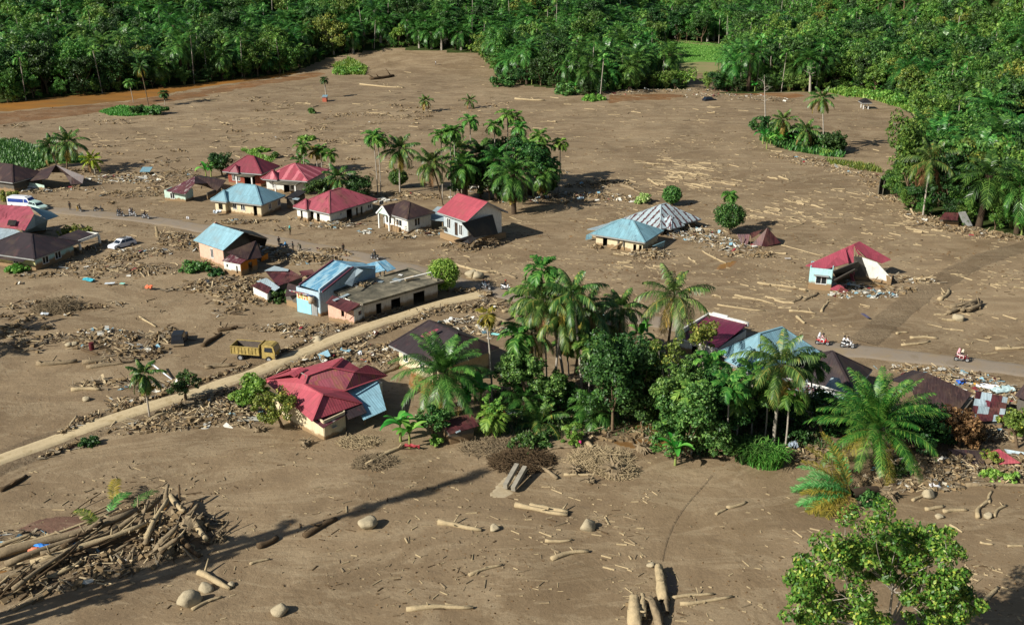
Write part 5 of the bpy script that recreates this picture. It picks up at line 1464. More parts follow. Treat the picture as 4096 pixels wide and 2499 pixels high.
def areca(bx, by, tx, ty, label, seed=0, L=2.1, nf=9, mat=None, r=.09, sp=(72, -12), group=None, n=15, ll=.95):
    "top = where the leaf tuft starts"
    b = G(bx, by); top = WY(tx, ty, b.y); root = empty('areca_palm', b, label, 'palm', group)
    g = np.random.default_rng(seed + 300); rel = top - b
    pts = smooth_line([Vector((0, 0, -.3)), rel * .5 + Vector((.1, 0, 0)), rel], 2)
    link('trunk', trunk_mesh('trunk', pts, np.linspace(r * 1.2, r * .9, len(pts)), BARKP, 6), root)
    V, Q = np_tube([rel, rel + Vector((0, 0, .9))], [r * 1.2, r * .7], 6)
    link('crownshaft', bulk('crownshaft', V, Q, M('green_shaft', '6a8a44', .4, .2)), root)
    c = palm_crown(nf + 2, L, 1.7, n + 3, ll, .26, sp, .8, .35, g, sprd=.3, t0=.2)
    V, Q, m = c.arr(); link('crown', bulk('crown', V + np.array(rel) + [0, 0, .8], Q, mat or L_AREC), root)
    return root

def oilpalm(bx, by, cx_, cy_, label, L=6.0, nf=40, seed=0, nl=34, mat=None, sp=(85, -50), yellow=.08, ll=1.05, trunk_r=.42, droop=1.5, pw=.85):
    b = G(bx, by); top = WY(cx_, cy_, b.y); rel = top - b
    root = empty('oil_palm', b, label, 'palm'); g = np.random.default_rng(seed + 50); near = by > 1400
    link('trunk', trunk_mesh('trunk', [(0, 0, -.4), tuple(rel * .5), tuple(rel + Vector((0, 0, .2)))], [trunk_r * 1.2, trunk_r, trunk_r * 1.3], BARKD, 9), root)
    c = palm_crown(nf, L, droop, nl, ll, .10 if near else .17, sp, 1.0, .2, g, dead=yellow, sprd=.4, pw=pw)
    V, Q, m = c.arr(); link('crown', bulk('crown', V + np.array(rel), Q, [mat or L_PALM, L_YEL], m), root)
    return root

def tree(bx, by, cx_, cy_, rad, hgt, label, mat=L_MID, nb=45, nper=60, size=.22, seed=0, bark=BARK, name='broadleaf_tree', cat='tree', hang=.3, flat=.75, tr=.16, group=None, shell=.5):
    "crown centre seen at cx,cy; crown radius and height in metres"
    b = G(bx, by); c = WY(cx_, cy_, b.y) - b; g = np.random.default_rng(seed + 700)
    root = empty(name, b, label, cat, group)
    nb = int(nb * 1.25); cb, cs = tree_crown(rad * 1.1, hgt * 1.1, nb, int(nper * 1.1), size * .85, g, 0, hang, flat, shell=shell)
    if 'round' in label.split() or 'two stems' in label:
        cb = NB(); cs = []; n_ = 90
        for k in range(n_):
            u_ = 1 - 2 * (k + .5) / n_; a_ = k * 2.4; q = math.sqrt(1 - u_ * u_) * g.uniform(.62, .86); cc = np.array([rad * q * math.cos(a_), rad * q * math.sin(a_), hgt / 2 + hgt / 2 * u_ * .82])
            V, Q = blob_leaves(cc, (rad * .24,) * 3, 70, size * .85, g, hang, .3); cb.add(V, Q); cs.append(cc)
    V, Q, m = cb.arr(); off = np.array([c.x, c.y, c.z - hgt / 2])
    link('crown', bulk('crown', V + off, Q, mat), root)
    h0 = max(c.z - hgt * .35, .3); t = NB()
    pts = [(0, 0, -.3), (c.x * .4, 0, h0 * .5), (c.x * .8, c.y * .8, h0)]
    V, Q = np_tube(pts, [tr * 1.3, tr, tr * .8], 7); t.add(V, Q)
    for q in cs[:9]:
        q = q + off
        V, Q = np_tube([pts[-1], tuple(np.array(pts[-1]) * .45 + q * .55 + g.normal(size=3) * .12), tuple(q)], [tr * .5, tr * .3, tr * .1], 5); t.add(V, Q)
    link('trunk', t.mesh('trunk', bark), root)
    return root

def bush(bx, by, rad, hgt, label, mat=L_MID, seed=0, nb=22, nper=45, size=.2, cat='bush', name='bush', group=None):
    b = G(bx, by); g = np.random.default_rng(seed + 70); root = empty(name, b, label, cat, group)
    cb, cs = tree_crown(rad, hgt, nb, nper, size, g, -hgt * .15)
    V, Q, m = cb.arr(); link('foliage', bulk('foliage', V, Q, mat), root)
    t = NB()
    for q in cs[:6]:
        V, Q = np_tube([(0, 0, -.2), tuple(q * .5), tuple(q)], [.06, .04, .02], 4); t.add(V, Q)
    link('stems', t.mesh('stems', BARK), root); return root

def banana(bx, by, label, s=1.0, v=0, group=None): return put('banana', v, G(bx, by), 'banana_plant', label, 'plant', group, s)

# ---- centre grove: coconut palms --------------------------------
coconut(2263, 1573, 2190, 1200, 4.0, 30, 'tallest coconut palm of the central grove, its white stem leaning left', .15, 1)
areca(2161, 1536, 2107, 1215, 'areca palm with thin pale stem just left of the tallest coconut palm', 2, 2.6, 12, L_AREC)
areca(2188, 1544, 2166, 1105, 'thin white stemmed areca palm rising highest over the central grove', 3, 2.6, 12, L_AREC, sp=(78, -5))
coconut(2330, 1600, 2290, 1175, 3.6, 22, 'coconut palm with dark hanging fronds right behind the tallest coconut palm', .14, 4)
coconut(2470, 1480, 2485, 1232, 3.3, 24, 'ragged coconut palm with orange nuts and a dead brown frond', .16, 5, nuts=10)
coconut(2660, 1500, 2698, 1183, 4.6, 22, 'coconut palm with wide spread fronds over the road beside the plum roof', .16, 6, nuts=4)
coconut(3092, 1786, 3123, 1457, 4.3, 24, 'coconut palm with thick white stem and yellow nuts before the blue hip roof', .19, 8, nuts=12)
coconut(2165, 1700, 2161, 1690, 3.9, 16, 'stemless young coconut palm spreading from the ground at the grove front', .16, 9, nuts=0, sp=(82, 5), hang=.8)
coconut(599, 1670, 574, 1495, 2.1, 26, 'short crowned palm with thin brown stem standing beside the dirt track', .10, 10, nuts=0, sp=(86, -80), nl=22)
areca(1970, 1604, 1948, 1285, 'dying areca palm with a few withered fronds on a mossy stem', 11, 1.3, 6, L_YEL, .1, sp=(80, -70), n=9)
areca(2276, 1500, 2262, 1395, 'short areca palm in shade under the tallest coconut palm', 12, 1.9)
areca(2350, 1620, 2362, 1400, 'dark areca palm with thin brown stem right of the central white stems', 13, 2.2, 9)
# back groves
coconut(1600, 775, 1597, 598, 4.2, 26, 'tall coconut palm with straight white stem left of the back grove', .16, 20, nuts=3)
coconut(1772, 822, 1724, 652, 3.9, 24, 'coconut palm leaning left in front of the back grove', .15, 21, nuts=2)
coconut(1850, 770, 1835, 600, 3.8, 22, 'dark coconut palm in the middle of the back grove', .15, 22, nuts=0)
coconut(228, 668, 204, 584, 3.6, 22, 'left of two tall coconut palms behind the green plot', .15, 23, nuts=0)
coconut(268, 690, 272, 568, 4.0, 24, 'taller of two coconut palms behind the green plot', .16, 24, nuts=0)
coconut(382, 697, 366, 640, 2.5, 18, 'short yellow green coconut palm beyond the caved in house', .14, 25, nuts=0, mat=leaf_mat('lime_palm_leaf', '6a8a24', '90ac30', 'b8c040', .45, .35, .1))
coconut(1340, 800, 1352, 712, 3.6, 20, 'coconut palm between the faded red roof and the dull red roof', .15, 26, nuts=0)
coconut(1205, 668, 1203, 640, 2.4, 14, 'small palm standing behind the striped red roof', .13, 27, nuts=0)
coconut(1705, 448, 1703, 402, 2.3, 18, 'lone young palm on a stick mound in the far mud', .10, 28, nuts=0)
coconut(1880, 434, 1880, 402, 2.2, 14, 'small leaning palm alone on the far mud, right of its taller mate', .12, 29, nuts=0)
coconut(594, 423, 561, 268, 2.6, 18, 'tall leaning coconut palm on the green islet by the brown river', .13, 30, nuts=0)
areca(534, 412, 518, 340, 'thin palm left of the leaning coconut on the river islet', 31, 1.8, 9)
areca(659, 421, 656, 385, 'short dark palm on the right of the river islet', 32, 1.6, 9, L_DARK)
areca(1304, 392, 1298, 330, 'ragged thin palm standing over the tiny kiosk on the far mud', 33, 1.3, 7, L_DARK, .16)
coconut(3293, 605, 3288, 392, 3.4, 20, 'tall coconut palm with straight pale stem on the reedy island', .15, 34, nuts=0)
coconut(3228, 598, 3226, 520, 3.6, 20, 'bushy coconut palm in the middle of the reedy island', .15, 35, nuts=0)
coconut(3130, 575, 3135, 480, 3.4, 18, 'bushy coconut palm at the left end of the reedy island', .15, 36, nuts=0)
coconut(3690, 872, 3722, 640, 4.8, 20, 'bright coconut palm at the front of the right wood', .16, 37, nuts=0)
# arecas of the back grove
for i, (bx, by, tx, ty, lb) in enumerate([(1512, 785, 1494, 560, 'left of the twin areca palms beside the straight white coconut stem'), (1524, 785, 1512, 570, 'right of the twin areca palms beside the straight white coconut stem'),
        (1885, 760, 1880, 500, 'areca palm standing clear above the left of the back grove'), (1980, 755, 1978, 520, 'areca palm with dark tuft above the middle of the back grove'),
        (2030, 750, 2030, 475, 'tallest areca palm above the back grove'), (2062, 748, 2062, 488, 'areca palm just right of the tallest one over the back grove'), (2080, 760, 2078, 525, 'third areca palm down from the top of the back grove'),
        (1770, 800, 1764, 560, 'areca palm above the coconut palm leaning left'), (1802, 800, 1800, 545, 'areca palm with white stem foot at the left grove edge'), (1820, 806, 1816, 540, 'thick tufted areca palm at the left grove edge'),
        (2235, 770, 2241, 588, 'lone yellow green areca palm at the right end of the back grove'), (2198, 768, 2205, 668, 'short areca palm at the right end of the back grove'), (2215, 772, 2212, 700, 'lowest areca palm at the right end of the back grove'),
        (2140, 775, 2160, 560, 'areca palm on the right shoulder of the back grove'), (2160, 770, 2175, 600, 'areca palm hanging over the right side of the back grove')]):
    areca(bx, by, tx, ty, lb, 60 + i, 2.3 if i not in (10,) else 1.8, 12, L_LITE if i == 10 else L_AREC)
for i, (bx, by, tx, ty, lb) in enumerate([(1215, 690, 1212, 600, 'dark areca palm left of the yellow one behind the striped roof'), (1270, 680, 1262, 620, 'yellowing areca palm behind the striped red roof'), (1286, 680, 1284, 612, 'areca palm right beside the yellowing one behind the striped roof'), (1318, 690, 1320, 630, 'rightmost small palm behind the striped red roof')]):
    areca(bx, by, tx, ty, lb, 90 + i, 2.0, 10, L_YEL if i == 1 else L_AREC)
# oil palms
oilpalm(2057, 855, 2049, 700, 'big oil palm at the front of the back grove with a shaggy green trunk', 5.8, 44, 1)
oilpalm(1925, 775, 1922, 620, 'dark oil palm in the centre of the back grove', 5.0, 34, 2)
oilpalm(2120, 780, 2115, 600, 'oil palm on the right of the back grove', 4.6, 32, 3)
oilpalm(1779, 1665, 1775, 1490, 'large oil palm with arching fronds before the brown gable roof', 6.0, 52, 4, 40, droop=1.25, pw=1.1)
oilpalm(3512, 1868, 3506, 1715, 'huge bright oil palm with upright fronds at lower right', 6.9, 62, 5, 40, leaf_mat('bright_oil_palm_leaf', '2c561c', '42722a', '7f9c42', .42, .25, .05), yellow=.12, droop=1.05, sp=(89, -25), pw=1.35)
oilpalm(3225, 1700, 3235, 1690, 'small oil palm crown in the shade of the leaning areca stems', 3.0, 20, 6) if False else None
fp = empty('fallen_oil_palm', G(3400, 2000), 'toppled oil palm with green and orange brown fronds spread on the mud', 'palm')
c = NB(); g = np.random.default_rng(8)
for i, (az, el, L_, m) in enumerate([(170, 12, 6, 0), (180, 20, 6.2, 0), (190, 10, 6.2, 0), (200, 6, 6.4, 0), (160, 25, 5.6, 0), (150, 32, 6, 0), (215, 4, 7.2, 1), (208, 8, 6.6, 1), (225, 2, 7.6, 1), (185, 30, 5.5, 0), (140, 55, 6.5, 1), (128, 62, 7, 1), (118, 60, 6.4, 0), (232, -2, 7.4, 2), (240, 0, 6.6, 2), (172, 40, 5, 0), (195, 22, 5.6, 1), (155, 44, 6, 1), (250, 0, 5.5, 2)]):
    V, Q, _ = frond(np.array([0, 0, .7]), math.radians(az), math.radians(el), L_ * .9, .7, 36, 1.1, .12, .5, .4, rng=g, twist=g.uniform(-.6, .6)); c.add(V, Q, m)
V, Q, m = c.arr(); link('crown', bulk('crown', V, Q, [leaf_mat('fresh_palm_leaf', '3a7c38', '569c4c', '8cc478', .4, .3, .05), L_YEL, L_DEAD], m), fp)
link('trunk', trunk_mesh('trunk', [(0, 0, .6), (1.6, .8, .5), (3.0, 1.6, .1)], [.55, .5, .45], BARKD), fp)
# round trees
tree(1795, 1165, 1773, 1096, 2.6, 4.4, 'round bright green tree beside the road junction', L_LITE, 60, 90, .2, 1)
tree(1262, 790, 1257, 768, 1.6, 2.6, 'small bush', L_MID, 30, 50, .2, 2) if False else None
tree(1604, 752, 1592, 708, 2.0, 3.0, 'small round green tree behind the straight white coconut stem', L_MID, 40, 60, .22, 3)
tree(2690, 822, 2688, 778, 1.9, 3.2, 'round green tree behind the striped peeling roof', L_MID, 45, 70, .2, 4)
tree(2918, 938, 2920, 862, 2.8, 4.0, 'broad green tree with two stems between the rubble and the maroon sheets', L_MID, 60, 80, .22, 5)
areca(2925, 925, 2918, 800, 'small palm tuft poking from the broad green two stemmed tree', 95, 1.3, 9)
tree(890, 705, 880, 650, 2.7, 3.8, 'dark leafy tree left of the deep crimson roof', L_DARK, 45, 60, .25, 6)
tree(1440, 800, 1428, 752, 3.2, 4.0, 'wide dark tree behind the dull red roof', L_DARK, 60, 70, .25, 7)
tree(1300, 800, 1275, 762, 2.6, 3.6, 'green tree between the striped red roof and the dull red roof', L_MID, 45, 60, .25, 8)
tree(744, 1607, 736, 1530, 1.7, 2.3, 'small dark tree with forked stem on the edge of the dirt track', L_DARK, 30, 60, .16, 9)
tree(1010, 1655, 1004, 1568, 2.2, 3.2, 'pale leaved bushy tree at the left corner of the big crimson roof', L_LITE, 45, 70, .22, 10)
tree(1133, 1712, 1105, 1630, 2.3, 3.4, 'olive green tree against the wall of the big crimson roofed house', L_OLIVE, 40, 60, .2, 11)
tree(1738, 1752, 1726, 1680, 1.9, 3.6, 'dark green tree left of the rusty board shed', L_MID, 40, 60, .2, 12)
tree(1925, 790, 1900, 700, 3.2, 5.2, 'dense dark tree at the heart of the back grove', L_DARK, 60, 60, .25, 13)
tree(2100, 790, 2112, 640, 4.2, 6.4, 'tall leafy tree filling the right of the back grove', L_DARK, 80, 60, .26, 14)
tree(1855, 800, 1835, 735, 2.2, 4.4, 'vine covered tree at the left of the back grove', L_DARK, 45, 60, .25, 15)
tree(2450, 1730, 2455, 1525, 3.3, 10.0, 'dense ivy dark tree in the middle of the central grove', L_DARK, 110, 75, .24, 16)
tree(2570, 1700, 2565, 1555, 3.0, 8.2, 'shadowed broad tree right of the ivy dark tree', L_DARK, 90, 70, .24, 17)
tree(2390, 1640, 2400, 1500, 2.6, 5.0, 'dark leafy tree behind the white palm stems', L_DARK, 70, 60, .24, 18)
tree(2110, 1640, 2085, 1470, 2.2, 3.6, 'mid green tree at the left of the central grove', L_MID, 60, 60, .24, 19)
tree(2210, 1660, 2195, 1560, 2.0, 3.2, 'green shrubby tree under the white palm stems', L_MID, 60, 60, .22, 20)
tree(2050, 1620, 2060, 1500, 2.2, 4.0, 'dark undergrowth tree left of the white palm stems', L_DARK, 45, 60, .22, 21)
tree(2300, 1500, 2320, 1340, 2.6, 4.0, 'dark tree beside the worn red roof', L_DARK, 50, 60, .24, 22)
tree(2720, 1700, 2650, 1480, 2.2, 6.5, 'thin crowned tree with a forked white trunk left of the plum roof', L_OLIVE, 34, 34, .22, 23, BARKP, tr=.14)
tree(2840, 1600, 2800, 1370, 2.1, 5.0, 'open crowned tree with pale limbs rising before the plum roof', L_OLIVE, 34, 36, .22, 24, BARKP, tr=.12)
tree(2775, 1835, 2740, 1700, 2.8, 8.2, 'tall leafy tree curtain at the right front of the grove', L_MID, 90, 75, .24, 25)
tree(2850, 1830, 2840, 1740, 2.5, 4.4, 'green tree at the front of the right grove', L_MID, 60, 70, .22, 26)
tree(2930, 1780, 2920, 1640, 2.7, 4.6, 'dark tree under the areca tufts of the right grove', L_DARK, 60, 60, .24, 27)
tree(3290, 1740, 3280, 1655, 2.4, 3.6, 'dark bushy tree below the patched brown hip roof', L_DARK, 50, 60, .22, 28)
tree(3660, 1800, 3690, 1720, 2.8, 4.0, 'dark shaded tree right of the huge bright oil palm', L_DARK, 60, 60, .24, 29)
tree(3830, 1790, 3850, 1715, 2.3, 3.2, 'muddy grey green tree below the sunken brown roof', L_DEAD, 45, 50, .22, 30)
tree(4070, 1790, 4062, 1700, 1.9, 3.0, 'pale green tree at the right edge below the patchwork shed', L_OLIVE, 40, 60, .2, 31)
for i, (x, y, cx_, cy_, r_, h, m, lb) in enumerate([
    (2230, 1640, 2235, 1580, 2.0, 3.0, 0, 'dark shrubby tree between the two white stem feet'), (2520, 1640, 2515, 1430, 2.8, 5.0, 0, 'dark tree top behind the ivy dark tree'), (2620, 1640, 2610, 1560, 2.4, 4.4, 0, 'dark tree in the gap before the forked white trunk'),
    (2440, 1440, 2420, 1400, 2.4, 3.4, 0, 'dark tree under the ragged coconut palm'), (2760, 1780, 2700, 1560, 2.6, 5.4, 1, 'tall leafy tree behind the bright white stemmed areca'),
    (2830, 1760, 2830, 1640, 2.6, 4.6, 0, 'dense dark tree in the middle of the right grove'), (2980, 1700, 2975, 1620, 2.2, 3.6, 0, 'dark tree in front of the blue hip roof'), (3080, 1700, 3080, 1640, 2.2, 3.2, 0, 'shaded tree behind the thick white coconut stem'),
    (3160, 1690, 3160, 1640, 2.2, 2.8, 0, 'shaded tree below the patched lean-to roof'), (2890, 1700, 2890, 1540, 2.2, 4.2, 1, 'leafy tree rising to the left eave of the blue hip roof'), (2750, 1560, 2760, 1480, 2.0, 3.6, 1, 'green tree against the white wall of the plum roofed house'), (3360, 1720, 3350, 1690, 2.0, 2.4, 0, 'dark bush tree behind the toppled oil palm'),
    (3600, 1740, 3600, 1680, 2.4, 3.2, 0, 'shaded tree under the sunken brown roof'), (3740, 1760, 3740, 1720, 2.0, 2.6, 0, 'dark low tree under the right end of the sunken brown roof')]):
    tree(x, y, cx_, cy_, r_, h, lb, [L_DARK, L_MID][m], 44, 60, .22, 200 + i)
for i, (bx, by, tx, ty, lb, k) in enumerate([(2766, 1823, 2766, 1600, 'bright areca palm with white stem at the front of the right grove', 2.5), (2901, 1819, 2915, 1570, 'areca palm with dark stem second from the left in the right grove', 2.4), (2945, 1790, 2948, 1620, 'half hidden areca palm in the shade of the right grove', 2.0),
        (3005, 1745, 3010, 1520, 'areca palm with broad bright leaves before the blue hip roof', 2.6), (3057, 1770, 3070, 1590, 'areca palm with yellow banded stem left of the thick white coconut stem', 2.3), (3140, 1798, 3155, 1600, 'areca palm just right of the thick white coconut stem', 2.3),
        (3240, 1712, 3246, 1475, 'dark areca palm in front of the brown hip roof', 2.2), (2840, 1640, 2848, 1480, 'areca palm touching the left eave of the blue hip roof', 2.6), (2870, 1700, 2880, 1600, 'low areca palm with pale green tips in the right grove', 2.4), (2700, 1790, 2715, 1720, 'short areca palm under the leafy tree curtain', 1.9)]):
    areca(bx, by, tx, ty, lb, 110 + i, k * .95, 10, L_DARK if i == 6 else L_AREC, n=16)
areca(1970, 1735, 1972, 1690, 'short bright green fern leaved palm right of the rusty board shed', 130, 2.0, 14, L_LITE)
tree(1975, 1740, 1970, 1660, 1.0, 3.6, 'narrow bright green vine column right of the rusty board shed', L_LITE, 30, 50, .2, 32, name='vine_column')
# foreground big tree, only its upper crown inside the picture
fb = G(3560, 2790); root = empty('spreading_tree', fb, 'wide open crowned green tree with pale branches at the bottom right', 'tree')
g = np.random.default_rng(4)
cl = [(3560, 2085, 2.0), (3500, 2110, 1.2), (3620, 2120, 1.1), (3440, 2160, 1.6), (3520, 2170, 1.7), (3590, 2160, 1.6), (3380, 2180, 1.6), (3330, 2200, 1.6), (3300, 2240, 1.5), (3420, 2230, 1.5), (3490, 2225, 1.6), (3560, 2220, 1.7), (3640, 2190, 1.6), (3700, 2180, 1.4), (3735, 2150, 1.0), (3725, 2120, .8), (3740, 2220, 1.6), (3790, 2240, 1.5), (3660, 2260, 1.6), (3820, 2290, 1.4), (3700, 2300, 1.7), (3770, 2320, 1.6), (3840, 2350, 1.3), (3240, 2290, 1.5), (3200, 2310, 1.3), (3270, 2340, 1.4), (3180, 2350, 1.1), (3210, 2400, 1.5), (3260, 2430, 1.7), (3330, 2400, 1.7), (3400, 2370, 1.7), (3460, 2400, 1.6), (3350, 2460, 1.8), (3420, 2470, 1.8), (3490, 2470, 1.4), (3250, 2490, 1.6), (3630, 2390, 1.2), (3700, 2410, 1.5), (3760, 2440, 1.7), (3820, 2400, 1.4), (3800, 2480, 1.4), (3870, 2440, 1.2), (3895, 2420, .8), (3560, 2290, 1.1), (3500, 2290, 1.0), (3640, 2330, 1.0), (3700, 2480, 1.2)]
lv = NB(); br = NB(); fork = WY(3560, 2520, fb.y) - fb
forks = [WY(x, y, fb.y + dy) - fb for x, y, dy in ((3570, 2365, 0), (3600, 2400, 1), (3450, 2440, -.5), (3650, 2350, 1.5), (3330, 2480, .5))]
for f in forks:
    V, Q = np_tube(smooth_line([fork, fork.lerp(f, .5) + Vector((0, .2, -.2)), f], 2), np.linspace(.12, .06, 13)[:len(smooth_line([fork, fork, f], 2))], 6); br.add(V, Q)
for i, (x, y, s) in enumerate(cl):
    c = WY(x, y, fb.y + g.uniform(-3.4, 3.4)) - fb
    for k in range(6 if s > 1.3 else 4):
        q = np.array(c) + g.normal(size=3) * s * .40
        V, Q = blob_leaves(q, (s * .44, s * .44, s * .32), 84, .17, g, .5, .3, 2.0); lv.add(V, Q)
        if k < 3: V, Q = np_tube([tuple(c), tuple(q)], [.03, .01], 4); br.add(V, Q)
    f = min(forks, key=lambda f: (f - c).length)
    mid = f.lerp(c, .5) + Vector(g.normal(size=3) * .35)
    V, Q = np_tube(smooth_line([f, mid, c], 2), np.linspace(.05, .015, len(smooth_line([f, mid, c], 2))), 5); br.add(V, Q)
V, Q = np_tube([(0, 0, -.3), tuple(fork * .5 + Vector((.3, 0, 0))), tuple(fork)], [.42, .3, .22], 9); br.add(V, Q)
link('crown', lv.mesh('crown', L_BIG), root); link('trunk', br.mesh('trunk', BARKP, True), root)
# bananas and bushes
for i, (x, y, s, lb) in enumerate([(1603, 1765, 1.0, 'big torn leaved banana plant at the corner of the big crimson roof'), (1640, 1790, .9, 'lower banana plant beside the torn leaved one'), (1866, 1650, 1.1, 'banana plant in dark shade left of the mossy areca stem'), (1925, 1640, 1.15, 'banana plant right behind the rusty board shed'), (1900, 1600, 1.0, 'banana plant behind its mates near the mossy areca stem'),
        (825, 715, 1.0, 'banana plant beside the dark tree near the blackened roof'), (845, 708, .9, 'smaller banana plant beside the dark tree near the blackened roof'), (2700, 1860, .9, 'small banana plant with split leaves at the foot of the right grove'), (2562, 1400, 1.1, 'banana plant with one upright leaf beside the road')]):
    banana(x, y, lb, s, i)
for i in range(14):
    banana(3050 + i * 17 + R.uniform(-6, 6), 588 + R.uniform(-34, 10) + i * 1.6, 'banana plant crowding the front of the reedy island', R.uniform(.8, 1.15), i, 'banana plants on the reedy island')
for i in range(10):
    tree(3040 + i * 34, 530 + i * 9, 3040 + i * 34, 497 + i * 10, R.uniform(2, 3), R.uniform(3, 4.4), 'leafy tree in the thicket on the reedy island', [L_MID, L_DARK][i % 2], 36, 46, .32, 40 + i, group='thicket on the reedy island')
tree(3330, 612, 3335, 560, 3.0, 3.6, 'rounded feathery tree at the right tip of the reedy island', L_DARK, 50, 50, .3, 33)
for i, (x, y, r_, h, lb, m) in enumerate([(291, 945, 3.4, 2.6, 'wide flowering grey green bush above the dark brown roof', L_OLIVE), (42, 805, 2.2, 2.6, 'dusty green bush below the caved in house', L_OLIVE), (66, 1088, 2.0, 1.4, 'yellow green bush against the pale yellow wall', L_LITE), (1115, 1208, 1.7, 2.2, 'leafy green bush between the sheds and the blue tiled shop', L_MID),
        (2566, 812, 1.8, 2.4, 'variegated pale shrub beside the peeling striped roof', leaf_mat('variegated_leaf', '5f8a30', '9ab05a', 'd2d49a', .5, .3, .05)), (780, 1080, 2.4, 1.1, 'low green weeds in front of the pink walled house', L_MID), (860, 1100, 1.3, 1.2, 'palm leaved weeds by the white annex wall', L_DARK), (1246, 455, 1.2, 1.9, 'lone green bush on the far mud', L_MID), (1040, 608, 2.0, .8, 'low green weeds behind the crimson roofs', L_LITE), (1100, 632, 1.0, 1.3, 'small green shrub behind the deep crimson roof', L_MID), (1230, 560, 2.6, .6, 'thin green weeds on the far mud', L_LITE),
        (1256, 740, 1.4, 1.2, 'bush', L_MID), (560, 455, 3.0, 3.0, 'left green thicket on the river islet', L_DARK), (630, 458, 3.2, 2.6, 'right green thicket on the river islet', L_MID), (2010, 345, 5.0, 3.6, 'bright shrub at the tip of the grove by the far mud', L_MID), (2260, 378, 4.5, 3.4, 'bright leafy shrub at the foot of the grove spur', L_MID), (2370, 402, 3.4, 1.6, 'low shrub under the last oil palm of the spur', L_LITE),
        (2700, 350, 8.0, 7.0, 'bright green bushy tree before the rice field', L_LITE), (2900, 360, 6.0, 6.5, 'rounded ivy green bush right of the mud inlet', L_MID), (1390, 290, 5.5, 1.6, 'low weeds on the far mud edge', L_LITE), (3400, 372, 6, 1.8, 'pale green scrub in the corner of the right mud cove', L_LITE), (3500, 392, 7, 2.0, 'second patch of pale green scrub along the mud cove', L_LITE), (3600, 420, 6, 2.4, 'light scrub under the palms at the cove edge', L_LITE), (3300, 618, 1.8, 1.0, 'bright low weeds below the tall island coconut', L_LITE),
        (2090, 1790, 1.9, 1.5, 'rounded green shrub at the front of the central grove', L_MID), (2170, 1770, 1.6, 1.6, 'small shrub beside the stemless young coconut palm', L_MID), (2290, 1770, 1.3, 2.4, 'bright long leaved shrub at the grove front', L_LITE), (3470, 2005, 1.6, 1.3, 'muddy green shrub beside the toppled oil palm', L_MID), (3445, 2010, 1.2, 1.0, 'grey green shrub next to the toppled oil palm', L_DARK), (3990, 1920, 1.7, 1.4, 'yellow green shrub in the wreckage at lower right', L_LITE), (3970, 1850, 1.3, 1.6, 'thin shrub in front of the crumpled red sheet', L_OLIVE), (360, 1775, 1.2, .7, 'low dark weeds beside the dirt track', L_DARK), (3880, 1760, 2.0, 1.5, 'grey dusty bush under the patchwork shed', L_DEAD), (3560, 1890, 2.2, 1.4, 'creeper covered bush at the foot of the huge oil palm', L_MID), (3180, 1760, 1.8, 1.6, 'dark bush behind the leaning areca stems', L_DARK), (1745, 1775, .9, 1.0, 'little lime green plant below the rusty shed tree', L_LITE)]):
    if lb == 'bush': continue
    bush(x, y, r_, h, lb, m, i, nb=26, nper=50, size=.17 if y > 1400 else .26 if y > 700 else .42)
# tall reeds by the dark pool
def reeds(bx, by, n, rad, h, label, mat=L_MID, w=.05, name='reeds'):
    b = G(bx, by); g = np.random.default_rng(int(bx)); bt = NB()
    for i in range(n):
        a = g.uniform(0, 6.28); q = math.sqrt(g.uniform(0, 1)) * rad; x, y = math.cos(a) * q, math.sin(a) * q * .7
        az = g.uniform(0, 6.28); ln = h * g.uniform(.6, 1.1); o = np.array([x, y, 0.]); d = np.array([math.cos(az), math.sin(az), 0]); s = np.array([-d[1], d[0], 0]) * w
        P = [o, o + d * .15 * ln + [0, 0, .55 * ln], o + d * .42 * ln + [0, 0, .8 * ln], o + d * .8 * ln + [0, 0, .72 * ln]]
        V = np.array([P[0] - s, P[0] + s, P[1] + s, P[1] - s, P[2] + s, P[2] - s, P[3] + s * .2, P[3] - s * .2])
        bt.add(V, np.array([[0, 1, 2, 3], [3, 2, 4, 5], [5, 4, 6, 7]]))
    o = link(name, bt.mesh(name, mat)); o.location = b; tag(o, label, 'reeds'); return o
reeds(3000, 1845, 260, 1.5, 2.6, 'tall bright green reeds left of the thick white coconut stem')
reeds(3060, 1860, 320, 1.7, 2.4, 'tall bright green reeds at the foot of the thick white coconut stem', L_GRASS)
reeds(2985, 1815, 160, 1.0, 2.0, 'smaller reed clump beside the dark pool')
# grass patches as ground cover
def grass(px, n, h, name='grass', mat=L_GRASS, w=.05, label='green grass'):
    pts = [(W(*p).x, W(*p).y) for p in px]; x0, x1 = min(p[0] for p in pts), max(p[0] for p in pts); y0, y1 = min(p[1] for p in pts), max(p[1] for p in pts)
    g = np.random.default_rng(n); X = g.uniform(x0, x1, n * 3); Y = g.uniform(y0, y1, n * 3); k = inside_np(X, Y, pts); X, Y = X[k][:n], Y[k][:n]; m = len(X)
    Z = hills(X, Y) + relief(X, Y); az = g.uniform(0, 6.28, m); ln = h * g.uniform(.5, 1.3, m); d = np.stack([np.cos(az), np.sin(az)], -1)
    B = np.stack([X, Y, Z], -1); s = np.stack([-d[:, 1], d[:, 0], 0 * X], -1) * w; T = B + np.stack([d[:, 0] * ln * .5, d[:, 1] * ln * .5, ln], -1)
    V = np.stack([B - s, B + s, T + s * .3, T - s * .3], 1).reshape(-1, 3)
    o = link(name, bulk(name, V, np.arange(m * 4).reshape(-1, 4), mat)); tag(o, label, 'grass', kind='stuff'); return o
grass([(-200, 560), (60, 562), (150, 590), (250, 612), (330, 622), (335, 645), (200, 655), (150, 680), (60, 672), (-200, 660)], 9000, .7, mat=L_MID, w=.16, label='green garden crops behind the rusty roofs')
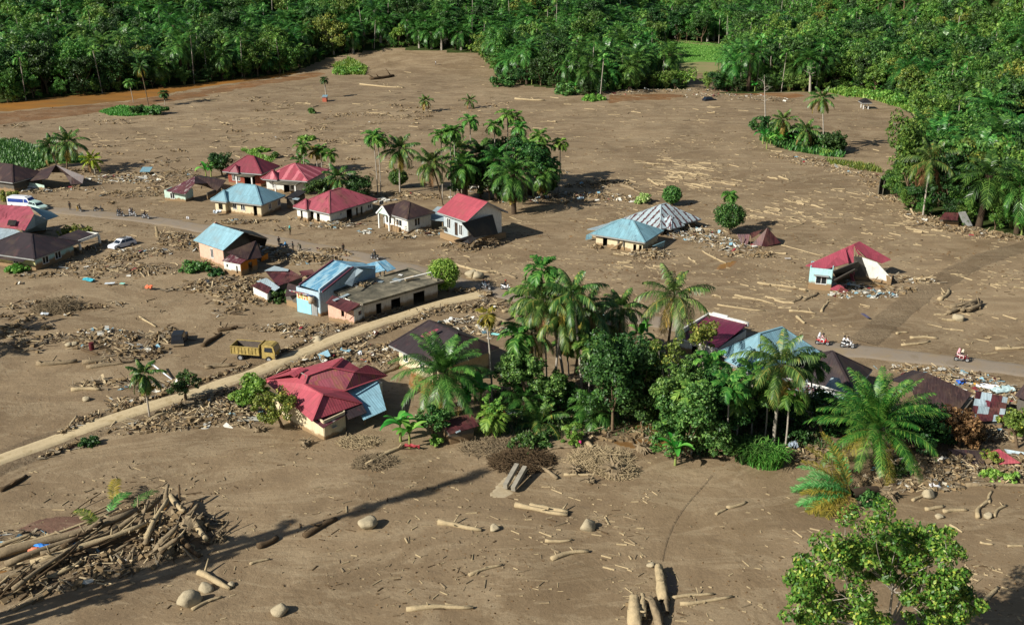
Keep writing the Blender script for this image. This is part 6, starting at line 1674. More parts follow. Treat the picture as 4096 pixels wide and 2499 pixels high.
grass([(140, 618), (330, 622), (345, 646), (240, 655), (150, 640)], 3500, .3, mat=L_LITE, w=.12, label='bright lime green grass behind the rusty roofs')
grass([(395, 448), (480, 425), (520, 430), (640, 430), (640, 455), (520, 466), (440, 462)], 3500, .5, mat=L_GRASS, w=.16, label='bright grass on the river islet')
grass([(1330, 280), (1400, 266), (1470, 285), (1460, 302), (1360, 300)], 1500, .9, mat=L_LITE, w=.2, label='pale green weeds at the far mud edge')
grass([(3300, 368), (3420, 352), (3560, 375), (3660, 410), (3720, 450), (3700, 480), (3600, 430), (3480, 395), (3380, 385)], 5000, .9, mat=L_LITE, w=.2, label='light green scrub grass around the mud cove')
grass([(2590, 162), (2700, 162), (2940, 188), (2900, 245), (2610, 250)], 9000, .5, mat=L_GRASS, w=.22, label='rice growing in the green field')
grass([(3300, 640), (3400, 655), (3500, 672), (3530, 690), (3430, 680), (3330, 660)], 1200, .9, mat=L_OLIVE, w=.1, label='reedy grass along the dike')
grass([(3060, 500), (3300, 560), (3380, 630), (3300, 625), (3150, 600), (3040, 560)], 3500, 1.0, mat=L_MID, w=.2, label='tangled green cover on the reedy island')
grass([(1950, 1560), (2700, 1560), (3350, 1700), (3300, 1790), (2750, 1830), (2650, 1740), (2000, 1740)], 12000, .35, mat=L_DARK, w=.06, label='dark weeds and seedlings under the groves')
grass([(980, 595), (1100, 640), (1080, 650), (960, 600)], 900, .5, mat=L_LITE, w=.1, label='thin green weeds behind the crimson roofs')
# bare trees
def bare(bx, by, tx, ty, label, seed=0, r=.22, leaf=None):
    b = G(bx, by); top = WY(tx, ty, b.y) - b; g = np.random.default_rng(seed); t = NB(); root = empty('bare_tree', b, label, 'tree')
    V, Q = np_tube([(0, 0, -.3), tuple(top * .5), tuple(top)], [r, r * .7, r * .2], 6); t.add(V, Q)
    for i in range(14):
        q = np.array(top) * g.uniform(.45, .95); a = g.uniform(0, 6.28); L_ = g.uniform(.8, 2.4)
        V, Q = np_tube([q, q + [math.cos(a) * L_ * .5, math.sin(a) * L_ * .5, L_ * .25], q + [math.cos(a) * L_, math.sin(a) * L_, L_ * g.uniform(.1, .7)]], [r * .3, r * .2, .02], 4); t.add(V, Q)
    link('trunk', t.mesh('trunk', BARKP), root); return root
bare(3063, 520, 3057, 300, 'leafless pale tree at the left end of the reedy island', 1)
bare(3240, 372, 3242, 250, 'thick white trunked tree at the foot of the far wood', 2, .45)
bare(130, 105, 128, -5, 'dead white tree sticking out of the left woods', 3, .4)
# tall trees beyond the left edge of the picture; their shadows cross the foreground
def tall(shadow_px, h, L_, nf, seed, label, extra=7.0):
    q = W(*shadow_px); d = Vector((math.sin(SHAZ), math.cos(SHAZ), 0)); b = q - d * (h / math.tan(SUN_EL))
    b.z = HT(b.x, b.y); root = empty('tall_tree', b, label, 'tree'); g = np.random.default_rng(seed)
    pts = smooth_line([Vector((0, 0, -.4)), Vector((.4, .1, h * .5)), Vector((0, 0, h))], 3)
    link('trunk', trunk_mesh('trunk', pts, np.linspace(.42, .3, len(pts)), BARKP, 9), root)
    cb = NB()
    for k in range(nf):
        z = h - k * .62; a = g.uniform(0, 6.28); c = (math.cos(a) * g.uniform(.2, L_), math.sin(a) * g.uniform(.2, L_), z)
        V, Q = blob_leaves(c, (.6, .6, .6), 90, .22, g, .3, .2); cb.add(V, Q)
    link('crown', cb.mesh('crown', L_DARK), root)
    print('tall', b, PX(b), PX(b + Vector((0, 0, h))))
tall((1960, 1880), 34, .9, 16, 1, 'tallest slender tree beyond the left edge of the view')
tall((1150, 2105), 21, .8, 22, 2, 'middle slender tree beyond the left edge of the view')
tall((900, 2230), 17, .9, 16, 3, 'shortest slender tree beyond the left edge of the view')
d_ = Vector((math.sin(SHAZ), math.cos(SHAZ), 0))
for sx, sy, h, lb in ((60, 1318, 7.5, 'coconut palm beyond the left edge whose shadow falls on the mud'), (0, 1400, 6.5, 'second coconut palm beyond the left edge of the view')):
    b = W(sx, sy) - d_ * (h / math.tan(SUN_EL)); t_ = PX(b + Vector((0, 0, h)))
    coconut(0, 0, t_[0], t_[1], 3.6, 20, lb, .16, int(sy), base=Vector((b.x, b.y, HT(b.x, b.y))), nuts=0)
oilpalm(1985, 800, 1990, 640, 'dark oil palm standing in the gap of the back grove', 4.8, 34, 12); oilpalm(2170, 800, 2170, 690, 'low oil palm at the right foot of the back grove', 4.2, 30, 13); oilpalm(1860, 810, 1850, 660, 'oil palm behind the coconut leaning left', 4.4, 30, 14)
for i, (x, y, cx_, cy_, r_, h, m, lb) in enumerate([(1960, 800, 1955, 740, 2.4, 4.0, 0, 'dark undergrowth tree between the back grove trunks'), (2010, 810, 2010, 740, 2.2, 3.8, 0, 'dark tree behind the shaggy oil palm trunk'), (2150, 760, 2140, 640, 3.2, 5.0, 0, 'dark tree on the right shoulder of the back grove'), (2050, 760, 2060, 600, 3.2, 5.0, 0, 'dark tree filling the top of the back grove'), (2190, 780, 2190, 730, 2.0, 3.4, 0, 'dark tree at the right foot of the back grove'), (1870, 790, 1865, 700, 2.4, 5.2, 0, 'ivy dark column tree left in the back grove'), (1990, 740, 1985, 590, 2.6, 4.2, 0, 'dark tree behind the middle areca tufts')]):
    tree(x, y, cx_, cy_, r_, h, lb, L_DARK, 50, 60, .26, 260 + i)
coconut(2395, 1480, 2390, 1290, 3.6, 22, 'dark coconut palm between the worn red roof and the ragged palm', .14, 71, nuts=0)
coconut(2215, 1590, 2245, 1270, 3.6, 20, 'coconut palm leaning right beside the tallest coconut palm', .14, 74, nuts=2)
coconut(2330, 1560, 2345, 1235, 3.4, 20, 'dark coconut palm at the right shoulder of the tallest coconut palm', .14, 75, nuts=0)
areca(2080, 1600, 2070, 1370, 'areca palm at the left edge of the central grove', 76, 2.2, 9); areca(2420, 1640, 2425, 1420, 'areca palm poking from the ivy dark tree', 77, 2.1, 9); areca(2600, 1650, 2602, 1440, 'areca palm in the gap left of the forked white trunk', 78, 2.0, 9)
oilpalm(2100, 1650, 2100, 1600, 'low oil palm with drooping fronds at the left of the central grove', 3.8, 24, 16)
coconut(2130, 1560, 2125, 1330, 3.4, 20, 'shaggy coconut palm low in the left of the central grove', .14, 72, nuts=0)
areca(2225, 1560, 2222, 1290, 'areca palm squeezed between the two tall white stems', 73, 2.2, 10)
oilpalm(2370, 1690, 2372, 1640, 'low oil palm in the shade of the central grove', 3.6, 24, 15)
# ================================================================ driftwood, boulders
R = random.Random(5)
LOGM = M('sun_bleached_log', 'a39271', .9, .22, 2.5); LOGG = M('mud_caked_log', '82735a', .95, .35, 3); LOGD = M('dark_wet_log', '54442f', .9, .3, 2.5)
ROCK = M('pale_boulder_stone', 'a3977c', .95, .22, 1.2)
for m_ in (LOGM, LOGG, LOGD, ROCK):
    t_ = m_.node_tree; b_ = t_.nodes['Principled BSDF']; bump(t_, b_, tex(t_, 7, 6, .75), .9, .06)
def log(a, b, r, mat=LOGM, z0=.0, z1=.0, bend=.08, label=None, group=None, seed=0, n=6, stub=True, name='driftwood_log'):
    pa, pb = (W(*a) if len(a) == 2 else Vector(a)), (W(*b) if len(b) == 2 else Vector(b))
    pa = Vector((pa.x, pa.y, HT(pa.x, pa.y) + r * .45 + z0)); pb = Vector((pb.x, pb.y, HT(pb.x, pb.y) + r * .45 + z1))
    L = (pb - pa).length; o0 = (pa + pb) / 2; mb = MB()
    s = Vector((pb.y - pa.y, pa.x - pb.x, 0)) / max(L, .01)
    k = 6; b1 = R.uniform(-bend, bend) * L; ph = R.uniform(0, 3)
    pts = [pa.lerp(pb, i / k) + s * (b1 * math.sin(PI * i / k) + .03 * L * math.sin(ph + i * 1.3) * bend * 4) + Vector((0, 0, R.uniform(-.1, .15) * r)) - o0 for i in range(k + 1)]
    rr = [r * (1.08 - .4 * i / k) * R.uniform(.88, 1.12) for i in range(k + 1)]
    mb.tube(pts, rr, n, jit=.12)
    if stub and L > 2.5:
        for _ in range(R.randint(1, 3)):
            i = R.randint(1, k - 1); d = Vector((R.uniform(-1, 1), R.uniform(-1, 1), R.uniform(0, .9))).normalized()
            mb.tube([pts[i], pts[i] + d * r * R.uniform(2, 5)], [r * .4, r * .2], 5)
    o = mb.build(name, mat, smooth=True); o.location = o0
    tag(o, label or 'bleached driftwood log lying on the mud', 'log', group); return o

def sd(p): return p
BIG = [  # a, b, radius, label
 ((2060, 2018), (2270, 2058), .26, 'left of a pair of long straight pale logs in the middle foreground'), ((2120, 2020), (2272, 2048), .30, 'right of a pair of long straight pale logs in the middle foreground'),
 ((1752, 2092), (1925, 2122), .24, 'long pale log ending in a root knob left of the small round boulder'), ((2205, 2235), (2355, 2200), .22, 'pale log sloping up to the right below the pale pointed boulder'),
 ((1875, 2298), (2010, 2258), .15, 'thin pale pole sloping up left of the middle foreground'), ((1625, 2435), (1893, 2428), .22, 'long level pale log at the bottom of the picture'), ((2180, 2160), (2290, 2155), .16, 'short level pale log below the pale pointed boulder'),
 ((795, 2290), (920, 2358), .30, 'stout log resting against the boulders at lower left'), ((768, 2442), (890, 2388), .16, 'thin tapering log below the two boulders at lower left'), ((1000, 2258), (1080, 2236), .14, 'short pale log right of the stranded heap'),
 ((2680, 2390), (2855, 2375), .16, 'upper of two slim level poles right of the broken pillar stumps'), ((2720, 2415), (2930, 2385), .17, 'lower of two slim level poles right of the broken pillar stumps'), ((2862, 2060), (2905, 2040), .14, 'small pale log near the foot trail'), ((2905, 2034), (2985, 2010), .16, 'pale log sloping right near the foot trail'),
 ((3700, 2036), (3775, 2022), .2, 'stubby level log above the spreading tree'), ((3772, 2044), (3868, 2037), .2, 'second level log above the spreading tree'), ((3910, 2070), (3960, 2000), .22, 'lower half of a forked upright branch on the right foreground mud'), ((3955, 2010), (3965, 1965), .16, 'upper half of a forked upright branch on the right foreground mud'), ((3975, 2065), (4025, 2020), .16, 'curved root branch beside the forked branch at right'),
 ((3935, 2400), (3990, 2350), .2, 'thick bent log near the right edge of the foreground'), ((3800, 2095), (3850, 2125), .12, 'slim slanting log above the spreading tree crown'), ((3920, 2166), (3973, 2175), .12, 'short pale log right of the spreading tree'), ((4030, 2183), (4096, 2182), .12, 'level pale pole on the right edge'),
 ((3754, 1200), (3793, 1160), .32, 'short thick log standing apart right of the crimson house'), ((3575, 1244), (3660, 1256), .0, ''), ((3980, 1395), (4110, 1390), .26, 'long pale log at the right edge above the road'), ((3585, 1335), (3630, 1330), .16, 'short level log above the road at right'), ((3605, 1378), (3720, 1366), .16, 'long thin log just above the road at right'), ((3640, 1352), (3748, 1354), .2, 'thick level log with a knob above the road at right'), ((3802, 1315), (3858, 1320), .12, 'short thin log above the road near the right edge'),
 ((3156, 1242), (3262, 1252), .18, 'long pale log below the crimson house'), ((3188, 1268), (3218, 1294), .24, 'stout short log below the long pale one'), ((3212, 1200), (3272, 1172), .24, 'grey log sloping up beside the cyan wall'), ((3165, 1208), (3208, 1185), .18, 'bent grey log left of the cyan wall'), ((3285, 1245), (3315, 1200), .18, 'twisted branch below the cyan wall'),
 ((3030, 1130), (3195, 1152), .18, 'long white log left of the crimson house'), ((2930, 1190), (3060, 1200), .12, 'thin white log on the mud between the palms and crimson house'), ((2940, 1180), (3100, 1212), .14, 'long slim log on the mud above the plum roof'), ((2870, 1218), (3060, 1240), .14, 'long thin pole on the mud above the plum roof'), ((2810, 1002), (2905, 1052), .16, 'long slanting beam on the mud right of the half buried house'), ((2612, 1064), (2660, 1068), .18, 'short thick log below the half buried house'), ((2470, 1050), (2525, 1052), .16, 'pale log lying below the half buried house wall'),
 ((3127, 982), (3292, 1025), .10, 'very long straight pole lying right of the maroon sheets'), ((3140, 915), (3215, 896), .10, 'thin straight pole crossing others above the maroon sheets'), ((3270, 896), (3345, 888), .09, 'thin pole right of the crossing poles'), ((2720, 690), (2790, 702), .24, 'thick pale log in the drift of the upper plain'), ((2595, 720), (2635, 745), .26, 'slanting pale log on the upper plain'), ((3115, 708), (3155, 722), .22, 'short thick log on the right of the upper plain'), ((2060, 398), (2180, 403), .35, 'thick log on the far mud'), ((1480, 318), (1575, 306), .6, 'dark fallen trunk on the far mud'),
 ((1440, 338), (1615, 352), .3, 'very long pale trunk on the far mud'), ((1820, 1055), (1975, 1090), .24, 'long pale trunk lying above the road boulders'), ((1990, 1092), (2065, 1115), .22, 'knotted trunk right of the road boulders'), ((560, 1270), (625, 1308), .15, 'lone slanting pole on the mud above the truck'),
 ((150, 1455), (310, 1445), .35, 'pale trunk end pointing left in the wreckage left of the thin palm'), ((330, 1452), (545, 1420), .3, 'long trunk under the wreckage left of the thin palm'), ((345, 1470), (560, 1440), .26, 'lower long trunk in the wreckage left of the thin palm'), ((285, 1562), (400, 1560), .28, 'thick pale log lying left of the thin palm'), ((810, 1385), (885, 1335), .34, 'dark thick log slanting up right of the black jeep'), ((870, 1322), (950, 1308), .3, 'dark fallen log with a smear of sand right of the black jeep'), ((820, 1472), (930, 1462), .3, 'fallen knotted trunk left of the tan truck'), ((330, 1400), (395, 1420), .2, 'short tan pole beside the dark red barrel'), ((395, 1395), (440, 1388), .16, 'level pole right of the dark red barrel'),
 ((1495, 1505), (1600, 1465), .3, 'thick trunk across the rear of the big crimson roof'), ((1260, 1500), (1440, 1400), .22, 'long trunk leaning over the wreckage beside the dirt track'), ((1300, 1440), (1420, 1392), .2, 'second long trunk beside the dirt track wreckage'), ((1480, 1435), (1545, 1438), .14, 'pale squared beam behind the big crimson roof'), ((2020, 1270), (2055, 1265), .0, ''), ((1980, 1300), (2050, 1265), .3, 'grey sloping trunk above the dying areca palm') , ((1965, 1265), (2050, 1300), .34, 'thick grey trunk section right of the dying areca palm'), ((1885, 1285), (1960, 1272), .26, 'pale curved trunk left of the dying areca palm'), ((1955, 1225), (2025, 1202), .22, 'pale pole beside the road above the dying areca palm'), ((2010, 1245), (2080, 1236), .3, 'curved thick log beside the road above the grove'),
 ((2065, 1790), (2075, 1800), .0, ''), ((2190, 1795), (2300, 1790), .22, 'level grey trunk in the swept branches below the grove'), ((2115, 1852), (2230, 1915), .24, 'bark stripped trunk slanting down to its roots below the grove'), ((2255, 1898), (2395, 1895), .16, 'straight level pole right of the root ball below the grove'), ((2350, 1770), (2450, 1870), .24, 'pale trunk slanting down through the branches below the grove'), ((2175, 1858), (2205, 1820), .3, 'dark snag sticking up beside the swept branches'), ((1465, 1865), (1620, 1785), .26, 'fallen palm stem with muddy fronds below the rusty board shed'), ((1215, 2145), (1345, 2075), .30, 'dark waterlogged log in the shadow band at centre left'), ((1030, 2190), (1110, 2150), .30, 'dark stump log in the shadow band left of the waterlogged log'),
 ((3860, 1942), (4250, 1960), .26, 'very long straight trunk along the bottom of the lower right wreckage'), ((3540, 1925), (3860, 1950), .24, 'long trunk under the wreckage right of the toppled oil palm'), ((3395, 2032), (3535, 1992), .30, 'trunk with big root plate beside the toppled oil palm'), ((3650, 2000), (3700, 1975), .16, 'short slanting branch by the pale rock'), ((3700, 1930), (3790, 1900), .2, 'branch in the lower right wreckage'), ((2600, 1640), (2740, 1600), .0, ''), ((2400, 1745), (2630, 1640), .2, 'long dark trunk in the shade behind the brown pool'), ((2590, 1790), (2650, 1730), .16, 'root branch lying in the brown pool'), ((2495, 1710), (2545, 1790), .16, 'dark branch standing in the brown pool'),
 ((985, 1660), (1060, 1610), .0, ''), ((580, 1705), (700, 1640), .26, 'thick log beside the dirt track below the thin palm'), ((520, 1725), (640, 1675), .2, 'dark log in the tangle below the thin palm'), ((255, 1730), (305, 1665), .24, 'log stuck up at the near edge of the dirt track'), ((0, 1965), (105, 1905), .26, 'dark branch running off the left edge'), ((2260, 800), (2300, 812), .16, 'pole near the back grove'), ((2485, 744), (2560, 776), .34, 'long pale trunk in the wreckage right of the back grove'),
]
for i, (a, b, r_, lb) in enumerate(BIG):
    if r_ <= 0: continue
    dark = any(w in lb for w in ('dark', 'waterlogged')); grey = any(w in lb for w in ('grey', 'knotted', 'wreckage', 'thick trunk', 'bark'))
    log(a, b, r_, LOGD if dark else LOGG if grey else LOGM, label=lb + ('' if len(lb.split()) > 3 else ' on the mud'), bend=.05 if 'straight' in lb or 'pole' in lb or 'beam' in lb else .10)
# crossing pile right of the ruts
for i, (a, b, z) in enumerate([((3800, 1240), (3915, 1208), .3), ((3790, 1255), (3850, 1228), .1), ((3845, 1248), (3905, 1222), .25), ((3870, 1248), (3925, 1218), .3), ((3800, 1232), (3860, 1224), .2), ((3880, 1230), (3922, 1236), .1)]):
    log(a, b, .3, LOGG, z, z, label='thick muddy log in the small stack right of the tyre ruts', group='log stack right of the tyre ruts')
# the great jam, lower left
JAM = [((-60, 2250), (560, 2085), .62, .3, 1.1), ((-40, 2345), (260, 2260), .45, .2, .9), ((130, 2290), (600, 2140), .42, .7, 1.2), ((30, 2300), (420, 2170), .42, .9, 1.0), ((-40, 2400), (150, 2300), .45, .1, .5), ((60, 2395), (330, 2220), .3, .9, 1.3), ((-20, 2330), (200, 2290), .36, .4, .8), ((160, 2330), (330, 2270), .3, .1, .6), ((330, 2200), (415, 2140), .38, 1.0, 1.5), ((255, 2240), (420, 2145), .3, 1.2, 1.4), ((440, 2170), (560, 2110), .4, .4, 1.4), ((585, 2200), (620, 2150), .34, .6, 1.2), ((590, 2190), (680, 2070), .36, .9, 1.9), ((575, 2060), (665, 1985), .32, .4, .7), ((310, 2140), (580, 2040), .22, .3, .8), ((560, 2150), (605, 2065), .3, .6, 1.7), ((670, 2060), (682, 2020), .36, 1.0, 2.2), ((690, 2035), (745, 2090), .4, 1.4, 1.2), ((645, 2215), (720, 2175), .4, 1.0, 1.8), ((400, 2200), (560, 2160), .3, .3, .6), ((420, 2235), (520, 2190), .26, .1, .5), ((500, 2270), (545, 2210), .3, .0, .5), ((760, 2110), (830, 2180), .42, 1.0, .5), ((740, 2120), (800, 2075), .3, 1.0, 1.6), ((-60, 2430), (120, 2360), .36, .0, .3), ((80, 2420), (240, 2340), .24, .0, .2), ((640, 2230), (740, 2200), .34, .7, 1.5), ((-20, 2200), (130, 2150), .3, .1, .3), ((170, 2260), (300, 2225), .3, 1.0, 1.1), ((700, 2160), (800, 2240), .4, .9, .3), ((840, 2170), (915, 2105), .2, .0, .5), ((50, 2440), (200, 2370), .2, .0, .1), ((320, 2080), (470, 2010), .16, .1, .3), ((480, 1996), (600, 1990), .12, .2, .2)]
for i, (a, b, r_, z0, z1) in enumerate(JAM):
    log(a, b, r_ * .66, [LOGG, LOGG, LOGM, LOGG, LOGD][i % 5], z0, z1, .06, 'muddy tree trunk in the great log jam at lower left', 'trunks in the great log jam at lower left', n=9)
for i, (a, b, r_, z0, z1) in enumerate(JAM):
    for q in range(2):
        ox, oy = R.uniform(-50, 50), R.uniform(-26, 26); t0, t1 = R.uniform(0, .35), R.uniform(.65, 1)
        A_ = (a[0] + (b[0] - a[0]) * t0 + ox, a[1] + (b[1] - a[1]) * t0 + oy); B_ = (a[0] + (b[0] - a[0]) * t1 + ox + R.uniform(-20, 20), a[1] + (b[1] - a[1]) * t1 + oy + R.uniform(-14, 14))
        log(A_, B_, r_ * R.uniform(.18, .36), [LOGG, LOGM, LOGD][(i + q) % 3], z0 * .8, z1 * .9 + .2, .08, 'thin muddy branch wedged in the great log jam at lower left', 'branches in the great log jam at lower left')
rubble(300, 2290, 9, 2.6, 700, .8, .42, (5, 6, 6, 8, .2, .1, 0, 0), (.3, 1.6), 'muddy roots and splinters packed between the jammed trunks')
rubble(700, 2140, 4.2, 3.4, 700, 1.7, .2, (5, 6, 5, 9, .05, 0, 0, 0), (.3, 1.5), 'tangled root mass at the head of the log jam')
rubble(60, 2160, 3.6, 1.6, 120, .5, 0, (5, 6, 3, 2, 1, 1, 0, 0))
for x, y, s, z, nm in ((655, 2215, 1.3, .8, 'lower'), (770, 2130, 1.6, 1.2, 'upper'), (720, 2070, 1.1, 1.2, 'top')):
    b = G(x, y); mb = MB()
    for k in range(22):
        d = Vector((R.gauss(0, 1), R.gauss(0, 1), R.gauss(0, .8))).normalized(); mb.tube([(0, 0, z * .4), d * s * .5 + Vector((0, 0, z * .4)), d * s * R.uniform(.8, 1.1) + Vector((0, 0, z * .3))], [.3 * s, .14 * s, .03], 5)
    mb.ell((0, 0, z * .3), (s * .75, s * .7, s * .7), 12, 8, jit=.15); o = mb.build('root_ball', LOGG, smooth=False); o.location = b
    tag(o, 'muddy %s root ball at the head of the great log jam' % nm, 'root ball')
for x, y, az, m, nm in ((430, 2080, 60, L_PALM, 'green palm frond sticking up from the log jam'), (400, 2130, 150, L_OLIVE, 'drooping pale frond on the left of the log jam'), (455, 2030, 100, L_YEL, 'yellow curled frond tip rising behind the log jam'), (520, 2060, 40, L_MID, 'dark green frond tip beside the upright frond in the jam')):
    V, Q, _ = frond(np.array([0, 0, .4]), math.radians(az), math.radians(50), 3.2, 1.2, 26, .9, .12, .6, .3, rng=np.random.default_rng(x)); o = link('palm_frond', bulk('palm_frond', V, Q, m)); o.location = G(x, y); tag(o, nm, 'frond')
for x, y, c, nm in ((180, 2225, '2a78c8', 'crumpled bright blue tarp scrap among the jammed trunks'), (300, 2220, '1f86b8', 'long turquoise cloth scrap on the jammed trunks'), (155, 2240, 'c8775a', 'salmon pink cloth bundled in the log jam')):
    mb = MB(); mb.ell((0, 0, 1.0), (.75, .3, .22), 9, 6, jit=.3); o = mb.build('cloth', M('cloth_' + c, c, .6, .2)); o.location = G(x, y); tag(o, nm, 'cloth')
# boulders
def boulder(px, py, r, label, seed, fz=.8, name='boulder'):
    b = G(px, py); mb = MB(); nu, nv = 18, 12; V = []
    ax = [Vector((R.gauss(0, 1), R.gauss(0, 1), R.gauss(0, 1))).normalized() for _ in range(15)]; hh = [R.uniform(.6, .9) for _ in ax]
    for i in range(nv + 1):
        for j in range(nu):
            ph = PI * i / nv; th = 2 * PI * j / nu; d = Vector((math.sin(ph) * math.cos(th), math.sin(ph) * math.sin(th), math.cos(ph)))
            q = 1.0
            for a, h in zip(ax, hh):
                k = d.dot(a)
                if k > h * .9: q = min(q, h * .95 / k)
            q *= 1 + .05 * noise.noise(d * 3 + Vector((seed, 0, 0)))
            V.append((d.x * r * q * 1.1, d.y * r * q, d.z * r * q * fz + r * fz * .45))
    Fc = [(i * nu + j, (i + 1) * nu + j, (i + 1) * nu + (j + 1) % nu, i * nu + (j + 1) % nu) for i in range(nv) for j in range(nu)]
    mb.add(V, Fc); o = mb.build(name, ROCK, smooth=True); o.location = b; tag(o, label, 'boulder'); return o
for i, (x, y, r_, lb) in enumerate([(752, 2415, 1.05, 'largest grey boulder at lower left'), (826, 2358, .62, 'smaller boulder touching the stout log at lower left'), (1125, 2448, .75, 'rounded boulder near the bottom edge left of centre'), (1475, 2105, 1.0, 'pale smooth boulder above the long level logs'), (1977, 2118, .5, 'small egg shaped boulder at the end of the knobbed log'), (2353, 2113, .85, 'pale pointed boulder in the centre foreground'), (2603, 2265, .4, 'small oval boulder left of the broken pillar stumps'), (1912, 1112, 1.05, 'front one of two big round boulders beside the road'), (1884, 1104, .95, 'rear one of two big round boulders beside the road'), (3290, 2190, .6, 'pale block stone half hidden by the spreading tree'), (3712, 1985, .7, 'pale rock in the lower right wreckage'), (3950, 2068, .45, 'small stone beside the forked branch'), (2090, 1225, .6, 'grey boulder at the roadside above the grove'), (275, 1385, .5, 'left of two round stones near the dark red barrel'), (295, 1382, .55, 'right of two round stones near the dark red barrel'), (3757, 2070, .42, 'flat pale stone above the spreading tree'), (928, 2340, .32, 'small buried stone right of the stout log'), (345, 1600, .5, 'grey slab stone left of the thin palm'), (1274, 1366, .8, 'boulder beside the dirt track right of the tan truck'), (3835, 1280, .9, 'flat pale mud slab below the log stack'), (105, 640, .5, 'x')]):
    if lb == 'x': continue
    boulder(x, y, r_, lb, i)
# two broken pillars, lower centre-left and the pillar stumps at the bottom
for i, (pl, lb) in enumerate([([(2020, 1945, 0), (2068, 1860, 0)], 'left of two fallen concrete beams pointing out of the brush'), ([(2052, 1955, 0), (2100, 1870, 0)], 'right of two fallen concrete beams pointing out of the brush')]):
    mb = MB(); mb.beam(W(pl[0][0], pl[0][1], .3), W(pl[1][0], pl[1][1], .9), .42, .5); o = mb.build('concrete_beam', M('pale_concrete', '8f897a', .9, .3)); tag(o, lb, 'beam')
def snag(name, label, limbs_, mat):
    mb = MB()
    for pts, rad in limbs_:
        P = smooth_line([W(*q) for q in pts], 2); P = resample(P, .16); n = 16; V = []
        rr = np.interp(np.linspace(0, 1, len(P)), np.linspace(0, 1, len(rad)), rad)
        for i, p in enumerate(P):
            for j in range(n):
                t = 2 * PI * j / n; g_ = 1 + .22 * noise.noise((math.cos(t) * 1.8, math.sin(t) * 1.8, p.z * .6 + len(P))) + .30 * noise.noise((math.cos(t) * 3.5, math.sin(t) * 3.5, i * .35)) + .16 * noise.noise((math.cos(t) * 8, math.sin(t) * 8, i * .8)) + (.35 * noise.noise((math.cos(t) * 4, math.sin(t) * 4, 9)) if i > len(P) - 4 else 0)
                d = (P[min(i + 1, len(P) - 1)] - P[max(i - 1, 0)]).normalized(); a = d.cross(Vector((0, 1, .1))).normalized(); b_ = d.cross(a)
                V.append(p + (a * math.cos(t) + b_ * math.sin(t)) * rr[i] * g_ + d * (.25 * noise.noise((t, i * .1, 4)) if i == len(P) - 1 else 0))
        k = len(P)
        mb.add(V, [(i * n + j, i * n + (j + 1) % n, (i + 1) * n + (j + 1) % n, (i + 1) * n + j) for i in range(k - 1) for j in range(n)] + [tuple(range((k - 1) * n, k * n))])
    o = mb.build(name, mat, smooth=True); tag(o, label, 'stump')
snag('tree_stump', 'upright pale split trunk left of the orange puddle', [([(2655, 2405, 0), (2645, 2340, .6), (2634, 2262, .5)], [.42, .38, .30])], LOGM)
snag('tree_stump', 'broad pale stump with broken top at the bottom edge', [([(2540, 2530, -.2), (2538, 2450, .7), (2536, 2385, .9)], [.56, .5, .32]), ([(2570, 2470, .3), (2572, 2410, .9), (2570, 2375, .8)], [.3, .26, .18]), ([(2510, 2440, .8), (2580, 2446, .9)], [.1, .08])], LOGM)
snag('tree_stump', 'twisted grey root stump right of the broad pale stump', [([(2640, 2520, 0), (2630, 2460, .6), (2605, 2400, .8), (2598, 2385, .9)], [.34, .32, .28, .14]), ([(2668, 2450, .1), (2662, 2370, .4), (2655, 2280, .3)], [.2, .17, .08]), ([(2600, 2400, .9), (2580, 2390, 1.0)], [.16, .08])], LOGG)
rubble(2585, 2440, 1.6, 1.6, 70, .9, 0, (5, 6, 3, 4, 0, 0, 0, 0), (.2, .9), 'splinters and clods caught between the bottom stumps')
for x, y, s, lb in ((2300, 1890, .9, 'root ball at the end of the bark stripped trunk'), (2570, 1805, 1.1, 'dark root ball at the edge of the brown pool'), (2455, 1900, 1.5, 'great tangled root plate below the grove'), (3555, 1990, 1.0, 'root plate of the trunk beside the toppled oil palm'), (2360, 1930, .6, 'small root knot on the mud below the grove'), (1018, 1795, .6, 'x'), (1225, 1780, .8, 'muddy root clump left of the cream corner wall'), (1035, 1725, .7, 'root clump below the olive green tree'), (890, 2160, .7, 'small root stump right of the great log jam'), (1890, 1120, .0, 'x')):
    if lb == 'x': continue
    mb = MB()
    for k in range(26):
        d = Vector((R.gauss(0, 1), R.gauss(0, 1), R.gauss(.2, .8))).normalized(); e = d * s * R.uniform(.8, 1.2) + Vector((0, 0, .35 * s))
        mb.tube([(0, 0, .35 * s), d * s * .5 + Vector((0, 0, .45 * s)), e], [.22 * s, .1 * s, .02], 5)
    mb.ell((0, 0, .3 * s), (s * .55, s * .5, s * .5), 10, 7, jit=.2); o = mb.build('root_ball', LOGG); o.location = G(x, y); tag(o, lb, 'root ball')
# brush heap: dark twigs over the beams
def brush(px, py, rad, n, L_, lb, mat=LOGG, h=.8, name='brushwood'):
    mb = MB(); b = G(px, py)
    for k in range(n):
        a = R.uniform(0, 6.28); q = math.sqrt(R.random()) * rad; p = Vector((math.cos(a) * q, math.sin(a) * q * .7, R.uniform(0, h) * (1 - (q / rad) ** 2)))
        d = Vector((R.gauss(0, 1), R.gauss(0, 1), R.gauss(.1, .35))).normalized() * R.uniform(.4, 1) * L_
        mb.beam(p - d / 2, p + d / 2 + Vector((0, 0, .1)), .035, .035)
    o = mb.build(name, mat); o.location = b; tag(o, lb, 'brushwood', kind='stuff')
brush(2090, 1850, 3.4, 900, 1.6, 'dark tangled twigs swept over the fallen concrete beams', LOGD, 1.2)
brush(2400, 1840, 3.2, 900, 1.8, 'dry palm leaves and twigs swept against the grove', LOGM, .9)
brush(2470, 1890, 2.0, 500, 1.4, 'matted straw around the great root plate', LOGM, 1.1)
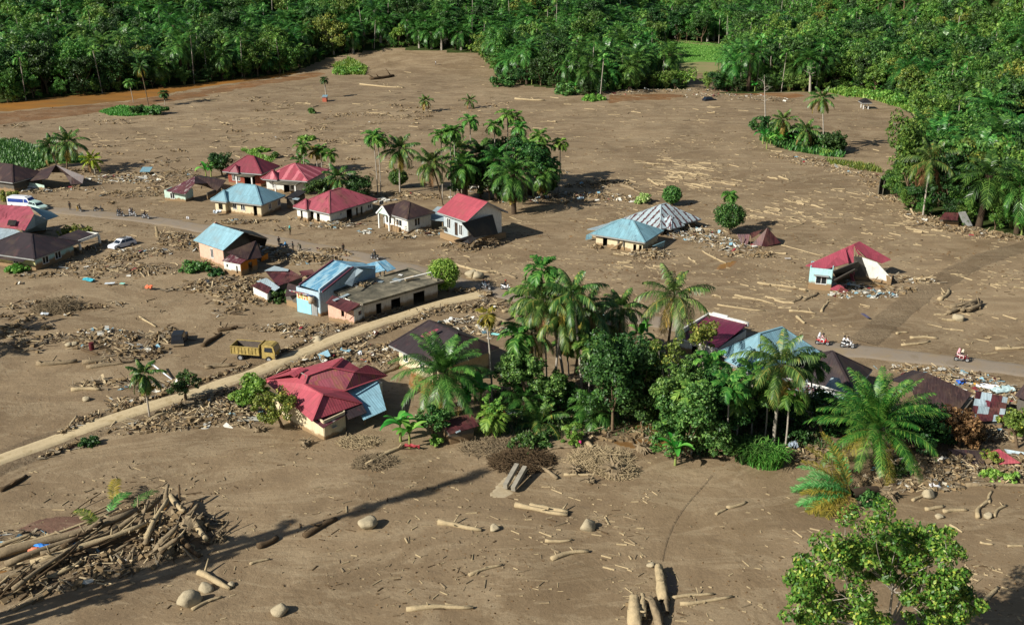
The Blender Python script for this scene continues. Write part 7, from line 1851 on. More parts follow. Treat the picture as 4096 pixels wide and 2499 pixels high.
brush(1430, 1770, 2.2, 300, 1.2, 'dead straw beside the big crimson roofed house', LOGM, .4)
brush(1960, 1790, 3.2, 420, 1.5, 'dry brush along the foot of the grove', LOGG, .4)
brush(1500, 1850, 2.4, 300, 1.3, 'muddy frond litter on the fallen palm stem', LOGG, .5)
brush(235, 1235, 3.6, 900, 2.0, 'heap of mud caked palm fronds alone on the left mud', LOGG, 1.4)
brush(3700, 1240, .1, 2, .5, 'x') if False else None

# ---- debris heaps (picture centre, metres) ------------------------
for a in [
 (480, 1360, 7.0, 2.6, 420, 1.0, .1), (520, 1420, 5.0, 2.4, 260, 1.0, .3), (420, 1330, 4.0, 1.4, 120, .7, -.2, (3, 5, 2, 2, 3, .5, 0, 0)), (240, 1230, 3.2, 1.6, 160, 1.0, 0, (4, 6, 3, 3, 1.5, .4, .1, 0)),
 (700, 950, 5.0, 2.6, 220, .8, -.6), (740, 985, 5.5, 2.4, 300, .9, -.4), (560, 1010, 5, 2.5, 260, .7, 0, (4, 4, 3, 3, 1.2, .3, .2, .3)), (460, 1035, 4.4, 2.0, 180, .6, 0), (320, 1060, 4, 2.0, 140, .5, .2), (330, 1005, 3.4, 2.2, 120, .5), (190, 1100, 5.0, 1.2, 130, .5, .2), (420, 1085, 9, 3.5, 240, .5, 0), (600, 1075, 8, 3.0, 240, .5),
 (880, 1140, 6, 3.2, 620, 1.1, .2), (960, 1165, 4.6, 2.6, 520, 1.2, .1), (1000, 1210, 3.2, 1.6, 160, .8), (1130, 1030, 6.2, 3.0, 620, 1.2, -.3, (6, 5, 2, 3, 1.5, .4, .1, 0)), (1240, 1035, 5.6, 2.4, 460, 1.1, -.3), (1080, 1010, 4, 2.2, 260, 1.2, 0, (2, 5, 4, 2, 2.5, .8, .1, .1)), (1340, 1010, 3.8, 1.5, 180, .8, -.5),
 (1250, 880, 4.4, 1.4, 160, .9), (1340, 905, 4.6, 1.8, 360, 1.2, .1, (5, 6, 3, 3, .8, .3, .3, .1)), (1000, 885, 6, 1.2, 90, .3), (1590, 945, 3.6, 1.5, 180, .8, .1, (5, 4, 2, 4, 1, .3, 0, 0)), (1690, 935, 3.6, 1.8, 260, 1.0, .1, (2, 4, 6, 3, 1.5, 1, .2, .3)), (1450, 930, 1.6, .7, 50, .4, 0, (1, 1, 0, 0, 8, 1, 0, 0)), (1520, 805, 3.6, 1.0, 120, .6, 0, (2, 3, 2, 2, 6, .5, 0, 0)),
 (1590, 780, 7, 2.2, 260, .5, 0), (1680, 790, 7, 2.0, 240, .5), (1880, 760, 4, 1.6, 120, .8, 0, (2, 4, 3, 2, 5, .4, 0, 0)), (2140, 800, 9, 3.5, 420, .6, 0, (4, 5, 5, 4, .6, .4, .2, .1)), (2300, 790, 9, 3.6, 460, .7, -.2, (5, 5, 4, 3, 1, .3, .4, .1)), (2440, 790, 8, 2.4, 360, .9, -.3, (7, 5, 2, 4, .5, .2, .2, .1)), (2430, 735, 7, 1.8, 220, .8, -.3, (7, 5, 2, 5, .1, 0, 0, 0)), (2350, 745, 5, 2, 140, .7), (2240, 690, 2.8, 1.2, 100, .5),
 (2760, 935, 6.0, 3.0, 520, 1.0, -.1, (4, 5, 2, 2, 4, .6, .4, .3)), (2850, 965, 5.0, 2.0, 400, 1.0, -.1, (4, 5, 2, 3, 4, .6, .2, .2)), (2730, 905, 4, 1.6, 160, .8, 0, (3, 3, 2, 2, 3, .3, .3, .3)), (2600, 1020, 3.6, 2.2, 320, 1.1, 0, (6, 5, 3, 3, .6, .2, 0, 0)), (2930, 990, 5.5, 1.8, 300, .7, 0, (5, 5, 2, 3, 2, .6, .3, .3)), (3000, 1020, 4.6, 1.6, 240, .6), (2380, 990, 1.6, .8, 40, .6),
 (1320, 1440, 6, 2.4, 420, 1.1, .5, (5, 7, 4, 4, .6, .2, 0, .2)), (1430, 1420, 5.4, 2.4, 420, 1.0, .4, (5, 6, 4, 4, .8, .2, 0, .2)), (1500, 1450, 4.4, 1.8, 240, .8, .2), (1540, 1400, 4.0, 1.8, 220, .8), (1560, 1440, 4, 1.6, 160, .6), (1850, 1300, 4.0, 2.2, 330, 1.0, 0, (4, 5, 3, 2, 4, .6, .3, 0)), (1950, 1330, 4, 2, 260, .7, 0, (5, 5, 4, 2, 2, .8, .3, 0)), (1800, 1240, 7, 1.6, 320, .8, .3, (4, 4, 4, 8, .1, 0, 0, 0)), (1930, 1235, 5, 1.4, 240, .9, .1, (4, 5, 5, 8, .1, 0, 0, 0)), (2020, 1230, 3.6, 1.2, 140, .7),
 (900, 1650, 5.4, 2.8, 560, 1.2, -.5, (8, 6, 4, 3, .6, .2, 0, 0)), (760, 1680, 6, 2.2, 360, .7, .3), (620, 1700, 6, 1.8, 260, .6, .3), (830, 1610, 4, 1.4, 200, .7, .4), (640, 1545, 5, 1.4, 240, .7, .1, (4, 5, 2, 3, 4, .6, 0, 0)), (430, 1535, 5, 1.0, 140, .6, .1, (5, 6, 2, 6, 0, 0, 0, 0)), (520, 1600, 3, 1.0, 70, .4),
 (1160, 1310, 3.2, 1.4, 110, .6), (1220, 1340, 3.4, 1.4, 120, .6, 0, (4, 4, 2, 4, 1, 0, 0, 0)), (1080, 1320, 3, 1.0, 60, .4), (1300, 1310, 2.4, 1.2, 60, .6),
 (2250, 1550, 5, 3, 200, .5, 0, (3, 3, 5, 3, .8, .2, .4, .2)), (2120, 1640, 4, 2.4, 160, .5, 0, (2, 3, 5, 5, .8, .2, .2, .3)), (2420, 1560, 5, 3, 150, .5, 0, (3, 3, 6, 3, .5, .2, .2, .1)), (2480, 1740, 4, 1.6, 160, .4), (3100, 1640, 6, 2.6, 180, .5, 0, (3, 3, 5, 3, 1, .5, .4, .2)), (3200, 1820, 4, 2.2, 160, .5), (3280, 1660, 3, 1.4, 90, .5, 0, (2, 3, 2, 2, 3, .5, 0, 0)),
 (3780, 1500, 6.4, 1.8, 520, 1.0, -.35, (4, 7, 4, 2, 1.8, .9, .3, .2)), (3890, 1540, 5.4, 1.6, 420, .9, -.4, (4, 6, 4, 2, 2, .9, .3, .3)), (3960, 1590, 3.4, 1.4, 180, .8, -.3, (3, 5, 3, 2, 2, .8, .3, .2)), (3700, 1480, 3.6, 1.0, 140, .6, -.3), (4050, 1640, 3, 1.6, 160, .9), (3950, 1740, 5, 1.8, 320, .8, 0, (4, 6, 4, 4, .8, .2, .3, 0)), (3820, 1860, 7, 2.4, 560, .9, 0, (5, 6, 6, 7, .3, .1, .1, 0)), (3650, 1890, 5, 2.6, 480, .9, .2, (5, 6, 6, 8, .2, .05, 0, 0)), (3980, 1900, 6, 2.2, 480, .8, 0, (5, 6, 6, 7, .3, .1, .1, 0)), (3560, 1940, 3.4, 1.4, 220, .7), (3720, 1945, 3.4, 1.0, 130, .5), (4080, 1840, 3, 1.6, 120, .6),
 (3230, 640, 9, 2.6, 330, .7, -.45, (8, 5, 2, 5, .3, .1, .1, .1)), (3340, 668, 9, 2.4, 330, .7, -.45, (8, 5, 2, 5, .3, .1, .1, .2)), (3450, 700, 8, 2.2, 260, .6, -.6, (8, 5, 2, 4, .3, .2, .1, .3)), (3510, 745, 5, 2, 150, .6, -1), (3560, 800, 6, 1.6, 160, .6, -.9, (7, 4, 2, 6, .5, 0, .1, 0)), (3640, 860, 4, 1.4, 140, .6, -.5, (6, 4, 4, 6, .3, 0, 0, 0)), (3740, 900, 4, 1.6, 200, .8, 0, (9, 3, 2, 6, 1, 0, 0, 0)), (3890, 930, 6, 1.6, 300, .8, -.3, (6, 4, 5, 7, .3, 0, 0, 0)), (4030, 955, 7, 1.4, 260, .7, -.2), (3690, 880, 3, 1.4, 100, .7, 0, (9, 3, 1, 6, .3, 0, 0, 0)),
 (2900, 386, 14, 4, 260, .9, 0, (4, 5, 3, 3, 2, .3, .5, .8)), (2600, 366, 16, 3, 300, .8, 0, (6, 5, 2, 3, 2, .3, .2, .2)), (2760, 366, 12, 3, 200, .8, 0, (6, 5, 2, 3, 1, .2, .2, .3)), (3060, 400, 10, 4, 140, .7, 0, (6, 5, 2, 2, 2, 0, 0, 0)), (2480, 375, 10, 3, 160, .8, 0, (4, 5, 2, 3, 2, .3, .2, .2)), (1700, 452, 4, 1.6, 90, .7, 0, (3, 3, 7, 5, 0, 0, 0, 0)), (1440, 462, 8, 2.5, 140, .7), (1620, 470, 6, 2.0, 120, .8, 0, (5, 4, 5, 3, 0, 0, 0, 0)), (560, 700, 6, 2.0, 120, .5, 0), (440, 715, 8, 2.6, 330, .7, 0, (4, 5, 2, 2, 4, .4, .2, .1)), (520, 725, 7, 2.2, 260, .6, 0, (4, 5, 2, 2, 3, .3, .2, .1)), (700, 705, 7, 2.0, 180, .5, 0, (5, 4, 3, 4, .5, .2, 0, 0)), (560, 775, 8, 2.4, 260, .6, 0), (680, 780, 4, 1.6, 130, .7, 0, (5, 5, 4, 3, .8, .2, .3, 0)), (300, 755, 6, 2.0, 130, .4), (150, 768, 4.4, 1.6, 140, .6, 0, (4, 5, 2, 3, 3, .4, 0, 0)), (640, 730, 6, 2, 120, .5),
 (2700, 1300, 0.1, 0.1, 2, .1)]:
    rubble(*a)
# flood litter along both verges of the dirt track and other lines
rubble_line([(250, 1735), (560, 1620), (800, 1535), (1000, 1465), (1190, 1385), (1400, 1305), (1620, 1235)], .8, 1500, .45, rot=.5, label='churned clods and splinters along the upper verge of the dirt track')
rubble_line([(150, 1835), (600, 1670), (850, 1590), (1050, 1520), (1210, 1450), (1420, 1368), (1600, 1300), (1780, 1240)], .7, 1000, .4, rot=.5, label='churned clods along the lower verge of the dirt track')
rubble_line([(250, 1740), (330, 1690), (420, 1650), (520, 1625)], 1.0, 500, .5, rot=.5, label='muddy brush heaped beside the left end of the dirt track')
rubble_line([(1900, 1230), (1960, 1180), (1850, 1165), (1790, 1180)], 1.0, 350, .6, rot=0, label='muddy clods piled round the junction')

# ---- loose wood scattered over the plain ---------------------------
def scatter():
    P = []
    def inband(px, py, n, w, h, ang, sda, l0, l1, hue): P.append((px, py, n, w, h, ang, sda, l0, l1, hue))
    # centre x, y, n, half width, half height (picture px), world angle, spread, lengths
    inband(2900, 780, 480, 520, 200, -34, 18, .5, 3.2, 0); inband(2700, 665, 170, 210, 50, -20, 20, .8, 4.2, 0); inband(2760, 720, 80, 160, 40, -32, 12, 1, 5, 0); inband(3100, 840, 260, 300, 70, -30, 20, .8, 4, 0)
    inband(3600, 900, 420, 420, 130, -22, 24, .4, 2.8, 0); inband(3900, 1150, 420, 240, 210, -12, 34, .4, 2.6, 0); inband(3000, 1190, 170, 290, 80, -22, 20, .4, 3.2, 0); inband(3300, 1280, 60, 200, 60, -25, 30, .3, 2, 0)
    inband(2250, 900, 420, 300, 140, -34, 28, .4, 2.2, 0); inband(2300, 1080, 460, 420, 110, -24, 28, .3, 2.0, 0); inband(1750, 1030, 120, 200, 60, -15, 30, .3, 2, 0)
    inband(2300, 520, 330, 700, 130, -8, 30, .6, 4, 0); inband(1800, 400, 260, 700, 120, -5, 30, .8, 5, 0); inband(2700, 480, 180, 400, 90, -8, 40, .5, 3, 0)
    inband(1100, 470, 760, 700, 130, 4, 30, .8, 4.5, 1); inband(900, 580, 620, 700, 90, 0, 40, .6, 3.2, 1); inband(1500, 680, 220, 300, 80, 0, 50, .5, 3, 1); inband(500, 520, 260, 440, 100, 0, 40, .6, 3, 1)
    inband(500, 780, 360, 480, 60, 0, 50, .3, 2.4, 1); inband(600, 960, 420, 520, 110, 0, 50, .3, 2.0, 1); inband(350, 1200, 240, 420, 90, 10, 50, .2, 1.5, 1); inband(800, 1350, 160, 360, 110, 10, 50, .2, 1.6, 1)
    inband(1300, 1960, 420, 1000, 130, -20, 40, .2, 1.2, 1); inband(2600, 2080, 420, 600, 200, -12, 40, .2, 1.4, 0); inband(1700, 2280, 360, 800, 220, 0, 45, .15, 1.1, 1); inband(3000, 2250, 260, 500, 240, -5, 40, .15, 1.3, 0)
    inband(3900, 2250, 300, 260, 240, -10, 45, .15, 1.4, 0); inband(500, 1850, 280, 600, 120, 20, 50, .2, 1.0, 1); inband(300, 2000, 60, 300, 60, 20, 50, .2, 1, 1); inband(2500, 2400, 180, 500, 90, 0, 40, .15, 1.2, 0); inband(3400, 560, 120, 300, 80, 10, 40, .4, 2.4, 0)
    inband(3600, 1420, 90, 450, 30, -10, 40, .2, 1.2, 0); inband(1000, 2380, 90, 300, 100, 10, 50, .15, .8, 1); inband(2600, 700, 200, 400, 260, -30, 20, .3, 1.6, 0)
    out = []
    for (px, py, n, w, h, ang, sda, l0, l1, hue) in P:
        for _ in range(n):
            x, y = px + R.gauss(0, .55) * w, py + R.gauss(0, .6) * h
            if abs(x - px) > w * 1.3 or abs(y - py) > h * 1.3: continue
            p = W(x, y)
            if noise.noise((p.x * .07, p.y * .07, 5)) + .6 * noise.noise((p.x * .25, p.y * .25, 6)) < R.uniform(-.15, .25): continue
            if inside(p.x, p.y, WOODS) or any(inside(p.x, p.y, f) for f in FOOT): continue
            L_ = l0 + (l1 - l0) * R.random() ** 4
            out.append((p.x, p.y, L_, math.radians(R.gauss(ang, sda)), hue, y))
    return out
FOOT = []
for o in list(COL.objects):
    if o.parent is None and '_L' in o.keys() and o['_L'] > 3:
        L_, D_ = o['_L'], o['_D']; Tm = TF[o.name]
        FOOT.append([tuple((Tm @ Vector(q))[:2]) for q in ((-.5, -.5, 0), (L_ + .5, -.5, 0), (L_ + .5, D_ + .5, 0), (-.5, D_ + .5, 0))])
def near_line(x, y, pts, d):
    return any((p.x - x) ** 2 + (p.y - y) ** 2 < d * d for p in pts)
SC = [s for s in scatter() if not near_line(s[0], s[1], road_pts, 2.6) and not near_line(s[0], s[1], track_pts, 1.6)]
SC.sort(key=lambda s: -s[2] * (s[2] ** .5) / (s[1]))
ZL = {0: 'bleached driftwood stick lying on the smooth mud plain', 1: 'grey driftwood stick lying on the rough mud field'}
nI = 120
logv = []
for v in range(10):
    mb = MB(); k = 4; pts = [Vector((i / k - .5, .04 * R.gauss(0, 1), R.gauss(0, .012))) for i in range(k + 1)]
    mb.tube(pts, [.05 * R.uniform(.7, 1.15) for _ in pts], 6, jit=.15); logv.append((mb.mesh('driftwood_stick', LOGM), mb.mesh('driftwood_stick', LOGG)))
for (x, y, L_, a, hue, py) in SC[:nI]:
    o = bpy.data.objects.new('driftwood_stick', logv[R.randrange(10)][1 if hue and R.random() < .7 else 0]); COL.objects.link(o)
    o.location = (x, y, HT(x, y) + .05); o.rotation_euler = (R.uniform(0, 3), R.gauss(0, .02), a); w = R.uniform(.7, 1.5) * (2.4 + L_ * .5) / 1.2; o.scale = (L_ * R.uniform(.5, 1), w * .9, w * .7)
    tag(o, ZL[hue], 'stick', 'driftwood sticks on the ' + ('rough mud field' if hue else 'smooth mud plain'))
mb = MB(); LM = [LOGM, LOGG, LOGD, M('mud_clod', '6a5438', .95, .3)]
for (x, y, L_, a, hue, py) in SC[nI:]:
    w = R.uniform(.05, .15) + L_ * .035; z = HT(x, y); m = R.choices((0, 1, 2), (6, 5, 1) if not hue else (3, 5, 3))[0]
    c, s = math.cos(a), math.sin(a); hw = w / 2; k = R.uniform(.35, .8)
    Pq = [(-L_ / 2, -hw * k, 0), (L_ / 2, -hw, 0), (L_ / 2, hw, 0), (-L_ / 2, hw * k, 0), (-L_ / 2, -hw * k * .6, w * .7), (L_ / 2, -hw * .6, w * .7), (L_ / 2, hw * .6, w * .7), (-L_ / 2, hw * k * .6, w * .7)]
    bow = R.gauss(0, .05) * L_
    mb.add([(x + p[0] * c - p[1] * s, y + p[0] * s + p[1] * c, z - .02 + p[2]) for p in Pq], [(4, 5, 6, 7), (0, 1, 5, 4), (1, 2, 6, 5), (2, 3, 7, 6), (3, 0, 4, 7)], m)
o = mb.build('wood_litter', LM); tag(o, 'small bleached wood pieces strewn over the mud', 'litter', kind='stuff')
# rough clumps over the upper left field
R = random.Random(91)
mb = MB()
for i in range(420):
    px, py = (R.uniform(0, 2000), R.uniform(380, 700)) if i % 5 < 3 else (R.uniform(0, 1700), R.uniform(700, 1180)) if i % 5 == 3 else (R.uniform(0, 1100), R.uniform(1180, 1420))
    p = W(px, py)
    if noise.noise((p.x * .03, p.y * .03, 12)) < R.uniform(-.35, .3) or inside(p.x, p.y, WOODS) or near_line(p.x, p.y, road_pts, 3) or near_line(p.x, p.y, track_pts, 2) or any(inside(p.x, p.y, f) for f in FOOT) or (px < 340 and 560 < py < 670) or (py < 470 - px * .1): continue
    r1 = R.uniform(.6, 2.6) * (1.3 if py < 700 else .8); 
    for _ in range(R.randint(5, 22)):
        x, y = p.x + R.gauss(0, .6) * r1, p.y + R.gauss(0, .35) * r1; k = R.choices((0, 1, 2, 3, 4), (3, 4, 5, 8, .5))[0]; z = HT(x, y) + R.uniform(0, .3)
        s = R.uniform(.15, .6); size = (s, s * .7, s * .6) if k == 3 else (s, s * .5, .04) if k == 4 else (R.uniform(.3, 1.8), R.uniform(.06, .2), R.uniform(.05, .16))
        mb.box((x, y, z), size, (R.gauss(0, .3), R.gauss(0, .3), R.gauss(0, .7)), k)
o = mb.build('field_debris', PAL); tag(o, 'small clumps of roots and timber dotted over the rough mud field', 'debris', kind='stuff')
# specks of pale wood over the smooth plain
mb = MB()
for i in range(5200):
    if i % 4: px, py = R.uniform(1950, 4140), R.uniform(560, 1360)
    elif i % 8: px, py = R.uniform(0, 4140), R.uniform(1780, 2499)
    else: px, py = R.uniform(900, 3500), R.uniform(400, 620)
    p = W(px, py)
    if noise.noise((p.x * .05, p.y * .05, 15)) < R.uniform(-.5, .3) or inside(p.x, p.y, WOODS) or near_line(p.x, p.y, road_pts[::2], 2.8) or any(inside(p.x, p.y, f) for f in FOOT): continue
    L_ = R.uniform(.12, .55) * (1 if py > 1200 else 1.7) * (2 if R.random() < .06 else 1)
    mb.box((p.x, p.y, HT(p.x, p.y) + .02), (L_, R.uniform(.05, .13) * (1 if py > 1200 else 1.5), .07), (0, 0, math.radians(R.gauss(-20, 35))), R.choices((0, 1, 2), (6, 4, 1))[0])
o = mb.build('wood_chips', LM); tag(o, 'pale wood chips sprinkled over the mud', 'litter', kind='stuff')
# clods: little dark lumps everywhere
def clods(n, y0, y1, s0, s1, seed):
    g = np.random.default_rng(seed); px = g.uniform(-60, 4160, n); py = y0 + (y1 - y0) * g.uniform(0, 1, n)
    V = []; Q = []; k = 0; MI = []
    for x, y in zip(px, py):
        p = W(x, y); nn = noise.noise((p.x * .09, p.y * .09, 8))
        if nn < g.uniform(-.3, .25): continue
        if inside(p.x, p.y, WOODS): continue
        if near_line(p.x, p.y, road_pts[::2], 2.5): continue
        s = g.uniform(s0, s1) * (.5 + g.random()); a = g.uniform(0, 6.28); e = g.uniform(.35, 1); c_, s_ = math.cos(a) * s, math.sin(a) * s; z = HT(p.x, p.y)
        V += [(p.x - c_, p.y - s_, z - .03), (p.x + s_ * e, p.y - c_ * e, z - .03), (p.x + c_, p.y + s_, z - .03), (p.x - s_ * e, p.y + c_ * e, z - .03), (p.x + g.normal() * s * .2, p.y, z + s * g.uniform(.25, .6)), (p.x + g.normal() * s * .3, p.y + s * .2, z + s * .3)]
        Q += [(k, k + 1, k + 4), (k + 1, k + 2, k + 5), (k + 2, k + 3, k + 5), (k + 3, k, k + 4), (k + 1, k + 5, k + 4), (k + 3, k + 4, k + 5)]; k += 6; MI += [3 if g.random() < .8 else 1] * 6
    o = link('mud_clods', bulk('mud_clods', np.array(V), np.array(Q), LM, MI)); tag(o, 'crumbled mud clods scattered over the plain', 'clods', kind='stuff')
clods(9000, 1150, 2520, .05, .16, 1); clods(7000, 430, 1200, .12, .36, 2)
# ================================================================ people, motorbikes, vehicles
R = random.Random(9)
SKIN = M('skin', '8a5f45', .6, .1); HAIRM = M('black_hair', '1a1614', .6, .2)
TYRE = M('tyre_rubber', '1c1b1a', .8, .2); RIMM = M('wheel_metal', '8d8f90', .4, .1); CHROME = M('dull_metal', '77797a', .4, .2)
def cloth(c): return M('fabric_' + c, c, .85, .2, 6)

def person(loc, rz, J, label, shirt='3a3a40', trousers='2a2c34', hair='short', hijab=None, helmet=None, group=None, sleeve=True, s=1.0):
    key = {id(RIDE): 'ride', id(PILL): 'pillion', id(STAND): 'stand'}.get(id(J), 'bend'); me = BODY[key].copy()
    for k_, m_ in enumerate((SKIN, cloth(shirt), cloth(trousers))): me.materials[k_] = m_
    o = link('person', me); o.location = loc; o.rotation_euler = (0, 0, rz); o.scale = (s, s, s)
    tag(o, label, 'person', group)
    h = Vector(J['head']); mb = MB()
    if hijab:
        mb.ell(h + Vector((-.02, 0, .03)), (.135, .125, .15), 12, 8); mb.ell(h + Vector((-.05, 0, -.2)), (.17, .2, .16), 12, 7); mb.build('headscarf', cloth(hijab), o, smooth=True)
    elif helmet: mb.ell(h + Vector((-.01, 0, .05)), (.15, .135, .14), 12, 8); mb.build('helmet', M('helmet_' + helmet, helmet, .3, .1), o, smooth=True)
    elif hair == 'cap': mb.ell(h + Vector((-.01, 0, .07)), (.125, .115, .09), 12, 7); mb.box(h + Vector((.12, 0, .05)), (.12, .14, .02)); mb.build('cap', cloth('8a8f96'), o, smooth=True)
    elif hair == 'long': mb.ell(h + Vector((-.03, 0, .05)), (.12, .12, .12), 12, 7); mb.ell(h + Vector((-.10, 0, -.12)), (.07, .11, .2), 10, 6); mb.build('hair', HAIRM, o, smooth=True)
    else: mb.ell(h + Vector((-.025, 0, .055)), (.11, .105, .095), 12, 7); mb.build('hair', HAIRM, o, smooth=True)
    return o

def motorbike(loc, rz, label, col='8c1f24', white=False, group=None, tilt=0):
    r = empty('motorcycle', loc, label, 'motorcycle', group, rz); r.rotation_euler = (tilt, 0, rz)
    P_ = M('bike_paint_' + col, col, .3, .1, 2, .6)
    for x in (-.62, .62):
        w = MB(); w.tube([(x, -.05, .28), (x, .05, .28)], .28, 18); wo = w.build('wheel', TYRE, r, smooth=False)
        q = MB(); q.tube([(x, -.056, .28), (x, .056, .28)], .17, 14); q.build('rim', RIMM, wo)
    b = MB()
    b.tube([(-.78, 0, .72), (-.45, 0, .66), (-.1, 0, .50), (.2, 0, .46), (.38, 0, .62), (.44, 0, .86)], [.07, .13, .14, .12, .12, .08], 10)
    b.tube([(.36, 0, .45), (.43, 0, .95)], [.17, .1], 8); b.ell((.62, 0, .56), (.2, .07, .06), 10, 6); b.build('body', P_, r, smooth=True)
    e_ = MB(); e_.ell((-.02, 0, .34), (.2, .13, .14), 10, 6); e_.tube([(0, -.14, .26), (-.7, -.16, .34)], .045, 7); e_.build('engine', CHROME, r, smooth=True)
    f = MB(); f.tube([(.62, .07, .28), (.45, .06, .9)], .025, 6); f.tube([(.62, -.07, .28), (.45, -.06, .9)], .025, 6); f.build('fork', CHROME, r)
    s = MB(); s.tube([(-.78, 0, .82), (-.5, 0, .81), (-.1, 0, .74)], [.09, .13, .08], 8); s.build('seat', TYRE, r, smooth=True)
    h = MB(); h.tube([(.38, .32, 1.02), (.44, .1, 1.0), (.44, -.1, 1.0), (.38, -.32, 1.02)], .02, 6); h.build('handlebar', TYRE, r)
    m_ = MB(); m_.tube([(.42, .22, 1.0), (.42, .28, 1.18)], .01, 4); m_.tube([(.42, -.22, 1.0), (.42, -.28, 1.18)], .01, 4); m_.ell((.42, .29, 1.2), (.02, .05, .04), 8, 5); m_.ell((.42, -.29, 1.2), (.02, .05, .04), 8, 5); m_.build('mirrors', TYRE, r)
    l = MB(); l.ell((.53, 0, .9), (.06, .08, .07), 8, 6); l.build('headlight', M('lamp_glass', 'd8d8d0', .2, .1), r)
    return r

def road_dir(px, py):
    p = W(px, py); i = min(range(len(road_pts)), key=lambda k: (road_pts[k] - p).length); d = road_pts[min(i + 3, len(road_pts) - 1)] - road_pts[max(i - 3, 0)]
    return math.atan2(d.y, d.x)
def on_road(px, py): return G(px, py, .08)
def ride(px, py, bl, col, riders, flip=False, group=None):
    p = on_road(px, py); a = road_dir(px, py) + (PI if flip else 0); motorbike(p, a, bl, col)
    for J, lb, kw in riders: person(p, a, J, lb, **kw)
ride(3288, 1382, 'bright red scooter carrying two riders by the blue hip roof', 'b01c22', [(RIDE, 'rider in pink top and dark helmet on the bright red scooter', dict(shirt='c09a98', trousers='d8d4d0', helmet='2a2628')), (PILL, 'passenger in pale grey headscarf on the bright red scooter', dict(shirt='c4c4c8', trousers='d0a8a8', hijab='c8c8cc'))])
ride(3388, 1394, 'white fronted scooter with one or two riders second from the right', 'd0d4d6', [(RIDE, 'rider in white shirt on the white fronted scooter', dict(shirt='d8d8d8', trousers='2a2c30')), (PILL, 'long haired passenger in white on the white fronted scooter', dict(shirt='dcdcdc', trousers='26282c', hair='long'))])
ride(3845, 1448, 'dark maroon motorcycle with two veiled riders above the rubble at right', '6a1a22', [(RIDE, 'rider in cream headscarf and black top on the dark maroon motorcycle', dict(shirt='222226', trousers='c9b0ac', hijab='d8ccb4')), (PILL, 'passenger in pink headscarf on the dark maroon motorcycle', dict(shirt='d09aa0', trousers='d8c4c0', hijab='d8a0a8'))])
ride(1944, 1160, 'black motorcycle in the tree shadow at the junction', '222326', [(RIDE, 'front rider in dark blue on the motorcycle in the junction shadow', dict(shirt='2a3442', trousers='55606a')), (PILL, 'passenger in black on the motorcycle in the junction shadow', dict(shirt='1e2026', trousers='5c6870'))])
ride(2022, 1162, 'white scooter with a single rider near the junction', 'd6d8d8', [(RIDE, 'single rider in dark jacket and red helmet on the white scooter', dict(shirt='2c2a2c', trousers='23252a', helmet='8a3a2a'))])
ride(484, 868, 'black motorcycle leftmost of three on the far road', '1e2022', [(RIDE, 'rider in dark clothes on the leftmost of three far motorcycles', dict(shirt='2a3034', trousers='24262a')), (PILL, 'passenger in grey on the leftmost of three far motorcycles', dict(shirt='4a5258', trousers='2c3034'))])
ride(532, 868, 'pale motorcycle in the middle of three on the far road', '9a9c9e', [(RIDE, 'rider in dark jacket on the middle one of three far motorcycles', dict(shirt='2e2e34', trousers='34363c', helmet='3a3c40')), (PILL, 'passenger in white on the middle one of three far motorcycles', dict(shirt='c8c8cc', trousers='3a3c44'))])
ride(583, 877, 'motorcycle rightmost of three on the far road', '55585c', [(RIDE, 'lone rider in black on the rightmost of three far motorcycles', dict(shirt='1c1c20', trousers='22242a'))])
ride(1499, 1040, 'dark motorcycle on the road behind the blue canopy', '24262a', [(RIDE, 'rider with white cap on the motorcycle behind the blue canopy', dict(shirt='3a3f3a', trousers='2a2c30', hair='cap'))], True)
motorbike(G(395, 846), .3, 'dark motorcycle parked at the roadside left of the three riders', '3a3634'); motorbike(G(1134, 992), .8, 'motorcycle with blue cover parked by the blackened fallen roof', '3f86b4')
motorbike(G(322, 846), 2.2, 'black motorcycle standing beside the bending man', '2a2826')
BEND = shift(STAND, 0, 0, chest=(.22, 0, 1.22), neck=(.34, 0, 1.30), head=(.44, 0, 1.33), crown=(.50, 0, 1.37), shl=(.26, .18, 1.22), ell=(.40, .2, 1.0), wrl=(.48, .18, .78), pal=(.5, .17, .71), shr=(.26, -.18, 1.22), elr=(.40, -.2, 1.0), wrr=(.48, -.18, .78), par=(.5, -.17, .71))
for (x, y, a, J, lb, kw) in [(282, 843, -1.2, STAND, 'man in dark clothes standing at the roadside near the white minibus', dict(shirt='3a3430', trousers='26241f')), (312, 846, 0, BEND, 'man bending over a motorcycle near the white minibus', dict(shirt='3c3a30', trousers='a8862a')),
    (1117, 986, -.9, STAND, 'man in black walking on the road beside the fallen blackened roof', dict(shirt='1e1e22', trousers='26262a')), (1172, 1006, -.4, STAND, 'man in grey shirt in the rubble beside the road', dict(shirt='6a6a62', trousers='3a3630')), (1203, 1008, 2.6, BEND, 'man stooping in the rubble beside the road', dict(shirt='4a4a3c', trousers='3a382e')),
    (1374, 1013, -1.1, STAND, 'lone man in dark clothes walking along the middle of the road', dict(shirt='33302c', trousers='2a2826')), (1161, 942, -.4, STAND, 'person in turquoise headcloth standing before the dull red roof', dict(shirt='4a5a3c', trousers='4a4030', hijab='5ab4b0')),
    (2957, 1330, 2.0, STAND, 'person in black half hidden behind the white parapet', dict(shirt='1a1a1e', trousers='22242a')), (2946, 1330, 1.4, STAND, 'person in red behind the white parapet', dict(shirt='7a3a30', trousers='2c2a28')), (1743, 262, 0, STAND, 'tiny figure in white at the far edge of the mud', dict(shirt='d0d0d0', trousers='4a4a50'))]:
    person(G(x, y), a, J, lb, **kw)

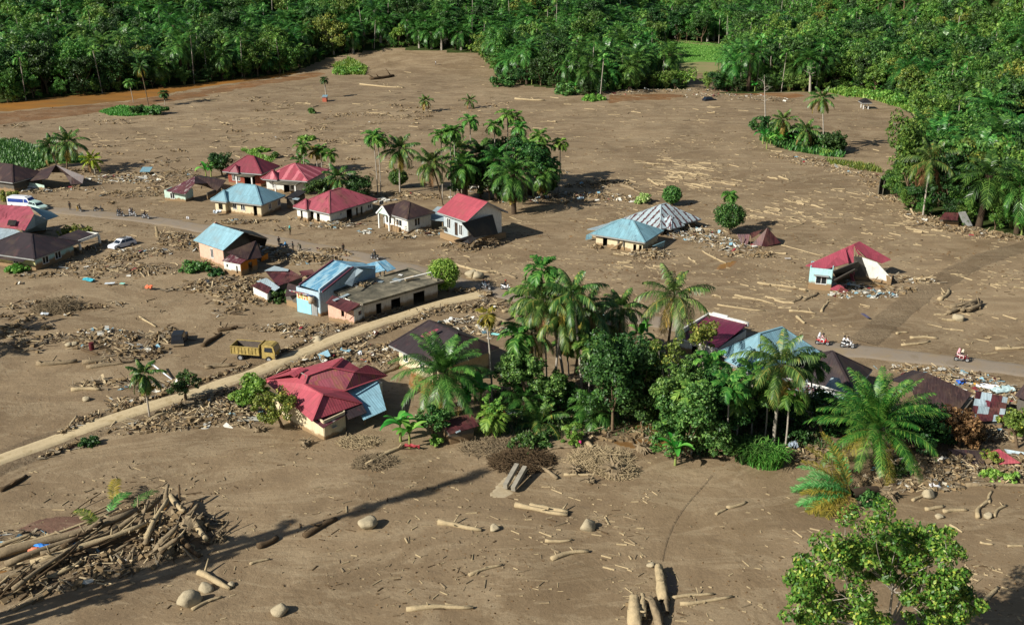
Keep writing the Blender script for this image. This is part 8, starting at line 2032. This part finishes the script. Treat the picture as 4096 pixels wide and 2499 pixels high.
def wheels(r, spots, rad, w=.2):
    for x, y in spots:
        m_ = MB(); m_.tube([(x, y - w / 2, rad), (x, y + w / 2, rad)], rad, 18); wo = m_.build('wheel', TYRE, r)
        q = MB(); q.tube([(x, y - w / 2 - .01, rad), (x, y + w / 2 + .01, rad)], rad * .55, 12); q.build('rim', RIMM, wo)
def heading(a, b): d = W(*b) - W(*a); return math.atan2(d.y, d.x)
def profile(mb, pts, w0, w1=None, m=0, zt=None):
    "extrude a side outline (x,z) across the width; upper points narrow towards w1"
    w1 = w1 or w0; zs = [p[1] for p in pts]; lo, hi = min(zs), max(zs); n = len(pts)
    f = lambda z: (w0 + (w1 - w0) * max(0, (z - (zt or lo)) / (hi - (zt or lo) + 1e-6))) / 2
    mb.add([(x, -f(z), z) for x, z in pts] + [(x, f(z), z) for x, z in pts], [tuple(range(n)), tuple(range(2 * n - 1, n - 1, -1))] + [(i, i + n, (i + 1) % n + n, (i + 1) % n) for i in range(n)], m)
DARKG = M('car_window_glass', '1a2430', .08, .1, 1, .6)
def pane(r, pts): mb = MB(); mb.poly(pts); mb.build('window', DARKG, r)
# tan dump truck
YEL = M('faded_yellow_paint', 'a08c50', .8, .45, 2); BEDM = M('rusty_bed_metal', '5a5148', .8, .3, 2)
a0 = heading((950, 1424), (1105, 1436)); c0 = (W(950, 1424) + W(1105, 1436)) / 2
r = empty('dump_truck', (c0.x, c0.y, -.15), 'yellow dump truck with empty bed half sunk in mud beside the dirt track', 'truck', None, a0); s = 1
mb = MB(); mb.box((-.1, 0, .72), (5.4, .8, .2)); mb.build('chassis', BEDM, r)
mb = MB(); y0 = 1.0
for y in (-1.0, 1.0):
    mb.box((-1.0, y, 1.42), (3.7, .07, .95))
    for k in range(9): mb.box((-2.8 + k * .45, y * 1.04, 1.42), (.08, .1, .95))
    mb.box((-1.0, y * 1.03, 1.9), (3.75, .13, .08)); mb.box((-1.0, y * 1.03, .95), (3.75, .13, .08))
mb.box((-2.86, 0, 1.42), (.07, 2.0, .95)); mb.box((.86, 0, 1.6), (.07, 2.0, 1.3)); mb.build('tipper_bed', YEL, r)
mb = MB(); mb.box((-1.0, 0, .98), (3.62, 1.9, .06)); mb.box((-1.0, .955, 1.42), (3.6, .015, .9)); mb.box((-1.0, -.955, 1.42), (3.6, .015, .9)); mb.build('bed_lining', BEDM, r)
mb = MB(); profile(mb, [(1.1, .55), (2.75, .55), (2.8, 1.3), (2.6, 2.05), (2.3, 2.2), (1.1, 2.2)], 1.8, 1.6, 0, 1.4); mb.build('cab', YEL, r)
pane(r, [(2.81, -.75, 1.36), (2.81, .75, 1.36), (2.63, .7, 2.0), (2.63, -.7, 2.0)])
for sg in (-1, 1): pane(r, [(1.45, sg * .915, 1.4), (2.5, sg * .915, 1.4), (2.4, sg * .86, 1.95), (1.5, sg * .86, 1.95)])
mb = MB(); mb.box((2.84, 0, .62), (.12, 1.8, .2)); mb.build('bumper', BEDM, r)
for sg in (-1, 1): mb = MB(); mb.ell((2.82, sg * .65, .95), (.05, .13, .11), 8, 6); mb.build('headlight', M('lamp_glass', 'd8d8d0', .2, .1), r)
wheels(r, [(-1.7, -.85), (-1.7, .85), (2.0, -.85), (2.0, .85)], .42, .28)
# white suv buried in rubble
WHT = M('white_car_paint', 'd2d6da', .25, .06, 2, .6)
def car(loc, rz, label, paint, L=4.3, w=1.75, hh=1.55, kind='suv', roofrack=False, z=-.25, tilt=(0, 0)):
    r = empty('parked_car', (loc.x, loc.y, loc.z + z), label, 'car', None, rz); r.rotation_euler = (tilt[0], tilt[1], rz)
    h = L / 2; mb = MB(); profile(mb, [(-h, .35), (h, .35), (h + .02, .7), (h - .25, .86), (h * .48, .98), (-h * .98, 1.0), (-h - .02, .7)], w, w * .96); mb.build('body', paint, r)
    mb = MB(); profile(mb, [(h * .5, .97), (h * .18, hh - .04), (-h * .7, hh), (-h * .93, .99)], w * .92, w * .74); mb.build('cabin', paint, r)
    e = .012
    for sg in (-1, 1):
        y0_, y1_ = sg * (w * .455 + e), sg * (w * .385 + e)
        pane(r, [(h * .38, y0_, 1.03), (-.1, y0_, 1.03), (-.1, y1_, hh - .14), (h * .18, y1_, hh - .14)]); pane(r, [(-.18, y0_, 1.03), (-h * .82, y0_, 1.03), (-h * .68, y1_, hh - .12), (-.18, y1_, hh - .12)])
    pane(r, [(h * .5 + .01, -w * .40, 1.0), (h * .5 + .01, w * .40, 1.0), (h * .2 + .02, w * .34, hh - .1), (h * .2 + .02, -w * .34, hh - .1)])
    pane(r, [(-h * .93 - .01, -w * .36, 1.04), (-h * .93 - .01, w * .36, 1.04), (-h * .75 - .01, w * .33, hh - .12), (-h * .75 - .01, -w * .33, hh - .12)])
    for sg in (-1, 1): mb = MB(); mb.ell((h - .03, sg * w * .36, .72), (.08, .18, .1), 8, 6); mb.build('headlight', M('lamp_glass', 'd8d8d0', .2, .1), r)
    if roofrack: mb = MB(); [mb.box((-.1 - k * .3, 0, hh + .06), (.06, 1.1, .05)) for k in range(4)]; mb.box((-.55, .55, hh + .06), (1.3, .05, .05)); mb.box((-.55, -.55, hh + .06), (1.3, .05, .05)); mb.build('roof_rack', TYRE, r)
    wheels(r, [(-h * .62, -w / 2 + .08), (-h * .62, w / 2 - .08), (h * .64, -w / 2 + .08), (h * .64, w / 2 - .08)], .34)
    return r
car(G(490, 985), heading((530, 972), (445, 997)), 'white car with roof rack stranded among broken timber', WHT, roofrack=True, tilt=(.05, -.03))
car(G(150, 838), heading((110, 815), (180, 832)), 'pale green car parked right behind the white minibus', M('pale_green_paint', 'a9c4bc', .3, .06, 2, .6), 4.2, z=0)
car(G(2838, 402), .4, 'small dark car sunk in the far mud below the red wreckage', M('black_paint', '23262a', .4, .2), 4.0, z=-.5)
r = empty('minibus', G(92, 830), 'white minibus with dark blue windows parked beside the road', 'minibus', None, heading((30, 815), (140, 822)))
mb = MB(); profile(mb, [(-2.5, .35), (2.5, .35), (2.55, .9), (2.3, 1.15), (1.75, 2.0), (1.5, 2.12), (-2.4, 2.12), (-2.52, 1.9)], 1.8, 1.6, 0, 1.1); mb.build('body', WHT, r)
mb = MB(); mb.box((-.4, 0, 2.16), (3.2, 1.2, .1)); mb.build('roof_box', WHT, r)
BLG = M('blue_window_glass', '1f3f8a', .1, .2, 1, .6)
for sg in (-1, 1):
    mb = MB(); mb.poly([(-2.3, sg * .915, 1.2), (.9, sg * .915, 1.2), (.9, sg * .86, 1.85), (-2.3, sg * .86, 1.85)]); mb.build('window', BLG, r)
    mb = MB(); mb.poly([(1.05, sg * .915, 1.2), (2.0, sg * .915, 1.2), (1.6, sg * .86, 1.85), (1.05, sg * .86, 1.85)]); mb.build('window', BLG, r)
mb = MB(); mb.poly([(2.32, -.75, 1.18), (2.32, .75, 1.18), (1.8, .7, 1.98), (1.8, -.7, 1.98)]); mb.build('windscreen', BLG, r)
wheels(r, [(-1.6, -.8), (-1.6, .8), (1.7, -.8), (1.7, .8)], .34)
# black jeep
BLK = M('black_jeep_paint', '20242a', .45, .25, 2, .5)
r = empty('black_jeep', G(720, 1368, -.2), 'black jeep seen from behind, sunk to its axles in mud', 'jeep', None, heading((700, 1372), (722, 1325)))
mb = MB(); profile(mb, [(-1.6, .4), (1.7, .4), (1.7, .95), (-1.6, 1.0)], 1.6, 1.55); mb.build('body', BLK, r)
mb = MB(); profile(mb, [(-1.58, .98), (.5, .97), (.25, 1.75), (-1.5, 1.8)], 1.5, 1.3); mb.build('canopy', BLK, r)
pane(r, [(-1.6, -.6, 1.1), (-1.6, .6, 1.1), (-1.535, .52, 1.65), (-1.535, -.52, 1.65)])
mb = MB(); mb.box((-1.68, 0, .5), (.14, 1.6, .18)); mb.build('bumper', M('muddy_bumper', '8a7a60', .8, .3), r)
for sg in (-1, 1): pane(r, [(-1.4, sg * .755, 1.05), (.2, sg * .755, 1.05), (.1, sg * .69, 1.62), (-1.35, sg * .69, 1.62)])
wheels(r, [(-1.0, -.72), (-1.0, .72), (1.1, -.72), (1.1, .72)], .36)
# small things
mb = MB(); mb.tube([(0, 0, -.1), (0, 0, .3), (0, 0, .31), (0, 0, .6), (0, 0, .61), (0, 0, .95)], [.3, .3, .32, .32, .3, .3], 14); o = mb.build('oil_drum', M('dark_red_drum', '5a2024', .6, .25)); o.location = G(368, 1398); tag(o, 'dark red drum standing in mud left of the timber heap', 'drum')
r = empty('bent_lamp_post', W(1768, 1162), 'bent white lamp post leaning over the flat concrete roof', 'lamp post'); TF[r.name] = Matrix.Translation(W(1768, 1162))
mb = MB(); mb.tube([at(r, W(1768, 1162, 0)), at(r, W(1722, 1089, 4.0))], .08, 8); mb.tube([at(r, W(1722, 1089, 4.0)), at(r, W(1662, 1104, 3.6)), at(r, W(1560, 1130, 3.1))], .07, 8); mb.build('pole', TRIM, r)
mb = MB(); mb.beam(at(r, W(1620, 1118, 3.1)), at(r, W(1655, 1107, 3.3)), .5, .35); mb.build('lamp_housing', W_MUD, r)
mb = MB(); mb.tube([W(692, 1520, .2), W(645, 1484, .7), W(599, 1449, 1.2)], .09, 8); o = mb.build('white_pipe', M('white_pvc', 'd4dade', .5, .05), smooth=True); tag(o, 'straight white pipe slanting from the scrap heap to the thin palm', 'pipe')
mb = MB(); b = G(629, 950); mb.tube([(0, 0, -.2), (.05, 0, 1.0), (-.05, .05, 1.9)], [.28, .24, .2], 8, jit=.15); o = mb.build('tree_snag', LOGM); o.location = b; tag(o, 'upright broken trunk standing alone above the stranded white car', 'snag')
mb = MB(); mb.tube([W(3205, 1240, .1), W(3230, 1215, 1.0)], .1, 6); 
for x, y, c, sz, lb in ((355, 1126, '3fa7b8', (1.6, .8, .2), 'turquoise plastic sheet on the left mud'), (598, 1160, 'c8623a', (1.2, .6, .5), 'orange crate in the strip of scrap on the left mud'), (490, 1141, '8fd0c0', (.7, .5, .1), 'mint green scrap panel on the left mud'), (440, 1140, 'c4ccd0', (1.4, .6, .1), 'pale sheet at the left end of the scrap strip'),
    (180, 1265, 'c8d0d4', (1.0, .5, .3), 'white bundle by the heap of caked fronds'), (315, 905, 'c8c8c8', (.1, .1, .1), 'x'), (752, 882, 'd0d0d0', (.5, .3, .5), 'small white bag on the mud beyond the road'), (870, 862, 'c4cdd2', (1.4, .9, .8), 'crumpled white tarp at the left corner of the cream house'), (1480, 922, 'a8c4cc', (.8, .4, .1), 'pale blue scrap before the small white house'), (2322, 802, 'd0e4e8', (1.2, .7, .4), 'white cloth on the wreckage right of the back grove'),
    (2150, 795, '8aa4b0', (4.5, 1.6, .12), 'flattened grey blue roof sheet in the shade of the back grove'), (3461, 1270, '55526a', (.5, 1.8, .06), 'small purple cloth lying flat on the mud'), (3150, 1040, 'd0d0d0', (1.0, .3, .06), 'thin white scrap on the mud left of the crimson house'), (2046, 1662, 'd8dadc', (1.2, .6, .3), 'white scrap at the front of the central grove'), (2014, 1665, 'c0303a', (.5, .4, .4), 'red bucket beside the white scrap in the grove'), (2320, 1778, 'c83a7a', (.3, .3, .2), 'tiny magenta rag on the swept branches'),
    (3170, 1800, '8a97a4', (.9, .5, .8), 'grey blue cabinet standing under the leaning areca stems'), (3845, 1540, '2f62b8', (1.0, .7, .5), 'blue bundle in the rubble beside the sunken brown roof'), (3912, 1545, 'c89a3a', (1.0, .4, .3), 'yellow sheet in the rubble beside the patchwork shed'), (3950, 1555, 'd8dde0', (2.6, 1.1, .2), 'bright white sheet in the rubble beside the patchwork shed'), (4010, 1568, 'b0c8c8', (2.4, 1.3, .25), 'pale green sheet at the top of the patchwork shed'), (3735, 1952, 'dcdcdc', (1.0, .5, .2), 'white bag on the pale rock at lower right'), (3783, 1948, 'd8d0b8', (.8, .35, .2), 'cream scrap beside the white bag at lower right'),
    (1440, 1428, 'c8c8c8', (.4, .4, .5), 'white jug in the timber behind the big crimson roof'), (1465, 1450, 'b03038', (1.5, .15, .1), 'red plank end behind the big crimson roof'), (1650, 1795, '8c2a30', (1.6, .3, .3), 'red trunk tip at the end of the fallen palm stem'), (1975, 1343, '8ed0cc', (1.6, .6, .1), 'mint sheet beside the dying areca palm'), (1820, 1290, 'c8ccc8', (1.8, .8, .3), 'crumpled pale tin behind the brown gable roof'), (3530, 1010, 'x', (0, 0, 0), 'x'), (1005, 1685, '9c9c92', (2.8, .8, .15), 'grey roof panel resting in the hollow beside the olive tree')):
    if lb == 'x': continue
    mb = MB(); n_ = 6; V_ = [(i / n_ - .5, j / n_ - .5, R.uniform(-.5, .5) * (.9 if sz[2] > .15 else .4) + .5) for i in range(n_ + 1) for j in range(n_ + 1)]
    mb.add([(p[0] * sz[0], p[1] * sz[1], p[2] * sz[2] + .25) for p in V_], [(i * (n_ + 1) + j, (i + 1) * (n_ + 1) + j, (i + 1) * (n_ + 1) + j + 1, i * (n_ + 1) + j + 1) for i in range(n_) for j in range(n_)])
    nm = 'scrap_sheet' if 'sheet' in lb or 'panel' in lb else 'scrap_piece'
    o = mb.build(nm, M('scrap_' + c, c, .6, .12)); solid(o, .03 if sz[2] < .15 else .12); o.location = G(x, y); o.rotation_euler = (0, R.uniform(-.1, .1), R.uniform(-.5, .3)); tag(o, lb, lb.split()[1] if False else 'scrap')
